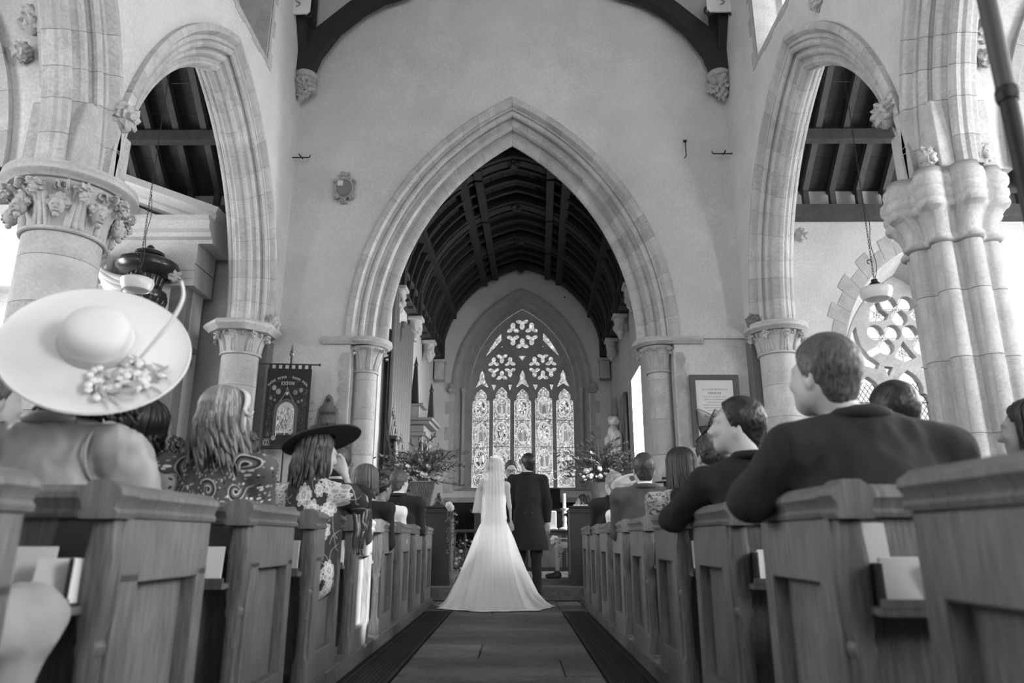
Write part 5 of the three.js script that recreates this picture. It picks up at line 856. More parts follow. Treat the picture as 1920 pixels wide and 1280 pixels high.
{
  const urnA = (t) => { const st = []; for (let i = 0; i < 24; i++) for (const d of [1, -1]) { const a = i / 24 * TAU, P = (y, r) => V(r * cos(a + d * y * 2.4), y, r * sin(a + d * y * 2.4)); st.push(tube([P(-0.5, 0.09), P(-0.3, 0.13), P(-0.1, 0.17), P(0.0, 0.19)], 0.007, 8, 4)); } part('woven_pot', [lathe([[0.08, -0.52], [0.09, -0.5], [0.12, -0.3], [0.16, -0.1], [0.18, 0]], 24), ...st, new THREE.TorusGeometry(0.19, 0.014, 6, 30).rotateX(PI / 2)], wicker, t);
    part('pedestal', [lathe([[0.0, -0.52], [0.1, -0.52], [0.07, -0.58], [0.05, -0.7], [0.06, -1.2], [0.09, -1.3], [0.18, -1.36], [0.18, -1.42], [0, -1.42]], 20)], marble, t); };
  arrangement([at(792, 895, 10.9).x, 1.6, -10.9], 'tall white rose and foliage arrangement in a woven pot beside the organ', 5, 0.55, 0.75, urnA);
  const urnB = (t) => { part('stone_pot', lathe([[0.1, -0.4], [0.13, -0.38], [0.16, -0.2], [0.19, -0.02], [0.2, 0], [0.17, 0]], 24), wicker, t); part('pedestal', lathe([[0, -0.4], [0.12, -0.4], [0.08, -0.46], [0.06, -1.2], [0.18, -1.34], [0.18, -1.42], [0, -1.42]], 20), marble, t); };
  arrangement([at(1128, 895, 11.0).x, 1.6, -11.0], 'tall foliage and white flower arrangement in a stone pot on the statue side', 9, 0.56, 0.8, urnB);
  // garland at the choir desk and low flowers by the bride
  const g1 = thing('desk_garland', 'white hydrangea garland on the choir desk beside the bride', 'flowers', [-0.87, 1.2, -10.02]); const q = rng(8), lv = [];
  const lg = leafGeo(0.05, 0.02); for (let i = 0; i < 90; i++) lv.push(lg.clone().rotateZ(q() * 6).rotateY(q() * 6).translate((q() - 0.5) * 0.14, -q() * 0.6, (q() - 0.5) * 0.12)); part('leaves', lv, leafMat, g1).userData.kind = 'stuff';
  for (let i = 0; i < 2; i++) { const r = i < 2 ? 0.06 : 0.022; const m = part('blossom', roses[i % 3].clone().scale(r, r, r).rotateX(q() * 2), petalMat, g1, true); m.position.set((q() - 0.5) * 0.1 - (i > 5 ? 0.1 : 0), i < 4 ? 0.02 - 0.03 * i : -q() * 0.5, 0.06 + q() * 0.04); }
  const g2 = thing('pew_flowers', 'low mass of white flowers and leaves behind the bridal train', 'flowers', [-0.7, 0.18, -10.6]); const l2 = []; for (let i = 0; i < 240; i++) l2.push(lg.clone().rotateZ(q() * 6).rotateY(q() * 6).translate((q() - 0.5) * 0.3, q() * 0.6, (q() - 0.5) * 0.3)); part('leaves', l2, leafMat, g2).userData.kind = 'stuff';
  for (let i = 0; i < 16; i++) { const r = 0.014 + q() * 0.02; const m = part('blossom', roses[i % 3].clone().scale(r, r, r), petalMat, g2, true); m.position.set((q() - 0.5) * 0.3, 0.05 + q() * 0.55, 0.12 + q() * 0.06); }
  const g3 = thing('desk_flowers', 'few small white blooms lying on the groom side choir desk', 'flowers', [0.92, 1.23, -10.2]); for (let i = 0; i < 4; i++) { const m = part('blossom', roses[i % 3].clone().scale(0.035, 0.025, 0.035), petalMat, g3, true); m.position.set(-0.08 + i * 0.05, 0.0, (i % 2) * 0.03); }
}

// ---------------------------------------------------------------- people: distance fields joined smoothly and meshed
function netMesh(f, lo, hi, cell) {                                    // surface nets
  const n = [0, 1, 2].map((k) => Math.ceil((hi[k] - lo[k]) / cell) + 1), [nx, ny, nz] = n, F = new Float32Array(nx * ny * nz), id = (i, j, k) => (k * ny + j) * nx + i;
  for (let k = 0; k < nz; k++) for (let j = 0; j < ny; j++) for (let i = 0; i < nx; i++) F[id(i, j, k)] = f(lo[0] + i * cell, lo[1] + j * cell, lo[2] + k * cell);
  const vid = new Int32Array(nx * ny * nz).fill(-1), pos = [], idx = [];
  const E = [[0, 1], [2, 3], [4, 5], [6, 7], [0, 2], [1, 3], [4, 6], [5, 7], [0, 4], [1, 5], [2, 6], [3, 7]], v = new Float32Array(8);
  for (let k = 0; k < nz - 1; k++) for (let j = 0; j < ny - 1; j++) for (let i = 0; i < nx - 1; i++) {
    let m = 0; for (let c = 0; c < 8; c++) { v[c] = F[id(i + (c & 1), j + (c >> 1 & 1), k + (c >> 2))]; if (v[c] < 0) m |= 1 << c; }
    if (m === 0 || m === 255) continue;
    let x = 0, y = 0, z = 0, s = 0;
    for (const [a, b] of E) if ((v[a] < 0) !== (v[b] < 0)) { const t = v[a] / (v[a] - v[b]); x += (a & 1) + t * ((b & 1) - (a & 1)); y += (a >> 1 & 1) + t * ((b >> 1 & 1) - (a >> 1 & 1)); z += (a >> 2) + t * ((b >> 2) - (a >> 2)); s++; }
    vid[id(i, j, k)] = pos.length / 3; pos.push(lo[0] + (i + x / s) * cell, lo[1] + (j + y / s) * cell, lo[2] + (k + z / s) * cell);
  }
  for (let k = 1; k < nz - 1; k++) for (let j = 1; j < ny - 1; j++) for (let i = 1; i < nx - 1; i++) {
    const a = F[id(i, j, k)] < 0;
    const quad = (p, q, r, s, flip) => { if (p < 0 || q < 0 || r < 0 || s < 0) return; flip ? idx.push(p, q, r, p, r, s) : idx.push(p, r, q, p, s, r); };
    if (a !== F[id(i + 1, j, k)] < 0) quad(vid[id(i, j - 1, k - 1)], vid[id(i, j, k - 1)], vid[id(i, j, k)], vid[id(i, j - 1, k)], a);
    if (a !== F[id(i, j + 1, k)] < 0) quad(vid[id(i - 1, j, k - 1)], vid[id(i - 1, j, k)], vid[id(i, j, k)], vid[id(i, j, k - 1)], a);
    if (a !== F[id(i, j, k + 1)] < 0) quad(vid[id(i - 1, j - 1, k)], vid[id(i, j - 1, k)], vid[id(i, j, k)], vid[id(i - 1, j, k)], a);
  }
  const g = new THREE.BufferGeometry(); g.setAttribute('position', new THREE.Float32BufferAttribute(pos, 3)); g.setIndex(idx); g.computeVertexNormals(); return g;
}
const smin = (a, b, k) => { const h = max(k - abs(a - b), 0) / k; return min(a, b) - h * h * k * 0.25; };
const ell = (x, y, z, cx, cy, cz, rx, ry, rz) => { const a = (x - cx) / rx, b = (y - cy) / ry, c = (z - cz) / rz, k0 = sqrt(a * a + b * b + c * c), k1 = sqrt((a / rx) ** 2 + (b / ry) ** 2 + (c / rz) ** 2); return k1 < 1e-9 ? -min(rx, ry, rz) : k0 * (k0 - 1) / k1; };
const cap = (x, y, z, a, b, ra, rb) => { const bx_ = b[0] - a[0], by = b[1] - a[1], bz = b[2] - a[2], px = x - a[0], py = y - a[1], pz = z - a[2], t = clamp((px * bx_ + py * by + pz * bz) / (bx_ * bx_ + by * by + bz * bz + 1e-12), 0, 1); return hypot(px - bx_ * t, py - by * t, pz - bz * t) - lerp(ra, rb, t); };
// head: origin at its middle, faces -z; about 0.23 high
function headField(x, y, z, o = {}) {
  const ax = abs(x);
  let d = ell(x, y, z, 0, 0.032, 0.018, 0.074, 0.09, 0.094);
  d = smin(d, ell(x, y, z, 0, -0.03, -0.032, 0.059, 0.078, 0.062), 0.045);
  d = smin(d, ell(x, y, z, 0, -0.088, -0.058, 0.032, 0.026, 0.03), 0.04);              // chin
  d = smin(d, ell(ax, y, z, 0.045, -0.05, -0.012, 0.018, 0.035, 0.03), 0.04);          // jaw corners
  d = smin(d, cap(x, y, z, [0, 0.012, -0.09], [0, -0.028, -0.112], 0.008, 0.012), 0.014);     // nose
  d = smin(d, ell(ax, y, z, 0.011, -0.034, -0.1, 0.009, 0.008, 0.01), 0.01);
  d = smin(d, cap(ax, y, z, [0.012, 0.028, -0.088], [0.045, 0.026, -0.07], 0.008, 0.006), 0.02);   // brow
  d = -smin(-d, ell(ax, y, z, 0.031, 0.008, -0.094, 0.016, 0.011, 0.014), 0.012);       // eye sockets
  d = smin(d, ell(ax, y, z, 0.031, 0.008, -0.078, 0.0125, 0.0115, 0.0125), 0.003);
  d = smin(d, ell(ax, y, z, 0.03, -0.022, -0.075, 0.02, 0.016, 0.016), 0.025);            // cheeks
  d = smin(d, cap(ax, y, z, [0, -0.056, -0.093], [0.02, -0.058, -0.083], 0.0055, 0.003), 0.008);
  d = smin(d, cap(ax, y, z, [0, -0.067, -0.09], [0.016, -0.066, -0.083], 0.006, 0.003), 0.008);
  let e = ell(ax, y, z, 0.077, -0.004, 0.012, 0.009, 0.033, 0.02); e = max(e, -ell(ax, y, z, 0.087, 0.0, 0.008, 0.008, 0.02, 0.011)); d = smin(d, e, 0.008);
  return d;
}
const HSCALE = 1.04;
// a person: joints in own frame (origin on the floor below the pelvis, facing -z); skin body is one mesh, hair and clothes are its children
function person(o) {
  const t = thing('person', o.label, 'person', o.pos, o.turn ?? 0, o.group), S = o.scale ?? 1; t.scale.setScalar(S);
  const hY = o.neck ?? 1.2, sh = o.shoulder ?? 0.19, lean = o.lean ?? [0, 0], J = {
    pelvis: [0, 0.58, 0], chest: [lean[0] * 0.6, hY - 0.28, lean[1] * 0.6], neck: [lean[0], hY, lean[1]],
    shL: [lean[0] - sh, hY - 0.075, lean[1] * 0.95 + 0.01], shR: [lean[0] + sh, hY - 0.075, lean[1] * 0.95 + 0.01],
    elL: [lean[0] - sh - 0.01, hY - 0.35, lean[1] - 0.1], elR: [lean[0] + sh + 0.01, hY - 0.35, lean[1] - 0.1],
    haL: [lean[0] - 0.08, hY - 0.46, lean[1] - 0.26], haR: [lean[0] + 0.08, hY - 0.46, lean[1] - 0.26],
    hipL: [-0.09, 0.56, -0.02], hipR: [0.09, 0.56, -0.02], knL: [-0.1, 0.58, -0.44], knR: [0.1, 0.58, -0.44], anL: [-0.1, 0.2, -0.46], anR: [0.1, 0.2, -0.46], ...(o.J ?? {}) };
  const ls = o.turn ? 0 : o.pos[0] > -1.45 && o.pos[0] < -1 ? -0.1 : o.pos[0] > 0.8 && o.pos[0] < 1.25 ? 0.1 : 0; for (const q of ['kn', 'an']) for (const s of 'LR') if (ls && !o.J?.[q + s]) J[q + s] = [J[q + s][0] * 0.75 + ls, J[q + s][1], J[q + s][2]];
  const female = o.female, b = o.bulk ?? 1;
  const hp = V(...(o.head ?? [J.neck[0] + lean[0] * 0.12, hY + 0.145, J.neck[2] - 0.03])), hq = new THREE.Quaternion().setFromEuler(new THREE.Euler(...(o.headRot ?? [0, 0, 0]), 'YXZ')), hi = hq.clone().invert(), v = V(0, 0, 0);
  const toHead = (x, y, z) => { v.set(x - hp.x, y - hp.y, z - hp.z).applyQuaternion(hi).divideScalar(HSCALE); return v; };
  const torso = (x, y, z, g) => {                                          // trunk and arms; g thickens
    const C = J.chest, P = J.pelvis, N = J.neck, k = 0.09;
    let d = ell(x, y, z, C[0], C[1] + 0.05, C[2], (female ? 0.148 : 0.172) * b + g, 0.21, 0.115 * b + g);
    d = smin(d, ell(x, y, z, lerp(C[0], P[0], 0.5), lerp(C[1], P[1], 0.55), lerp(C[2], P[2], 0.5), (female ? 0.125 : 0.155) * b + g, 0.2, 0.105 * b + g), 0.12);
    d = smin(d, ell(x, y, z, P[0], P[1], P[2], 0.165 * min(b, 1.04) + g, 0.14, 0.13 * min(b, 1.1) + g), k);
    d = smin(d, cap(x, y, z, J.shL, [N[0] - 0.03, N[1] - 0.03, N[2] + 0.02], 0.052 + g, 0.055 + g), 0.07);
    d = smin(d, cap(x, y, z, J.shR, [N[0] + 0.03, N[1] - 0.03, N[2] + 0.02], 0.052 + g, 0.055 + g), 0.07);
    return d;
  };
  const ar = female ? 0.82 : 1;
  const arms = (x, y, z, g) => { let d = 1; for (const q of ['L', 'R']) { d = min(d, smin(cap(x, y, z, J['sh' + q], J['el' + q], 0.055 * ar * b + g, 0.042 * ar * b + g), cap(x, y, z, J['el' + q], J['ha' + q], 0.041 * ar * b + g, 0.028 * ar + g), 0.03)); } return d; };
  const legs = (x, y, z, g) => { let d = 1; for (const q of ['L', 'R']) { d = min(d, smin(cap(x, y, z, J['hip' + q], J['kn' + q], 0.085 + g, 0.058 + g), cap(x, y, z, J['kn' + q], J['an' + q], 0.056 + g, 0.037 + g), 0.04)); } return d; };
  const neckF = (x, y, z) => { const h = hp; return cap(x, y, z, [J.neck[0], J.neck[1] - 0.05, J.neck[2] + 0.01], [h.x, h.y - 0.05, h.z + 0.022], (female ? 0.05 : 0.06) * 1, female ? 0.046 : 0.056); };
  const box = (m, keys) => { const lo = [9, 9, 9], hi2 = [-9, -9, -9]; for (const q of keys) for (let i = 0; i < 3; i++) { lo[i] = min(lo[i], J[q][i] - m); hi2[i] = max(hi2[i], J[q][i] + m); } return [lo, hi2]; };
  // skin: head and neck fine, trunk coarse, merged to one mesh; hands added finger by finger
  const gs = [];
  { const [lo, h2] = [[hp.x - 0.13, hp.y - 0.24, hp.z - 0.16], [hp.x + 0.13, hp.y + 0.16, hp.z + 0.15]]; gs.push(netMesh((x, y, z) => { const q = toHead(x, y, z); let d = headField(q.x, q.y, q.z) * HSCALE; d = smin(d, neckF(x, y, z), 0.03); return max(d, J.neck[1] - 0.09 - y); }, lo, h2, o.headCell ?? 0.006)); }
  { const [lo, h2] = box(0.22, ['pelvis', 'neck', 'elL', 'elR', 'haL', 'haR', 'shL', 'shR', 'knL', 'knR', 'anL', 'anR', 'hipL', 'hipR']); lo[1] = max(lo[1], 0.12); gs.push(netMesh((x, y, z) => { let d = smin(torso(x, y, z, -0.012), arms(x, y, z, -0.006), 0.04); d = smin(d, legs(x, y, z, -0.008), 0.05); d = smin(d, neckF(x, y, z), 0.03); return max(d, y - hp.y + 0.05); }, lo, h2, 0.022)); }
  for (const q of ['L', 'R']) gs.push(hand(V(...J['el' + q]), V(...J['ha' + q]), q === 'L' ? -1 : 1, o['fist' + q] ?? 0.5, female ? 0.9 : 1));
  const body = part('body', gs, o.skin ?? skin, t);
  // clothes
  const fold = (x, y, z, a) => a * (noise3(x * 9 + hY * 7, y * 5, z * 9) * 0.6 + noise3(x * 17, y * 11 + hY, z * 17) * 0.4);
  const g0 = o.thick ?? 0.014, nk = o.neckline ?? (female ? 0.03 : -0.005);
  if (o.top) {
    const [lo, h2] = box(0.2, ['pelvis', 'neck', 'elL', 'elR', 'haL', 'haR', 'shL', 'shR']); h2[1] = J.neck[1] + 0.08; lo[1] = max(lo[1], o.hem ?? 0.42);
    const cuff = ['L', 'R'].map((q) => { const a = V(...J['el' + q]), e = V(...J['ha' + q]), n = e.clone().sub(a), L = n.length(); n.normalize(); const c = a.clone().addScaledVector(n, L * (o.sleeve ?? 0.93)); return [n, c, o.sleeve === 0]; });
    const cl = netMesh((x, y, z) => {
      let A = o.noArms ? 1 : arms(x, y, z, g0 * 0.9 + (o.puff ?? 0));
      for (const [n, c] of cuff) { const s = (x - c.x) * n.x + (y - c.y) * n.y + (z - c.z) * n.z; if (hypot(x - c.x, y - c.y, z - c.z) < 0.25) A = max(A, s); }
      let d = smin(torso(x, y, z, g0), A, o.armBlend ?? 0.035) + fold(x, y, z, o.folds ?? 0.008);
      if (o.legsIn) d = smin(d, legs(x, y, z, 0.012), 0.06);
      const dy = y - (J.neck[1] - nk), dz = (z - J.neck[2] - 0.02) * (o.neckTilt ?? 0.35); d = max(d, dy - dz);
      return max(d, (o.hem ?? 0.42) - y);
    }, lo, h2, o.cell ?? 0.0115);
    if (o.topUV) { const p = cl.attributes.position, nr = cl.attributes.normal, uv = new Float32Array(p.count * 2); for (let i = 0; i < p.count; i++) { const c = J.chest; const a = atan2(p.getX(i) - c[0], p.getZ(i) - c[2]); uv[2 * i] = a * 0.2 * o.topUV; uv[2 * i + 1] = p.getY(i) * o.topUV; } cl.setAttribute('uv', new THREE.BufferAttribute(uv, 2)); }
    part(o.topName ?? 'jacket', cl, o.top, t, !!o.topUV);
  }
  if (o.legsMat) { const [lo, h2] = box(0.14, ['pelvis', 'knL', 'knR', 'anL', 'anR', 'hipL', 'hipR']); part(o.legsName ?? 'trousers', netMesh((x, y, z) => { let d = smin(legs(x, y, z, 0.016), ell(x, y, z, J.pelvis[0], J.pelvis[1], J.pelvis[2], 0.17, 0.13, 0.135), 0.06) + fold(x, y, z, 0.01); return max(d, J.anL[1] - 0.05 - y); }, lo, h2, o.legCell ?? 0.018), o.legsMat, t);
    for (const q of ['L', 'R']) { const a = J['an' + q]; part('shoe', [ell_shoe(a)], o.shoe ?? darkCover, t); } }
  if (o.top && !female && o.pos[2] < 0) { const N = J.neck, ring = Array.from({ length: 14 }, (_, i) => { const a = lerp(-2.5, 2.5, i / 13); return V(N[0] + 0.082 * sin(a), N[1] + 0.012 - 0.05 * sst(1.2, 2.5, abs(a)), N[2] + 0.016 + 0.082 * cos(a)); }); part('jacket_collar', lock(ring, [0.012, 0.02, 0.022, 0.02, 0.012], 26, 8, 1.0), o.top, t); }
  if (o.collar) {                                                          // shirt collar showing above the jacket
    const N = J.neck, c = V(lerp(N[0], hp.x, 0.25), N[1] + 0.012, lerp(N[2] + 0.012, hp.z + 0.02, 0.25));
    part('collar', sharp(new THREE.CylinderGeometry(0.063, 0.072, 0.045, 28, 1, true, 0, TAU).rotateX(-0.22).translate(c.x, c.y, c.z), 0.8), o.collar, t);
  }
  // hair
  const hm = o.hairMat, head = (g) => g.scale(HSCALE, HSCALE, HSCALE).applyQuaternion(hq).translate(hp.x, hp.y, hp.z);
  if (o.hair === 'short' || o.hair === 'bald') {
    const bald = o.hair === 'bald', th = o.hairThick ?? 0.012;
    const g = netMesh((x, y, z) => {
      let d = ell(x, y, z, 0, 0.036, 0.02, 0.075 + th, 0.093 + th * 1.1, 0.097 + th);
      d = smin(d, ell(x, y, z, 0, -0.045, 0.06, 0.055 + th * 0.4, 0.06, 0.04 + th * 0.4), 0.03);
      d += 0.0018 * noise3(x * 110, y * 35, z * 90) + 0.0018 * noise3(x * 40 + 5, y * 30, z * 40);
      d = max(d, -(z + 0.052 + 0.55 * (y - 0.075)) * 0.85);                      // off the face
      d = max(d, ((z < 0 ? -z * 1.0 - 0.012 : -0.012 - 0.075 * sst(0, 0.045, z)) - y) * 0.75);                 // above the ears, down to the nape
      if (bald) d = max(d, y - 0.045 + 0.5 * max(0, 0.02 - z));
      return d;
    }, [-0.11, -0.13, -0.11], [0.11, 0.16, 0.14], o.hairCell ?? 0.006);
    part('hair', head(boxUV(g, 3)), hm, t, true);
  } else if (o.hair === 'long' || o.hair === 'bob') {
    const q = rng(o.seed ?? 1), L = o.hairLen ?? (o.hair === 'bob' ? 0.2 : 0.42), locks = [], n = o.locks ?? 70, wv = o.wave ?? 0.012;
    const base = netMesh((x, y, z) => { let d = ell(x, y, z, 0, 0.036, 0.022, 0.085, 0.101, 0.107); d = smin(d, ell(x, y, z, 0, -L * 0.32, 0.05, 0.075, L * 0.5, 0.05), 0.05); d += 0.004 * sin(atan2(x, z) * 34 + y * 8) ; d = max(d, -(z + 0.062 + 0.45 * (y - 0.08))); return max(d, -(z + 0.03) - (y > 0.03 ? 1 : 0)); }, [-0.13, -0.13 - L * 0.75, -0.13], [0.13, 0.16, 0.16], 0.008);
    locks.push(boxUV(base, 3));
    for (let i = 0; i < n; i++) {
      const az = (q() * 2 - 1) * (o.hairWrap ?? 2.0), st = 0.15 + q() * 0.5, pts = [], ph = q() * 6, len = L * (0.75 + 0.35 * q()), rad = 0.1 + q() * 0.012;
      for (let k = 0; k <= 4; k++) { const th2 = lerp(st, 1.75, k / 4); pts.push(V(sin(az) * sin(th2) * (0.084 + 0.006 * q()), 0.036 + cos(th2) * 0.1, 0.022 + cos(az) * sin(th2) * 0.106)); }
      const e = pts[4], out = o.flare ?? 0.02; for (let k = 1; k <= 5; k++) { const u = k / 5; pts.push(V(e.x * (1 + out * u * 3) + wv * sin(ph + u * 7) * u, e.y - len * u, e.z + 0.015 * u + wv * cos(ph + u * 6) * u - (abs(az) > 1.4 ? 0.02 * u : 0) - (o.curl ? o.curl * u * u * e.z : 0))); }
      const w = (o.lockR ?? 0.011) * (0.6 + 0.7 * q()); locks.push(lock(pts, [w * 0.5, w, w * 1.1, w * 1.15, w * 0.9, w * 0.25], 18, 5));
    }
    part('hair', head(merge(locks)), hm, t, true);
  } else if (o.hair === 'bun' || o.hair === 'curly') {
    const g = netMesh((x, y, z) => { let d = ell(x, y, z, 0, 0.036, 0.022, 0.086, 0.102, 0.108); if (o.hair === 'bun') d = smin(d, ell(x, y, z, 0, 0.0, 0.12, 0.05, 0.05, 0.045), 0.02); else d = smin(d, ell(x, y, z, 0, -0.06, 0.055, 0.095, 0.09, 0.07), 0.04); d += (o.hair === 'curly' ? 0.014 : 0.004) * noise3(x * 36, y * 30, z * 36) + 0.004 * noise3(x * 90, y * 80, z * 90); return max(d, -(z + 0.062 + 0.45 * (y - 0.08))); }, [-0.15, -0.2, -0.13], [0.15, 0.17, 0.2], 0.007);
    part('hair', head(boxUV(g, 3)), hm, t, true);
  }
  t.userData.headFrame = { hp, hq, head };
  if (o.extra) o.extra(t, { J, hp, hq, head });
  delete t.userData.headFrame;
  return t;
}
function ell_shoe(a) { return netMesh((x, y, z) => { let d = ell(x, y, z, a[0], a[1] - 0.055, a[2] - 0.07, 0.047, 0.045, 0.13); d = smin(d, ell(x, y, z, a[0], a[1] - 0.02, a[2], 0.045, 0.06, 0.055), 0.03); return max(d, a[1] - 0.1 - y); }, [a[0] - 0.08, a[1] - 0.13, a[2] - 0.24], [a[0] + 0.08, a[1] + 0.07, a[2] + 0.1], 0.012); }
// a hand: palm, four unequal fingers bent by curl, thumb off the side; goes on from the forearm
function hand(el, wr, side, curl, s = 1) {
  const Y = wr.clone().sub(el).normalize(), X0 = V(side, 0, 0.2), Z = X0.clone().cross(Y).normalize(), X = Y.clone().cross(Z).normalize();      // Y along the arm, X towards the thumb... sideways, Z out of the palm
  const P = (x, y, z) => { const p = wr.clone().addScaledVector(X, -x * s).addScaledVector(Y, y * s).addScaledVector(Z, z * s); return [p.x, p.y, p.z]; };
  const segs = [];
  const palm = [[P(-0.02, 0.01, 0), P(-0.026, 0.08, 0), 0.017, 0.014], [P(0.0, 0.0, 0), P(0.0, 0.085, 0), 0.02, 0.014], [P(0.02, 0.01, 0), P(0.026, 0.08, 0), 0.018, 0.014], [P(0, -0.04, 0), P(0, 0.02, 0), 0.024, 0.022]];
  const fing = []; [[0.03, 0.074, 0.068], [0.011, 0.084, 0.078], [-0.009, 0.082, 0.072], [-0.028, 0.072, 0.056]].forEach(([x, y, l]) => { let p = [x, y, 0], a = curl * 0.5; for (let k = 0; k < 3; k++) { const L = l * [0.46, 0.31, 0.23][k] * 1.25, n = [p[0] * 1.03, p[1] + L * cos(a), p[2] + L * sin(a)]; fing.push([P(...p), P(...n), 0.0088 - k * 0.0009, 0.0083 - k * 0.0011]); p = n; a += curl * 0.75; } });
  { let p = [0.03, 0.025, 0.004]; for (const [dx, dy, dz] of [[0.022, 0.028, 0.01], [0.008, 0.03, 0.008 + curl * 0.012], [0.0, 0.024, 0.006 + curl * 0.012]]) { const n = [p[0] + dx, p[1] + dy, p[2] + dz]; fing.push([P(...p), P(...n), 0.0105, 0.0085]); p = n; } }
  const all = [...palm, ...fing], lo = [9, 9, 9], hi = [-9, -9, -9]; for (const [a, b2] of all) for (const q of [a, b2]) for (let i = 0; i < 3; i++) { lo[i] = min(lo[i], q[i] - 0.03); hi[i] = max(hi[i], q[i] + 0.03); }
  return netMesh((x, y, z) => { let d = 1; for (const [a, b2, r0, r1] of palm) d = smin(d, cap(x, y, z, a, b2, r0 * s, r1 * s), 0.014); let f = 1; for (const [a, b2, r0, r1] of fing) f = min(f, cap(x, y, z, a, b2, r0 * s, r1 * s)); return smin(d, f, 0.006); }, lo, hi, 0.0055);
}
// ---------------------------------------------------------------- cloths
const suit = std({ name: 'black suiting', color: G(0.011), map: clothMap, roughness: 0.9 }), suitGrey = std({ name: 'grey suiting', color: G(0.085), map: clothMap, roughness: 0.95 }), charcoal = std({ name: 'charcoal suiting', color: G(0.016), map: clothMap, roughness: 0.9 });
const paleSuit = phys({ name: 'pale silk jacket', color: G(0.24), roughness: 0.5, sheen: 0.3 }), whiteSilk = phys({ name: 'white silk', color: G(0.7), roughness: 0.55 }), shirt = std({ name: 'white shirt', color: G(0.8) });
const wrapTex = (t) => { t.wrapS = t.wrapT = THREE.RepeatWrapping; return t; };
const printed = (name, size, rep, draw, rough = 0.8) => { const t = wrapTex(canvasTex(size, size, (g, w, h) => { const again = (f) => { for (const dx of [-w, 0, w]) for (const dy of [-h, 0, h]) { g.save(); g.translate(dx, dy); f(); g.restore(); } }; draw(g, w, h, again); })); t.repeat.set(rep, rep); return std({ name, map: t, roughness: rough }); };
const dots = printed('dotted cotton', 256, 5, (g, w, h, again) => { const q = rng(1); g.fillStyle = grey(150); g.fillRect(0, 0, w, h); for (let i = 0; i < 16; i++) { const x = (i % 4) * 64 + 16 + q() * 30, y = fl(i / 4) * 64 + 16 + q() * 30; again(() => { g.fillStyle = grey(45); g.beginPath(); g.ellipse(x, y, 9, 7, q() * 3, 0, TAU); g.fill(); }); } });
const leopard = printed('leopard print', 256, 10, (g, w, h, again) => { const q = rng(2); g.fillStyle = grey(150); g.fillRect(0, 0, w, h); for (let i = 0; i < 60; i++) { const x = q() * w, y = q() * h, a = q() * 6, r = 9 + q() * 7; again(() => { g.strokeStyle = grey(28); g.lineWidth = 7; g.beginPath(); g.arc(x, y, r, a, a + 3.6); g.stroke(); }); } });
const paisley = printed('paisley print', 512, 2.6, (g, w, h, again) => { const q = rng(3); g.fillStyle = grey(78); g.fillRect(0, 0, w, h);
  for (let i = 0; i < 340; i++) { const x = q() * w, y = q() * h, r = 3 + q() * 6, c = q() < 0.6 ? 150 + q() * 70 : 25; again(() => { g.fillStyle = grey(c); g.beginPath(); g.arc(x, y, r, 0, TAU); g.fill(); }); }
  for (let i = 0; i < 9; i++) { const x = q() * w, y = q() * h, a = q() * 6; again(() => { g.save(); g.translate(x, y); g.rotate(a); for (const [s, c] of [[1, 175], [0.86, 30], [0.62, 95], [0.4, 185], [0.25, 25]]) { g.fillStyle = grey(c); g.beginPath(); g.moveTo(0, -95 * s); g.bezierCurveTo(70 * s, -60 * s, 75 * s, 55 * s, 5 * s, 62 * s); g.bezierCurveTo(-65 * s, 55 * s, -50 * s, -20 * s, -8 * s, -30 * s); g.bezierCurveTo(25 * s, -45 * s, 10 * s, -80 * s, 0, -95 * s); g.fill(); } g.restore(); }); } });
const floral = printed('floral print', 512, 2.2, (g, w, h, again) => { const q = rng(4); g.fillStyle = grey(38); g.fillRect(0, 0, w, h);
  for (let i = 0; i < 14; i++) { const x = q() * w, y = q() * h, a = q() * 6; again(() => { g.strokeStyle = grey(140); g.lineWidth = 5; g.beginPath(); g.moveTo(x, y); g.bezierCurveTo(x + 60 * cos(a), y + 60 * sin(a), x + 90 * cos(a + 0.6), y + 90 * sin(a + 0.6), x + 150 * cos(a + 0.9), y + 150 * sin(a + 0.9)); g.stroke(); }); }
  for (let i = 0; i < 12; i++) { const x = q() * w, y = q() * h, a = q() * 6, R0 = 34 + q() * 36; again(() => { for (let ring = 0; ring < 3; ring++) for (let k = 0; k < 7; k++) { const b = a + k / 7 * TAU + ring * 0.4, r = R0 * (1 - ring * 0.3); g.fillStyle = grey([150, 185, 120][ring]); g.strokeStyle = grey(205); g.lineWidth = 3; g.beginPath(); g.ellipse(x + r * 0.6 * cos(b), y + r * 0.6 * sin(b), r * 0.48, r * 0.32, b, 0, TAU); g.fill(); g.stroke(); } }); } });
const hairDark = phys({ name: 'dark brown hair', color: G(0.028), map: hairMap, roughness: 0.45 }), hairBlack = phys({ name: 'black hair', color: G(0.012), map: hairMap, roughness: 0.45 }), hairBlonde = phys({ name: 'blonde hair', color: G(0.5), map: hairMap, roughness: 0.5 }), hairBrown = phys({ name: 'brown hair', color: G(0.075), map: hairMap, roughness: 0.5 }), hairFair = phys({ name: 'fair hair', color: G(0.16), map: hairMap, roughness: 0.55 }), hairWhite = phys({ name: 'white hair', color: G(0.62), map: hairMap, roughness: 0.6 });

// ---------------------------------------------------------------- the congregation
const seat = (k, x, dz = 0.22) => [x, 0, -(PB(k) + dz)];
const lathHat = (pts, seg = 48) => lathe(pts, seg);
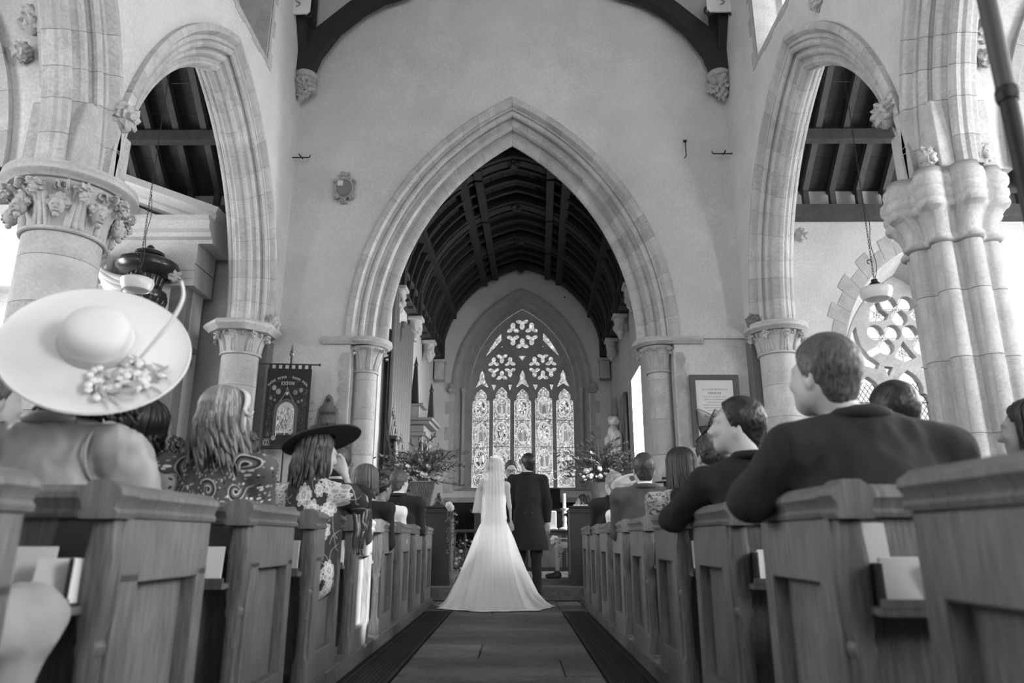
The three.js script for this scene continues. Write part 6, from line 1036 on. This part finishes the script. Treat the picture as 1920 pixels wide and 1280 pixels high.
// nearest woman, pale suit and wide pale hat
person({ label: 'woman in a pale suit and wide pale hat trimmed with blossoms and a quill', female: true, pos: seat(1, -1.41, 0.27), neck: 1.15, shoulder: 0.185, hair: 'bob', hairLen: 0.12, hairWrap: 2.1, locks: 110, lockR: 0.017, wave: 0.02, flare: 0.16, seed: 3, hairMat: hairDark, head: [0.05, 1.275, -0.06], top: paleSuit, folds: 0.014, puff: 0.022, armBlend: 0.01, bulk: 1.05, neckline: 0.055, headRot: [0.25, 0.2, -0.12], thick: 0.018, cell: 0.01,
  J: { elR: [0.24, 0.84, -0.1], elL: [-0.24, 0.84, -0.1] },
  extra: (t, { hp, J }) => {
    const felt = phys({ name: 'pale felt', color: G(0.58), roughness: 0.9, sheen: 0.3 }), E = new THREE.Euler(R(52), 0, R(-36), 'ZXY'), C = V(0.118, 1.35, 0.075), place = (g) => g.applyMatrix4(new THREE.Matrix4().makeRotationFromEuler(E)).translate(C.x, C.y, C.z);
    const hat = part('hat_brim', place(lathe([[0.1, 0.0], [0.14, -0.004], [0.2, -0.012], [0.25, -0.012], [0.262, -0.006], [0.266, 0.0], [0.262, 0.005], [0.25, 0.0], [0.2, 0.004], [0.14, 0.012], [0.1, 0.016]], 64)), felt, t);
    part('hat_crown', place(lathe([[0.104, 0], [0.104, 0.02], [0.1, 0.045], [0.102, 0.05], [0.1, 0.056], [0.097, 0.075], [0.088, 0.095], [0.07, 0.108], [0.04, 0.113], [0, 0.114]], 48)), felt, hat);
    part('hat_band', place(lathe([[0.106, 0.004], [0.109, 0.02], [0.104, 0.046], [0.1, 0.046]], 48)), phys({ name: 'pale ribbon', color: G(0.5), roughness: 0.6 }), hat);
    const q = rng(3), fl_ = []; for (let i = 0; i < 34; i++) { const a = lerp(0.75, 1.9, q()), r = lerp(0.11, 0.23, q()); fl_.push(roses[i % 3].clone().scale(1, 0.7, 1).scale(0.012 + q() * 0.008, 0.012 + q() * 0.008, 0.014).rotateY(q() * 6).translate(r * cos(PI / 2 - a), 0.018 + q() * 0.012, r * sin(PI / 2 - a))); }
    part('hat_blossoms', place(merge(fl_)), phys({ name: 'silk blossom', color: G(0.7), roughness: 0.8 }), hat);
    const lf = []; for (let i = 0; i < 26; i++) { const a = lerp(0.7, 2.0, q()), r = lerp(0.1, 0.24, q()); lf.push(leafGeo(0.05, 0.016).rotateX(PI / 2 * 0.9).rotateY(q() * 6).translate(r * cos(PI / 2 - a), 0.02 + q() * 0.015, r * sin(PI / 2 - a))); }
    part('hat_leaves', place(merge(lf)), phys({ name: 'silk leaves', color: G(0.3), roughness: 0.8, side: THREE.DoubleSide }), hat);
    const w = (px, py, d) => at(px, py, d).sub(t.position); part('hat_quill', lock([w(262, 672, 2.0), w(300, 628, 2.0), w(330, 588, 2.0), w(344, 555, 2.0), w(341, 527, 2.0)], [0.004, 0.006, 0.006, 0.005, 0.004], 16, 6), phys({ name: 'pale quill', color: G(0.65), roughness: 0.8 }), hat);
    for (const s of ['shL', 'shR']) part('armhole_seam', new THREE.TorusGeometry(0.083, 0.0045, 6, 40).scale(1, 1.15, 1).rotateY(PI / 2 + (s === 'shR' ? -0.25 : 0.25)).translate(J[s][0] * 0.9, J[s][1] - 0.045, J[s][2] + 0.01), paleSuit, t);
    const N = J.neck; part('collar_band', lock(Array.from({ length: 14 }, (_, i) => { const a = lerp(-2.4, 2.4, i / 13); return V(N[0] + 0.08 * sin(a), N[1] - 0.02 - 0.05 * sst(1.2, 2.4, abs(a)), N[2] + 0.02 + 0.085 * cos(a)); }), [0.01, 0.018, 0.02, 0.018, 0.01], 26, 8), paleSuit, t);
    part('earring', sph(0.012, hp.x + 0.09, hp.y - 0.06, hp.z + 0.03), phys({ name: 'pearl', color: G(0.8), roughness: 0.2 }), t);
  } });
person({ label: 'man whose ear and cheek show at the very edge beside the pale hat', pos: seat(1, -1.78, 0.4), neck: 1.08, hair: 'short', hairMat: hairFair, top: suitGrey, collar: shirt, headRot: [0, -0.4, 0], cell: 0.014 });
person({ label: 'seated person in pale trousers whose knee fills the lower corner', pos: [-1.36, 0, -1.27], neck: 1.12, hair: 'short', hairMat: hairBrown, top: paleSuit, cell: 0.016, legsMat: phys({ name: 'pale trousers', color: G(0.3), roughness: 0.85 }), legCell: 0.012, J: { knR: [0.235, 0.6, -0.47], anR: [0.17, 0.22, -0.4], hipR: [0.1, 0.57, 0], knL: [-0.06, 0.59, -0.45], anL: [-0.06, 0.2, -0.42] } });
person({ label: 'woman in a dotted dress with curled dark hair between the pale hat and the blonde', female: true, pos: seat(2, -1.63, 0.24), neck: 1.1, hair: 'bob', hairMat: hairDark, hairLen: 0.1, curl: 0.3, wave: 0.02, locks: 60, seed: 21, lockR: 0.013, top: dots, topName: 'dress', topUV: 1, neckline: 0.04, headRot: [0.2, -0.3, -0.35], J: { shR: [0.16, 1.0, 0.02] } });
person({ label: 'dark-haired woman half hidden beyond the dotted dress', female: true, pos: seat(3, -1.95), neck: 1.06, hair: 'curly', hairMat: hairBlack, top: suit, cell: 0.016, headRot: [0.1, -0.4, 0] });
person({ label: 'woman with long wavy blonde hair and a paisley dress', female: true, pos: seat(2, -1.285, 0.24), neck: 1.15, J: { elR: [0.15, 0.82, -0.14] }, hair: 'long', hairMat: hairBlonde, hairLen: 0.24, locks: 120, wave: 0.03, flare: 0.14, seed: 5, lockR: 0.0125, top: paisley, topName: 'dress', topUV: 1, headRot: [-0.02, -0.25, 0], puff: 0.01, bulk: 1.05,
  extra: (t, { head }) => { const c = phys({ name: 'satin bow', color: G(0.5), roughness: 0.4 }); part('hair_bow', head(merge([lock([[0.07, 0.12, 0.02], [0.1, 0.1, 0.02], [0.115, 0.06, 0.03], [0.11, 0.02, 0.04]], [0.008, 0.018, 0.018, 0.01], 10, 6, 0.5), lock([[0.11, 0.03, 0.04], [0.14, 0.0, 0.04], [0.15, 0.02, 0.03]], [0.012, 0.016, 0.006], 8, 6, 0.5), lock([[0.11, 0.03, 0.04], [0.12, -0.04, 0.05], [0.115, -0.07, 0.04]], [0.01, 0.014, 0.005], 8, 6, 0.5)])), c, t); } });
person({ label: 'man in a grey jacket with curly hair squeezed between the blonde and the dark hat', pos: seat(3, -1.56, 0.26), neck: 1.1, hair: 'curly', hairMat: hairFair, top: suitGrey, collar: shirt, cell: 0.014, headRot: [0, -0.3, 0] });
person({ label: 'woman in a wide dark hat and floral dress resting her cheek on her hand', female: true, pos: seat(3, -1.16, 0.24), neck: 1.1, lean: [0.03, -0.02], hair: 'long', hairMat: hairBrown, hairLen: 0.2, locks: 90, wave: 0.012, flare: 0.05, seed: 9, lockR: 0.012, top: floral, topName: 'dress', topUV: 1, sleeve: 0.3, headRot: [-0.05, -0.75, -0.12], fistR: 1.1, bulk: 1.06, puff: 0.012,
  J: { elR: [0.25, 0.98, -0.12], haR: [0.16, 1.16, -0.14] },
  extra: (t, { hp }) => {
    const straw = phys({ name: 'dark straw', color: G(0.022), roughness: 0.7 }), E = new THREE.Euler(R(-8), 0, R(17), 'ZXY'), place = (g) => g.applyMatrix4(new THREE.Matrix4().makeRotationFromEuler(E)).translate(hp.x + 0.01, hp.y + 0.085, hp.z - 0.01);
    const hat = part('hat_brim', place(lathe([[0.08, 0.0], [0.13, 0.0], [0.19, -0.008], [0.225, -0.006], [0.228, 0], [0.225, 0.003], [0.19, 0.002], [0.13, 0.012], [0.08, 0.016]], 56)), straw, t);
    part('hat_crown', place(lathe([[0.092, 0], [0.09, 0.05], [0.08, 0.075], [0.05, 0.085], [0, 0.085]], 40)), straw, hat);
    const q = rng(6), fs = []; for (let i = 0; i < 14; i++) fs.push(leafGeo(0.08, 0.02).rotateX(0.9 + q()).rotateY(q() * 6).translate((q() - 0.3) * 0.2, 0.03, 0.06 + q() * 0.05)); part('hat_feathers', place(merge(fs)), phys({ name: 'dark feathers', color: G(0.06), side: THREE.DoubleSide }), hat);
    const g = []; for (let k = 0; k < 5; k++) g.push(lock([[0.24 + 0.012 * k, 0.95, -0.1 - 0.05 * k], [0.262, 0.85 - 0.01 * k, -0.1 - 0.055 * k], [0.255, 0.76 + 0.012 * sin(k * 2), -0.1 - 0.05 * k], [0.262, 0.7 + 0.02 * sin(k * 3), -0.11 - 0.05 * k]], [0.03, 0.03, 0.026, 0.012], 10, 7, 0.5)); part('loose_sleeve', g, floral, t);
    part('ring', new THREE.TorusGeometry(0.009, 0.003, 6, 12).translate(0.2, 1.2, -0.16), tin, t);
  } });
person({ label: 'brown-haired head just visible behind the wide dark hat', pos: seat(4, -1.24), neck: 1.14, hair: 'short', hairMat: hairBrown, hairThick: 0.02, top: suit, cell: 0.016 });
person({ label: 'woman with a smooth fair bob and black jacket', female: true, pos: seat(5, -1.23), neck: 1.09, hair: 'bob', hairMat: hairFair, hairLen: 0.12, locks: 90, wave: 0.004, flare: 0.05, seed: 31, lockR: 0.012, top: suit, headRot: [0, 0.1, 0], bulk: 1.05 });
person({ label: 'dark-haired woman in a white dress beside the short-haired man', female: true, pos: seat(6, -1.27), neck: 1.1, hair: 'bun', hairMat: hairBlack, top: whiteSilk, topName: 'dress', headRot: [0, -0.5, 0], skin: phys({ name: 'brown skin', color: G(0.16), roughness: 0.5 }), cell: 0.013 });
person({ label: 'short-haired man in a black suit with white collar at the front pews', pos: seat(7, -1.25), neck: 1.22, shoulder: 0.215, hair: 'short', hairMat: hairFair, top: suit, collar: shirt, headRot: [0, -0.45, 0], cell: 0.013 });
// groom side
person({ label: 'tall broad man in a dark suit leaning over the nearest groom side pew', pos: seat(1, 1.1, 0.26), neck: 1.14, lean: [-0.02, -0.06], shoulder: 0.235, bulk: 1.22, thick: 0.02, hair: 'short', hairMat: hairFair, top: charcoal, neckline: -0.03, headRot: [0.12, 0.5, 0.05], head: [-0.1, 1.285, -0.08], fistL: 1.2, fistR: 1.2, cell: 0.0105, headCell: 0.0045, hairCell: 0.005,
  J: { shL: [-0.23, 1.05, -0.05], shR: [0.24, 1.04, -0.04], elL: [-0.34, 0.9, -0.16], haL: [-0.17, 0.93, -0.3], elR: [0.33, 0.82, -0.1], haR: [-0.08, 0.92, -0.34] } });
person({ label: 'dark-haired man in a dark suit turned to look aside', pos: seat(2, 1.1, 0.28), neck: 1.12, lean: [-0.05, -0.05], shoulder: 0.215, bulk: 1.1, hair: 'short', hairMat: hairDark, top: suit, headRot: [0.12, 1.15, 0.12], head: [-0.09, 1.27, -0.09], fistL: 1.2, cell: 0.0115, headCell: 0.0045, hairCell: 0.005,
  J: { shL: [-0.25, 1.02, -0.08], elL: [-0.36, 0.87, -0.3], haL: [-0.16, 0.93, -0.36], elR: [0.3, 0.8, -0.1], haR: [0.05, 0.9, -0.38] } });
person({ label: 'dark-haired man further along, head just above the tall man\'s shoulder', pos: seat(2, 1.68, 0.25), neck: 1.17, hair: 'short', hairMat: hairDark, hairThick: 0.016, top: suit, cell: 0.016, headRot: [0.1, 0.2, 0] });
person({ label: 'grey-haired head rising behind the tall man\'s far shoulder', pos: seat(3, 2.42), neck: 1.1, hair: 'short', hairMat: hairWhite, top: suitGrey, cell: 0.018 });
person({ label: 'woman with smooth brown hair at the far edge above the nearest pew', female: true, pos: seat(2, 2.24, 0.2), neck: 1.09, hair: 'bob', hairMat: hairBrown, hairLen: 0.12, locks: 80, wave: 0.004, seed: 41, lockR: 0.012, top: suit, cell: 0.016, headRot: [0, 0.7, 0] });
person({ label: 'woman wearing a black net fascinator behind the man looking aside', female: true, pos: seat(3, 1.12, 0.25), neck: 1.08, hair: 'bun', hairMat: hairBrown, top: suit, topName: 'dress', cell: 0.014, headRot: [0, 0.2, 0],
  extra: (t) => {
    const net = phys({ name: 'black net', color: G(0.006), roughness: 0.9, transparent: true, opacity: 0.72, side: THREE.DoubleSide }), w = (px, py, d = 4.15) => at(px, py, d).sub(t.position), gs = [], rims = [], c = w(1348, 818);
    // looped ribbons of net with wired rims, springing from one knot
    [[1300, 768, 24, 0.06], [1308, 826, 26, -0.04], [1332, 772, 20, 0.1], [1356, 762, 18, 0.02], [1368, 790, 16, 0.08], [1330, 850, 18, 0.05], [1318, 796, 20, -0.08]].forEach(([px, py, wd, dz]) => {
      const e = w(px, py).add(V(0, 0, dz)), dir = e.clone().sub(c), up = V(-dir.y, dir.x, 0.5 * dir.x).normalize().multiplyScalar(wd / 1320 * 4.15), n = 12, A = [], B = [];
      for (let k = 0; k <= n; k++) { const u = k / n, m = sin(PI * pow(u, 0.7)), p = c.clone().addScaledVector(dir, u); A.push(p.clone().addScaledVector(up, m).add(V(0, 0, 0.03 * m))); B.push(p.clone().addScaledVector(up, -m * 0.7)); }
      gs.push(loft(A.map((a, k) => [0, 0.33, 0.67, 1].map((s) => { const q = a.clone().lerp(B[k], s); return [q.x, q.y, q.z + 0.03 * sin(PI * s) * sin(PI * k / n)]; })), false, false, false));
      rims.push(lock(A, [0.003, 0.003, 0.003], 16, 5), lock(B, [0.003, 0.003, 0.003], 16, 5));
    });
    const f = part('fascinator', gs, net, t); part('wired_rims', [...rims, lump(0.04, 2, 0.4, 8).translate(c.x, c.y, c.z)], suit, f);
  } });
person({ label: 'woman with long straight dark hair and a leopard print dress', female: true, pos: seat(4, 1.14), neck: 1.11, hair: 'long', hairMat: hairDark, hairLen: 0.28, locks: 100, wave: 0.006, flare: 0.02, seed: 51, lockR: 0.011, top: leopard, topName: 'dress', topUV: 1, headRot: [0, 0.35, 0] });
person({ label: 'short-haired man in a mid grey suit seen squarely from behind', pos: seat(5, 1.06), neck: 1.18, shoulder: 0.215, bulk: 1.1, hair: 'short', hairMat: hairBrown, top: suitGrey, collar: shirt, cell: 0.0115 });
person({ label: 'person under a flat straw hat beyond the man in mid grey', pos: seat(6, 1.5), neck: 1.09, hair: 'short', hairMat: hairBrown, top: suitGrey, cell: 0.02, extra: (t, { hp }) => { const st = std({ name: 'straw', color: G(0.3), map: stoneMap }), h = part('hat', lathe([[0.085, 0.05], [0.15, 0.05], [0.17, 0.045], [0.17, 0.05], [0.1, 0.065], [0.098, 0.12], [0.085, 0.145], [0, 0.148]], 32).translate(hp.x, hp.y + 0.02, hp.z), st, t); part('hat_ribbon', lathe([[0.1, 0.068], [0.1, 0.09], [0.098, 0.09]], 32).translate(hp.x, hp.y + 0.02, hp.z), suit, h); } });
person({ label: 'person in an upturned pale hat between the white-haired man and the grey suit', female: true, pos: seat(6, 1.1), neck: 1.07, hair: 'bun', hairMat: hairFair, top: whiteSilk, cell: 0.02, headRot: [0, 0.5, 0], extra: (t, { hp }) => { part('hat', lathe([[0.085, 0.0], [0.14, 0.0], [0.18, 0.03], [0.185, 0.035], [0.14, 0.01], [0.09, 0.015], [0.085, 0.07], [0, 0.09]], 36).rotateX(0.5).rotateZ(0.3).translate(hp.x, hp.y + 0.05, hp.z + 0.02), phys({ name: 'pale hat', color: G(0.42), roughness: 0.8 }), t); } });
person({ label: 'white-haired man in a dark suit in the front groom side pews', pos: seat(7, 1.06), neck: 1.2, hair: 'short', hairMat: hairWhite, top: suit, collar: shirt, cell: 0.016, headRot: [0.1, 0.4, 0] });

// ---------------------------------------------------------------- couple and celebrant
const stand = (n) => ({ pelvis: [0, n - 0.53, 0], hipL: [-0.09, n - 0.56, 0], hipR: [0.09, n - 0.56, 0], knL: [-0.105, n - 1.0, -0.01], knR: [0.105, n - 1.0, -0.01], anL: [-0.11, 0.1, 0.02], anR: [0.11, 0.1, 0.02] });
{
  const n = 1.6;
  person({ label: 'groom in a black tailcoat standing beside the bride', pos: [0.165, 0, -9.55], neck: n, shoulder: 0.2, bulk: 1.08, hair: 'short', hairMat: hairDark, top: suit, hem: 0.98, collar: shirt, headRot: [0.05, 0.5, 0], cell: 0.0115, headCell: 0.005, legsMat: charcoal, legCell: 0.014, shoe: darkCover,
    J: { ...stand(n), chest: [0, n - 0.28, 0], elL: [-0.265, n - 0.37, 0.02], haL: [-0.24, n - 0.62, -0.08], elR: [0.265, n - 0.37, 0.02], haR: [0.255, n - 0.63, -0.03], anL: [-0.12, 0.1, 0.02], anR: [0.12, 0.1, 0.02] },
    extra: (t) => { const rings = []; for (let i = 0; i <= 14; i++) { const u = i / 14, y = lerp(1.14, 0.64, u), rx = lerp(0.185, 0.265, sst(0, 1, u)), rz = lerp(0.14, 0.19, u); rings.push(Array.from({ length: 40 }, (_, j) => { const a = j / 40 * TAU, vent = 1 - 0.1 * u * exp(-pow((a - PI / 2) / 0.06, 2)), w = 1 + 0.03 * u * cos(a * 6 + 1); return [rx * cos(a) * w, y + 0.05 * u * max(0, -sin(a)), rz * sin(a) * w * vent + 0.02]; })); } part('coat_tails', loft(rings, false, false), suit, t); part('tail_buttons', [sph(0.012, -0.05, 1.1, 0.17), sph(0.012, 0.05, 1.1, 0.17)], darkCover, t); } });
}
{
  const n = 1.52, satin = phys({ name: 'bridal satin', color: G(0.86), roughness: 0.5, sheen: 0.2 });
  person({ label: 'bride in a white gown with a long veil and train', female: true, pos: [-0.27, 0, -9.3], neck: n, shoulder: 0.165, bulk: 0.95, hair: 'bun', hairMat: hairBlonde, top: satin, topName: 'bodice', noArms: true, hem: 1.02, neckline: 0.2, neckTilt: -0.2, thick: 0.008, folds: 0.002, headRot: [0.15, -0.45, 0.04], cell: 0.009, headCell: 0.005,
    J: { ...stand(n), chest: [0, n - 0.28, 0], elL: [-0.2, n - 0.33, -0.03], haL: [-0.15, n - 0.47, -0.24], elR: [0.2, n - 0.34, -0.02], haR: [0.22, n - 0.56, -0.12] }, armBlend: 0.001,
    extra: (t, { hp, J }) => {
      const rings = [], N = 96; // skirt: gathered at the waist, spread into a train behind her
      const prof = [[1.08, 0.125, 0.1, 0.0], [1.02, 0.14, 0.12, 0.01], [0.94, 0.185, 0.16, 0.03], [0.8, 0.25, 0.21, 0.05], [0.62, 0.315, 0.27, 0.08], [0.42, 0.39, 0.35, 0.14], [0.25, 0.455, 0.43, 0.21], [0.12, 0.52, 0.5, 0.28], [0.05, 0.57, 0.545, 0.31], [0.018, 0.62, 0.57, 0.33], [0.008, 0.655, 0.59, 0.34]];
      for (const [y, rx, rz, oz] of prof) rings.push(Array.from({ length: N }, (_, j) => { const a = j / N * TAU, u = sst(1.05, 0.1, y), f = 1 + u * (0.045 * cos(a * 7 + 0.6) + 0.03 * cos(a * 13 + 2) + 0.015 * cos(a * 23)); const side = 1 + (y < 0.1 ? 0.1 * max(0, cos(a - 0.55)) * sst(0.15, 0.01, y) : 0); return [rx * cos(a) * f * side, y + (y < 0.3 ? 0.02 * u * (1 + cos(a * 9)) * sst(0.01, 0.15, y) : 0), oz + rz * sin(a) * f * side]; }));
      part('skirt', loft(rings, false, false), satin, t);
      const tulle = phys({ name: 'tulle veil', color: G(0.8), roughness: 0.9, transparent: true, opacity: 0.5, side: THREE.DoubleSide, transmission: 0.3, thickness: 0 });
      const vr = [], M = 40, yp = [[1.79, 0.05, 0.02], [1.77, 0.1, 0.08], [1.7, 0.125, 0.125], [1.55, 0.135, 0.15], [1.35, 0.145, 0.165], [1.15, 0.16, 0.17], [0.95, 0.17, 0], [0.8, 0.19, 0], [0.62, 0.22, 0], [0.42, 0.26, 0], [0.25, 0.3, 0], [0.12, 0.34, 0], [0.05, 0.37, 0], [0.02, 0.4, 0]];
      const skirtZ = (x, y) => { let i = 0; while (i < prof.length - 2 && prof[i + 1][0] > y) i++; const u = clamp((y - prof[i][0]) / (prof[i + 1][0] - prof[i][0]), 0, 1), [a, b2, c] = [1, 2, 3].map((k) => lerp(prof[i][k], prof[i + 1][k], u)); return c + b2 * 1.07 * sqrt(max(0.05, 1 - (x / a) ** 2)) + 0.025; };
      for (const [y, wx, z] of yp) vr.push(Array.from({ length: M + 1 }, (_, j) => { const s = j / M * 2 - 1, u = 1 - y / 1.8; return [s * wx + 0.01 * sin(s * 30) * u + (y < 0.2 ? 0.1 * (0.2 - y) : 0), y + 0.004, (z ? z * sqrt(max(0, 1 - 0.62 * s * s)) : skirtZ(s * wx, y)) + 0.008 * sin(s * 22 + y * 2)]; }));
      part('veil', loft(vr, false, false, false), tulle, t);
      part('inner_veil', loft(vr.slice(0, 7).map((r) => r.map(([x, y, z]) => [x * 0.72, y - 0.004, z * 0.92])), false, false, false), tulle, t);
      part('hair_comb', [lump(0.06, 3, 0.4, 10).scale(1.2, 0.7, 1).translate(hp.x + 0.02, hp.y + 0.12, hp.z + 0.03), lump(0.05, 5, 0.4, 10).translate(hp.x + 0.08, hp.y + 0.06, hp.z + 0.02)], petalMat, t);
      for (const s of [-1, 1]) part('strap', tube([[s * 0.09, n - 0.2, 0.1], [s * 0.11, n - 0.07, 0.06], [s * 0.11, n - 0.02, 0.0], [s * 0.1, n - 0.15, -0.11]], 0.007, 14, 6), satin, t);
      const sl = []; for (let i = 0; i <= 8; i++) { const u = i / 8, y = lerp(n - 0.1, n - 0.42, u); sl.push(Array.from({ length: 16 }, (_, j) => { const a = j / 16 * TAU; return [-0.18 - 0.03 * u + (0.045 + 0.025 * u) * cos(a), y, -0.02 + (0.05 + 0.03 * u) * sin(a)]; })); } part('sheer_sleeve', loft(sl, false, false), tulle, t);
    } });
}
{
  const n = 1.45;
  person({ label: 'celebrant in glasses facing us between bride and groom', pos: [-0.06, 0.177, -10.75], turn: PI, neck: n, hair: 'short', hairMat: hairFair, top: suit, topName: 'cassock', hem: 0.12, legsIn: true, collar: shirt, legsMat: suit, legsName: 'cassock_skirt', headRot: [-0.3, 0.1, 0], cell: 0.016, headCell: 0.005,
    J: { ...stand(n), chest: [0, n - 0.28, 0], haL: [-0.06, n - 0.4, -0.3], haR: [0.06, n - 0.4, -0.3] },
    extra: (t, { head }) => { const g = []; for (const s of [-1, 1]) g.push(new THREE.TorusGeometry(0.021, 0.003, 6, 20).scale(1.15, 0.85, 1).translate(s * 0.03, 0.006, -0.108), bar([s * 0.052, 0.01, -0.105], [s * 0.08, 0.008, 0.0], 0.004, 0.004)); g.push(bar([-0.008, 0.01, -0.11], [0.008, 0.01, -0.11], 0.004, 0.004)); part('glasses', head(merge(g)), iron, t); part('book', rbx(0.2, 0.03, 0.15, 0.004, 0, n - 0.37, -0.38), darkCover, t); } });
  const pale = printed('pale floral print', 256, 5, (g, w, h, again) => { const q = rng(14); g.fillStyle = grey(165); g.fillRect(0, 0, w, h); for (let i = 0; i < 40; i++) { const x = q() * w, y = q() * h, r = 6 + q() * 16, c = 60 + q() * 80; again(() => { g.fillStyle = grey(c); g.beginPath(); g.ellipse(x, y, r, r * 0.6, q() * 3, 0, TAU); g.fill(); }); } });
  person({ label: 'seated woman in a pale floral dress beyond the groom, book on her lap', female: true, pos: [1.14, 0.09, -12.0], turn: PI / 2, neck: 1.12, hair: 'bob', hairMat: hairBrown, hairLen: 0.1, locks: 30, seed: 61, top: pale, topName: 'dress', topUV: 1, hem: 0.2, legsIn: true, cell: 0.014,
    extra: (t) => { part('order_of_service', rbx(0.2, 0.01, 0.28, 0.003, 0, 0.7, -0.36), paper, t); for (const x of [-0.1, 0.1]) part('shoe', ell_shoe([x, 0.17, -0.46]), darkCover, t); part('folded_cloth', [lump(0.07, 4, 0.3, 8).translate(0, 0.66, -0.5)], petalMat, t); } });
  const ch = thing('chancel_seat', 'dark wooden stall under the seated woman in pale floral', 'bench', [1.2, 0.177, -12.0]); part('seat', rbx(0.45, 0.05, 1.0, 0.01, 0, 0.33, 0), oakDark, ch); part('back', rbx(0.05, 0.9, 1.0, 0.01, 0.28, 0.45, 0), oakDark, ch); part('support', bx(0.35, 0.3, 0.06, 0, 0.15, 0.44), oakDark, ch); part('support', bx(0.35, 0.3, 0.06, 0, 0.15, -0.44), oakDark, ch);
}
renderer.render(scene, camera);
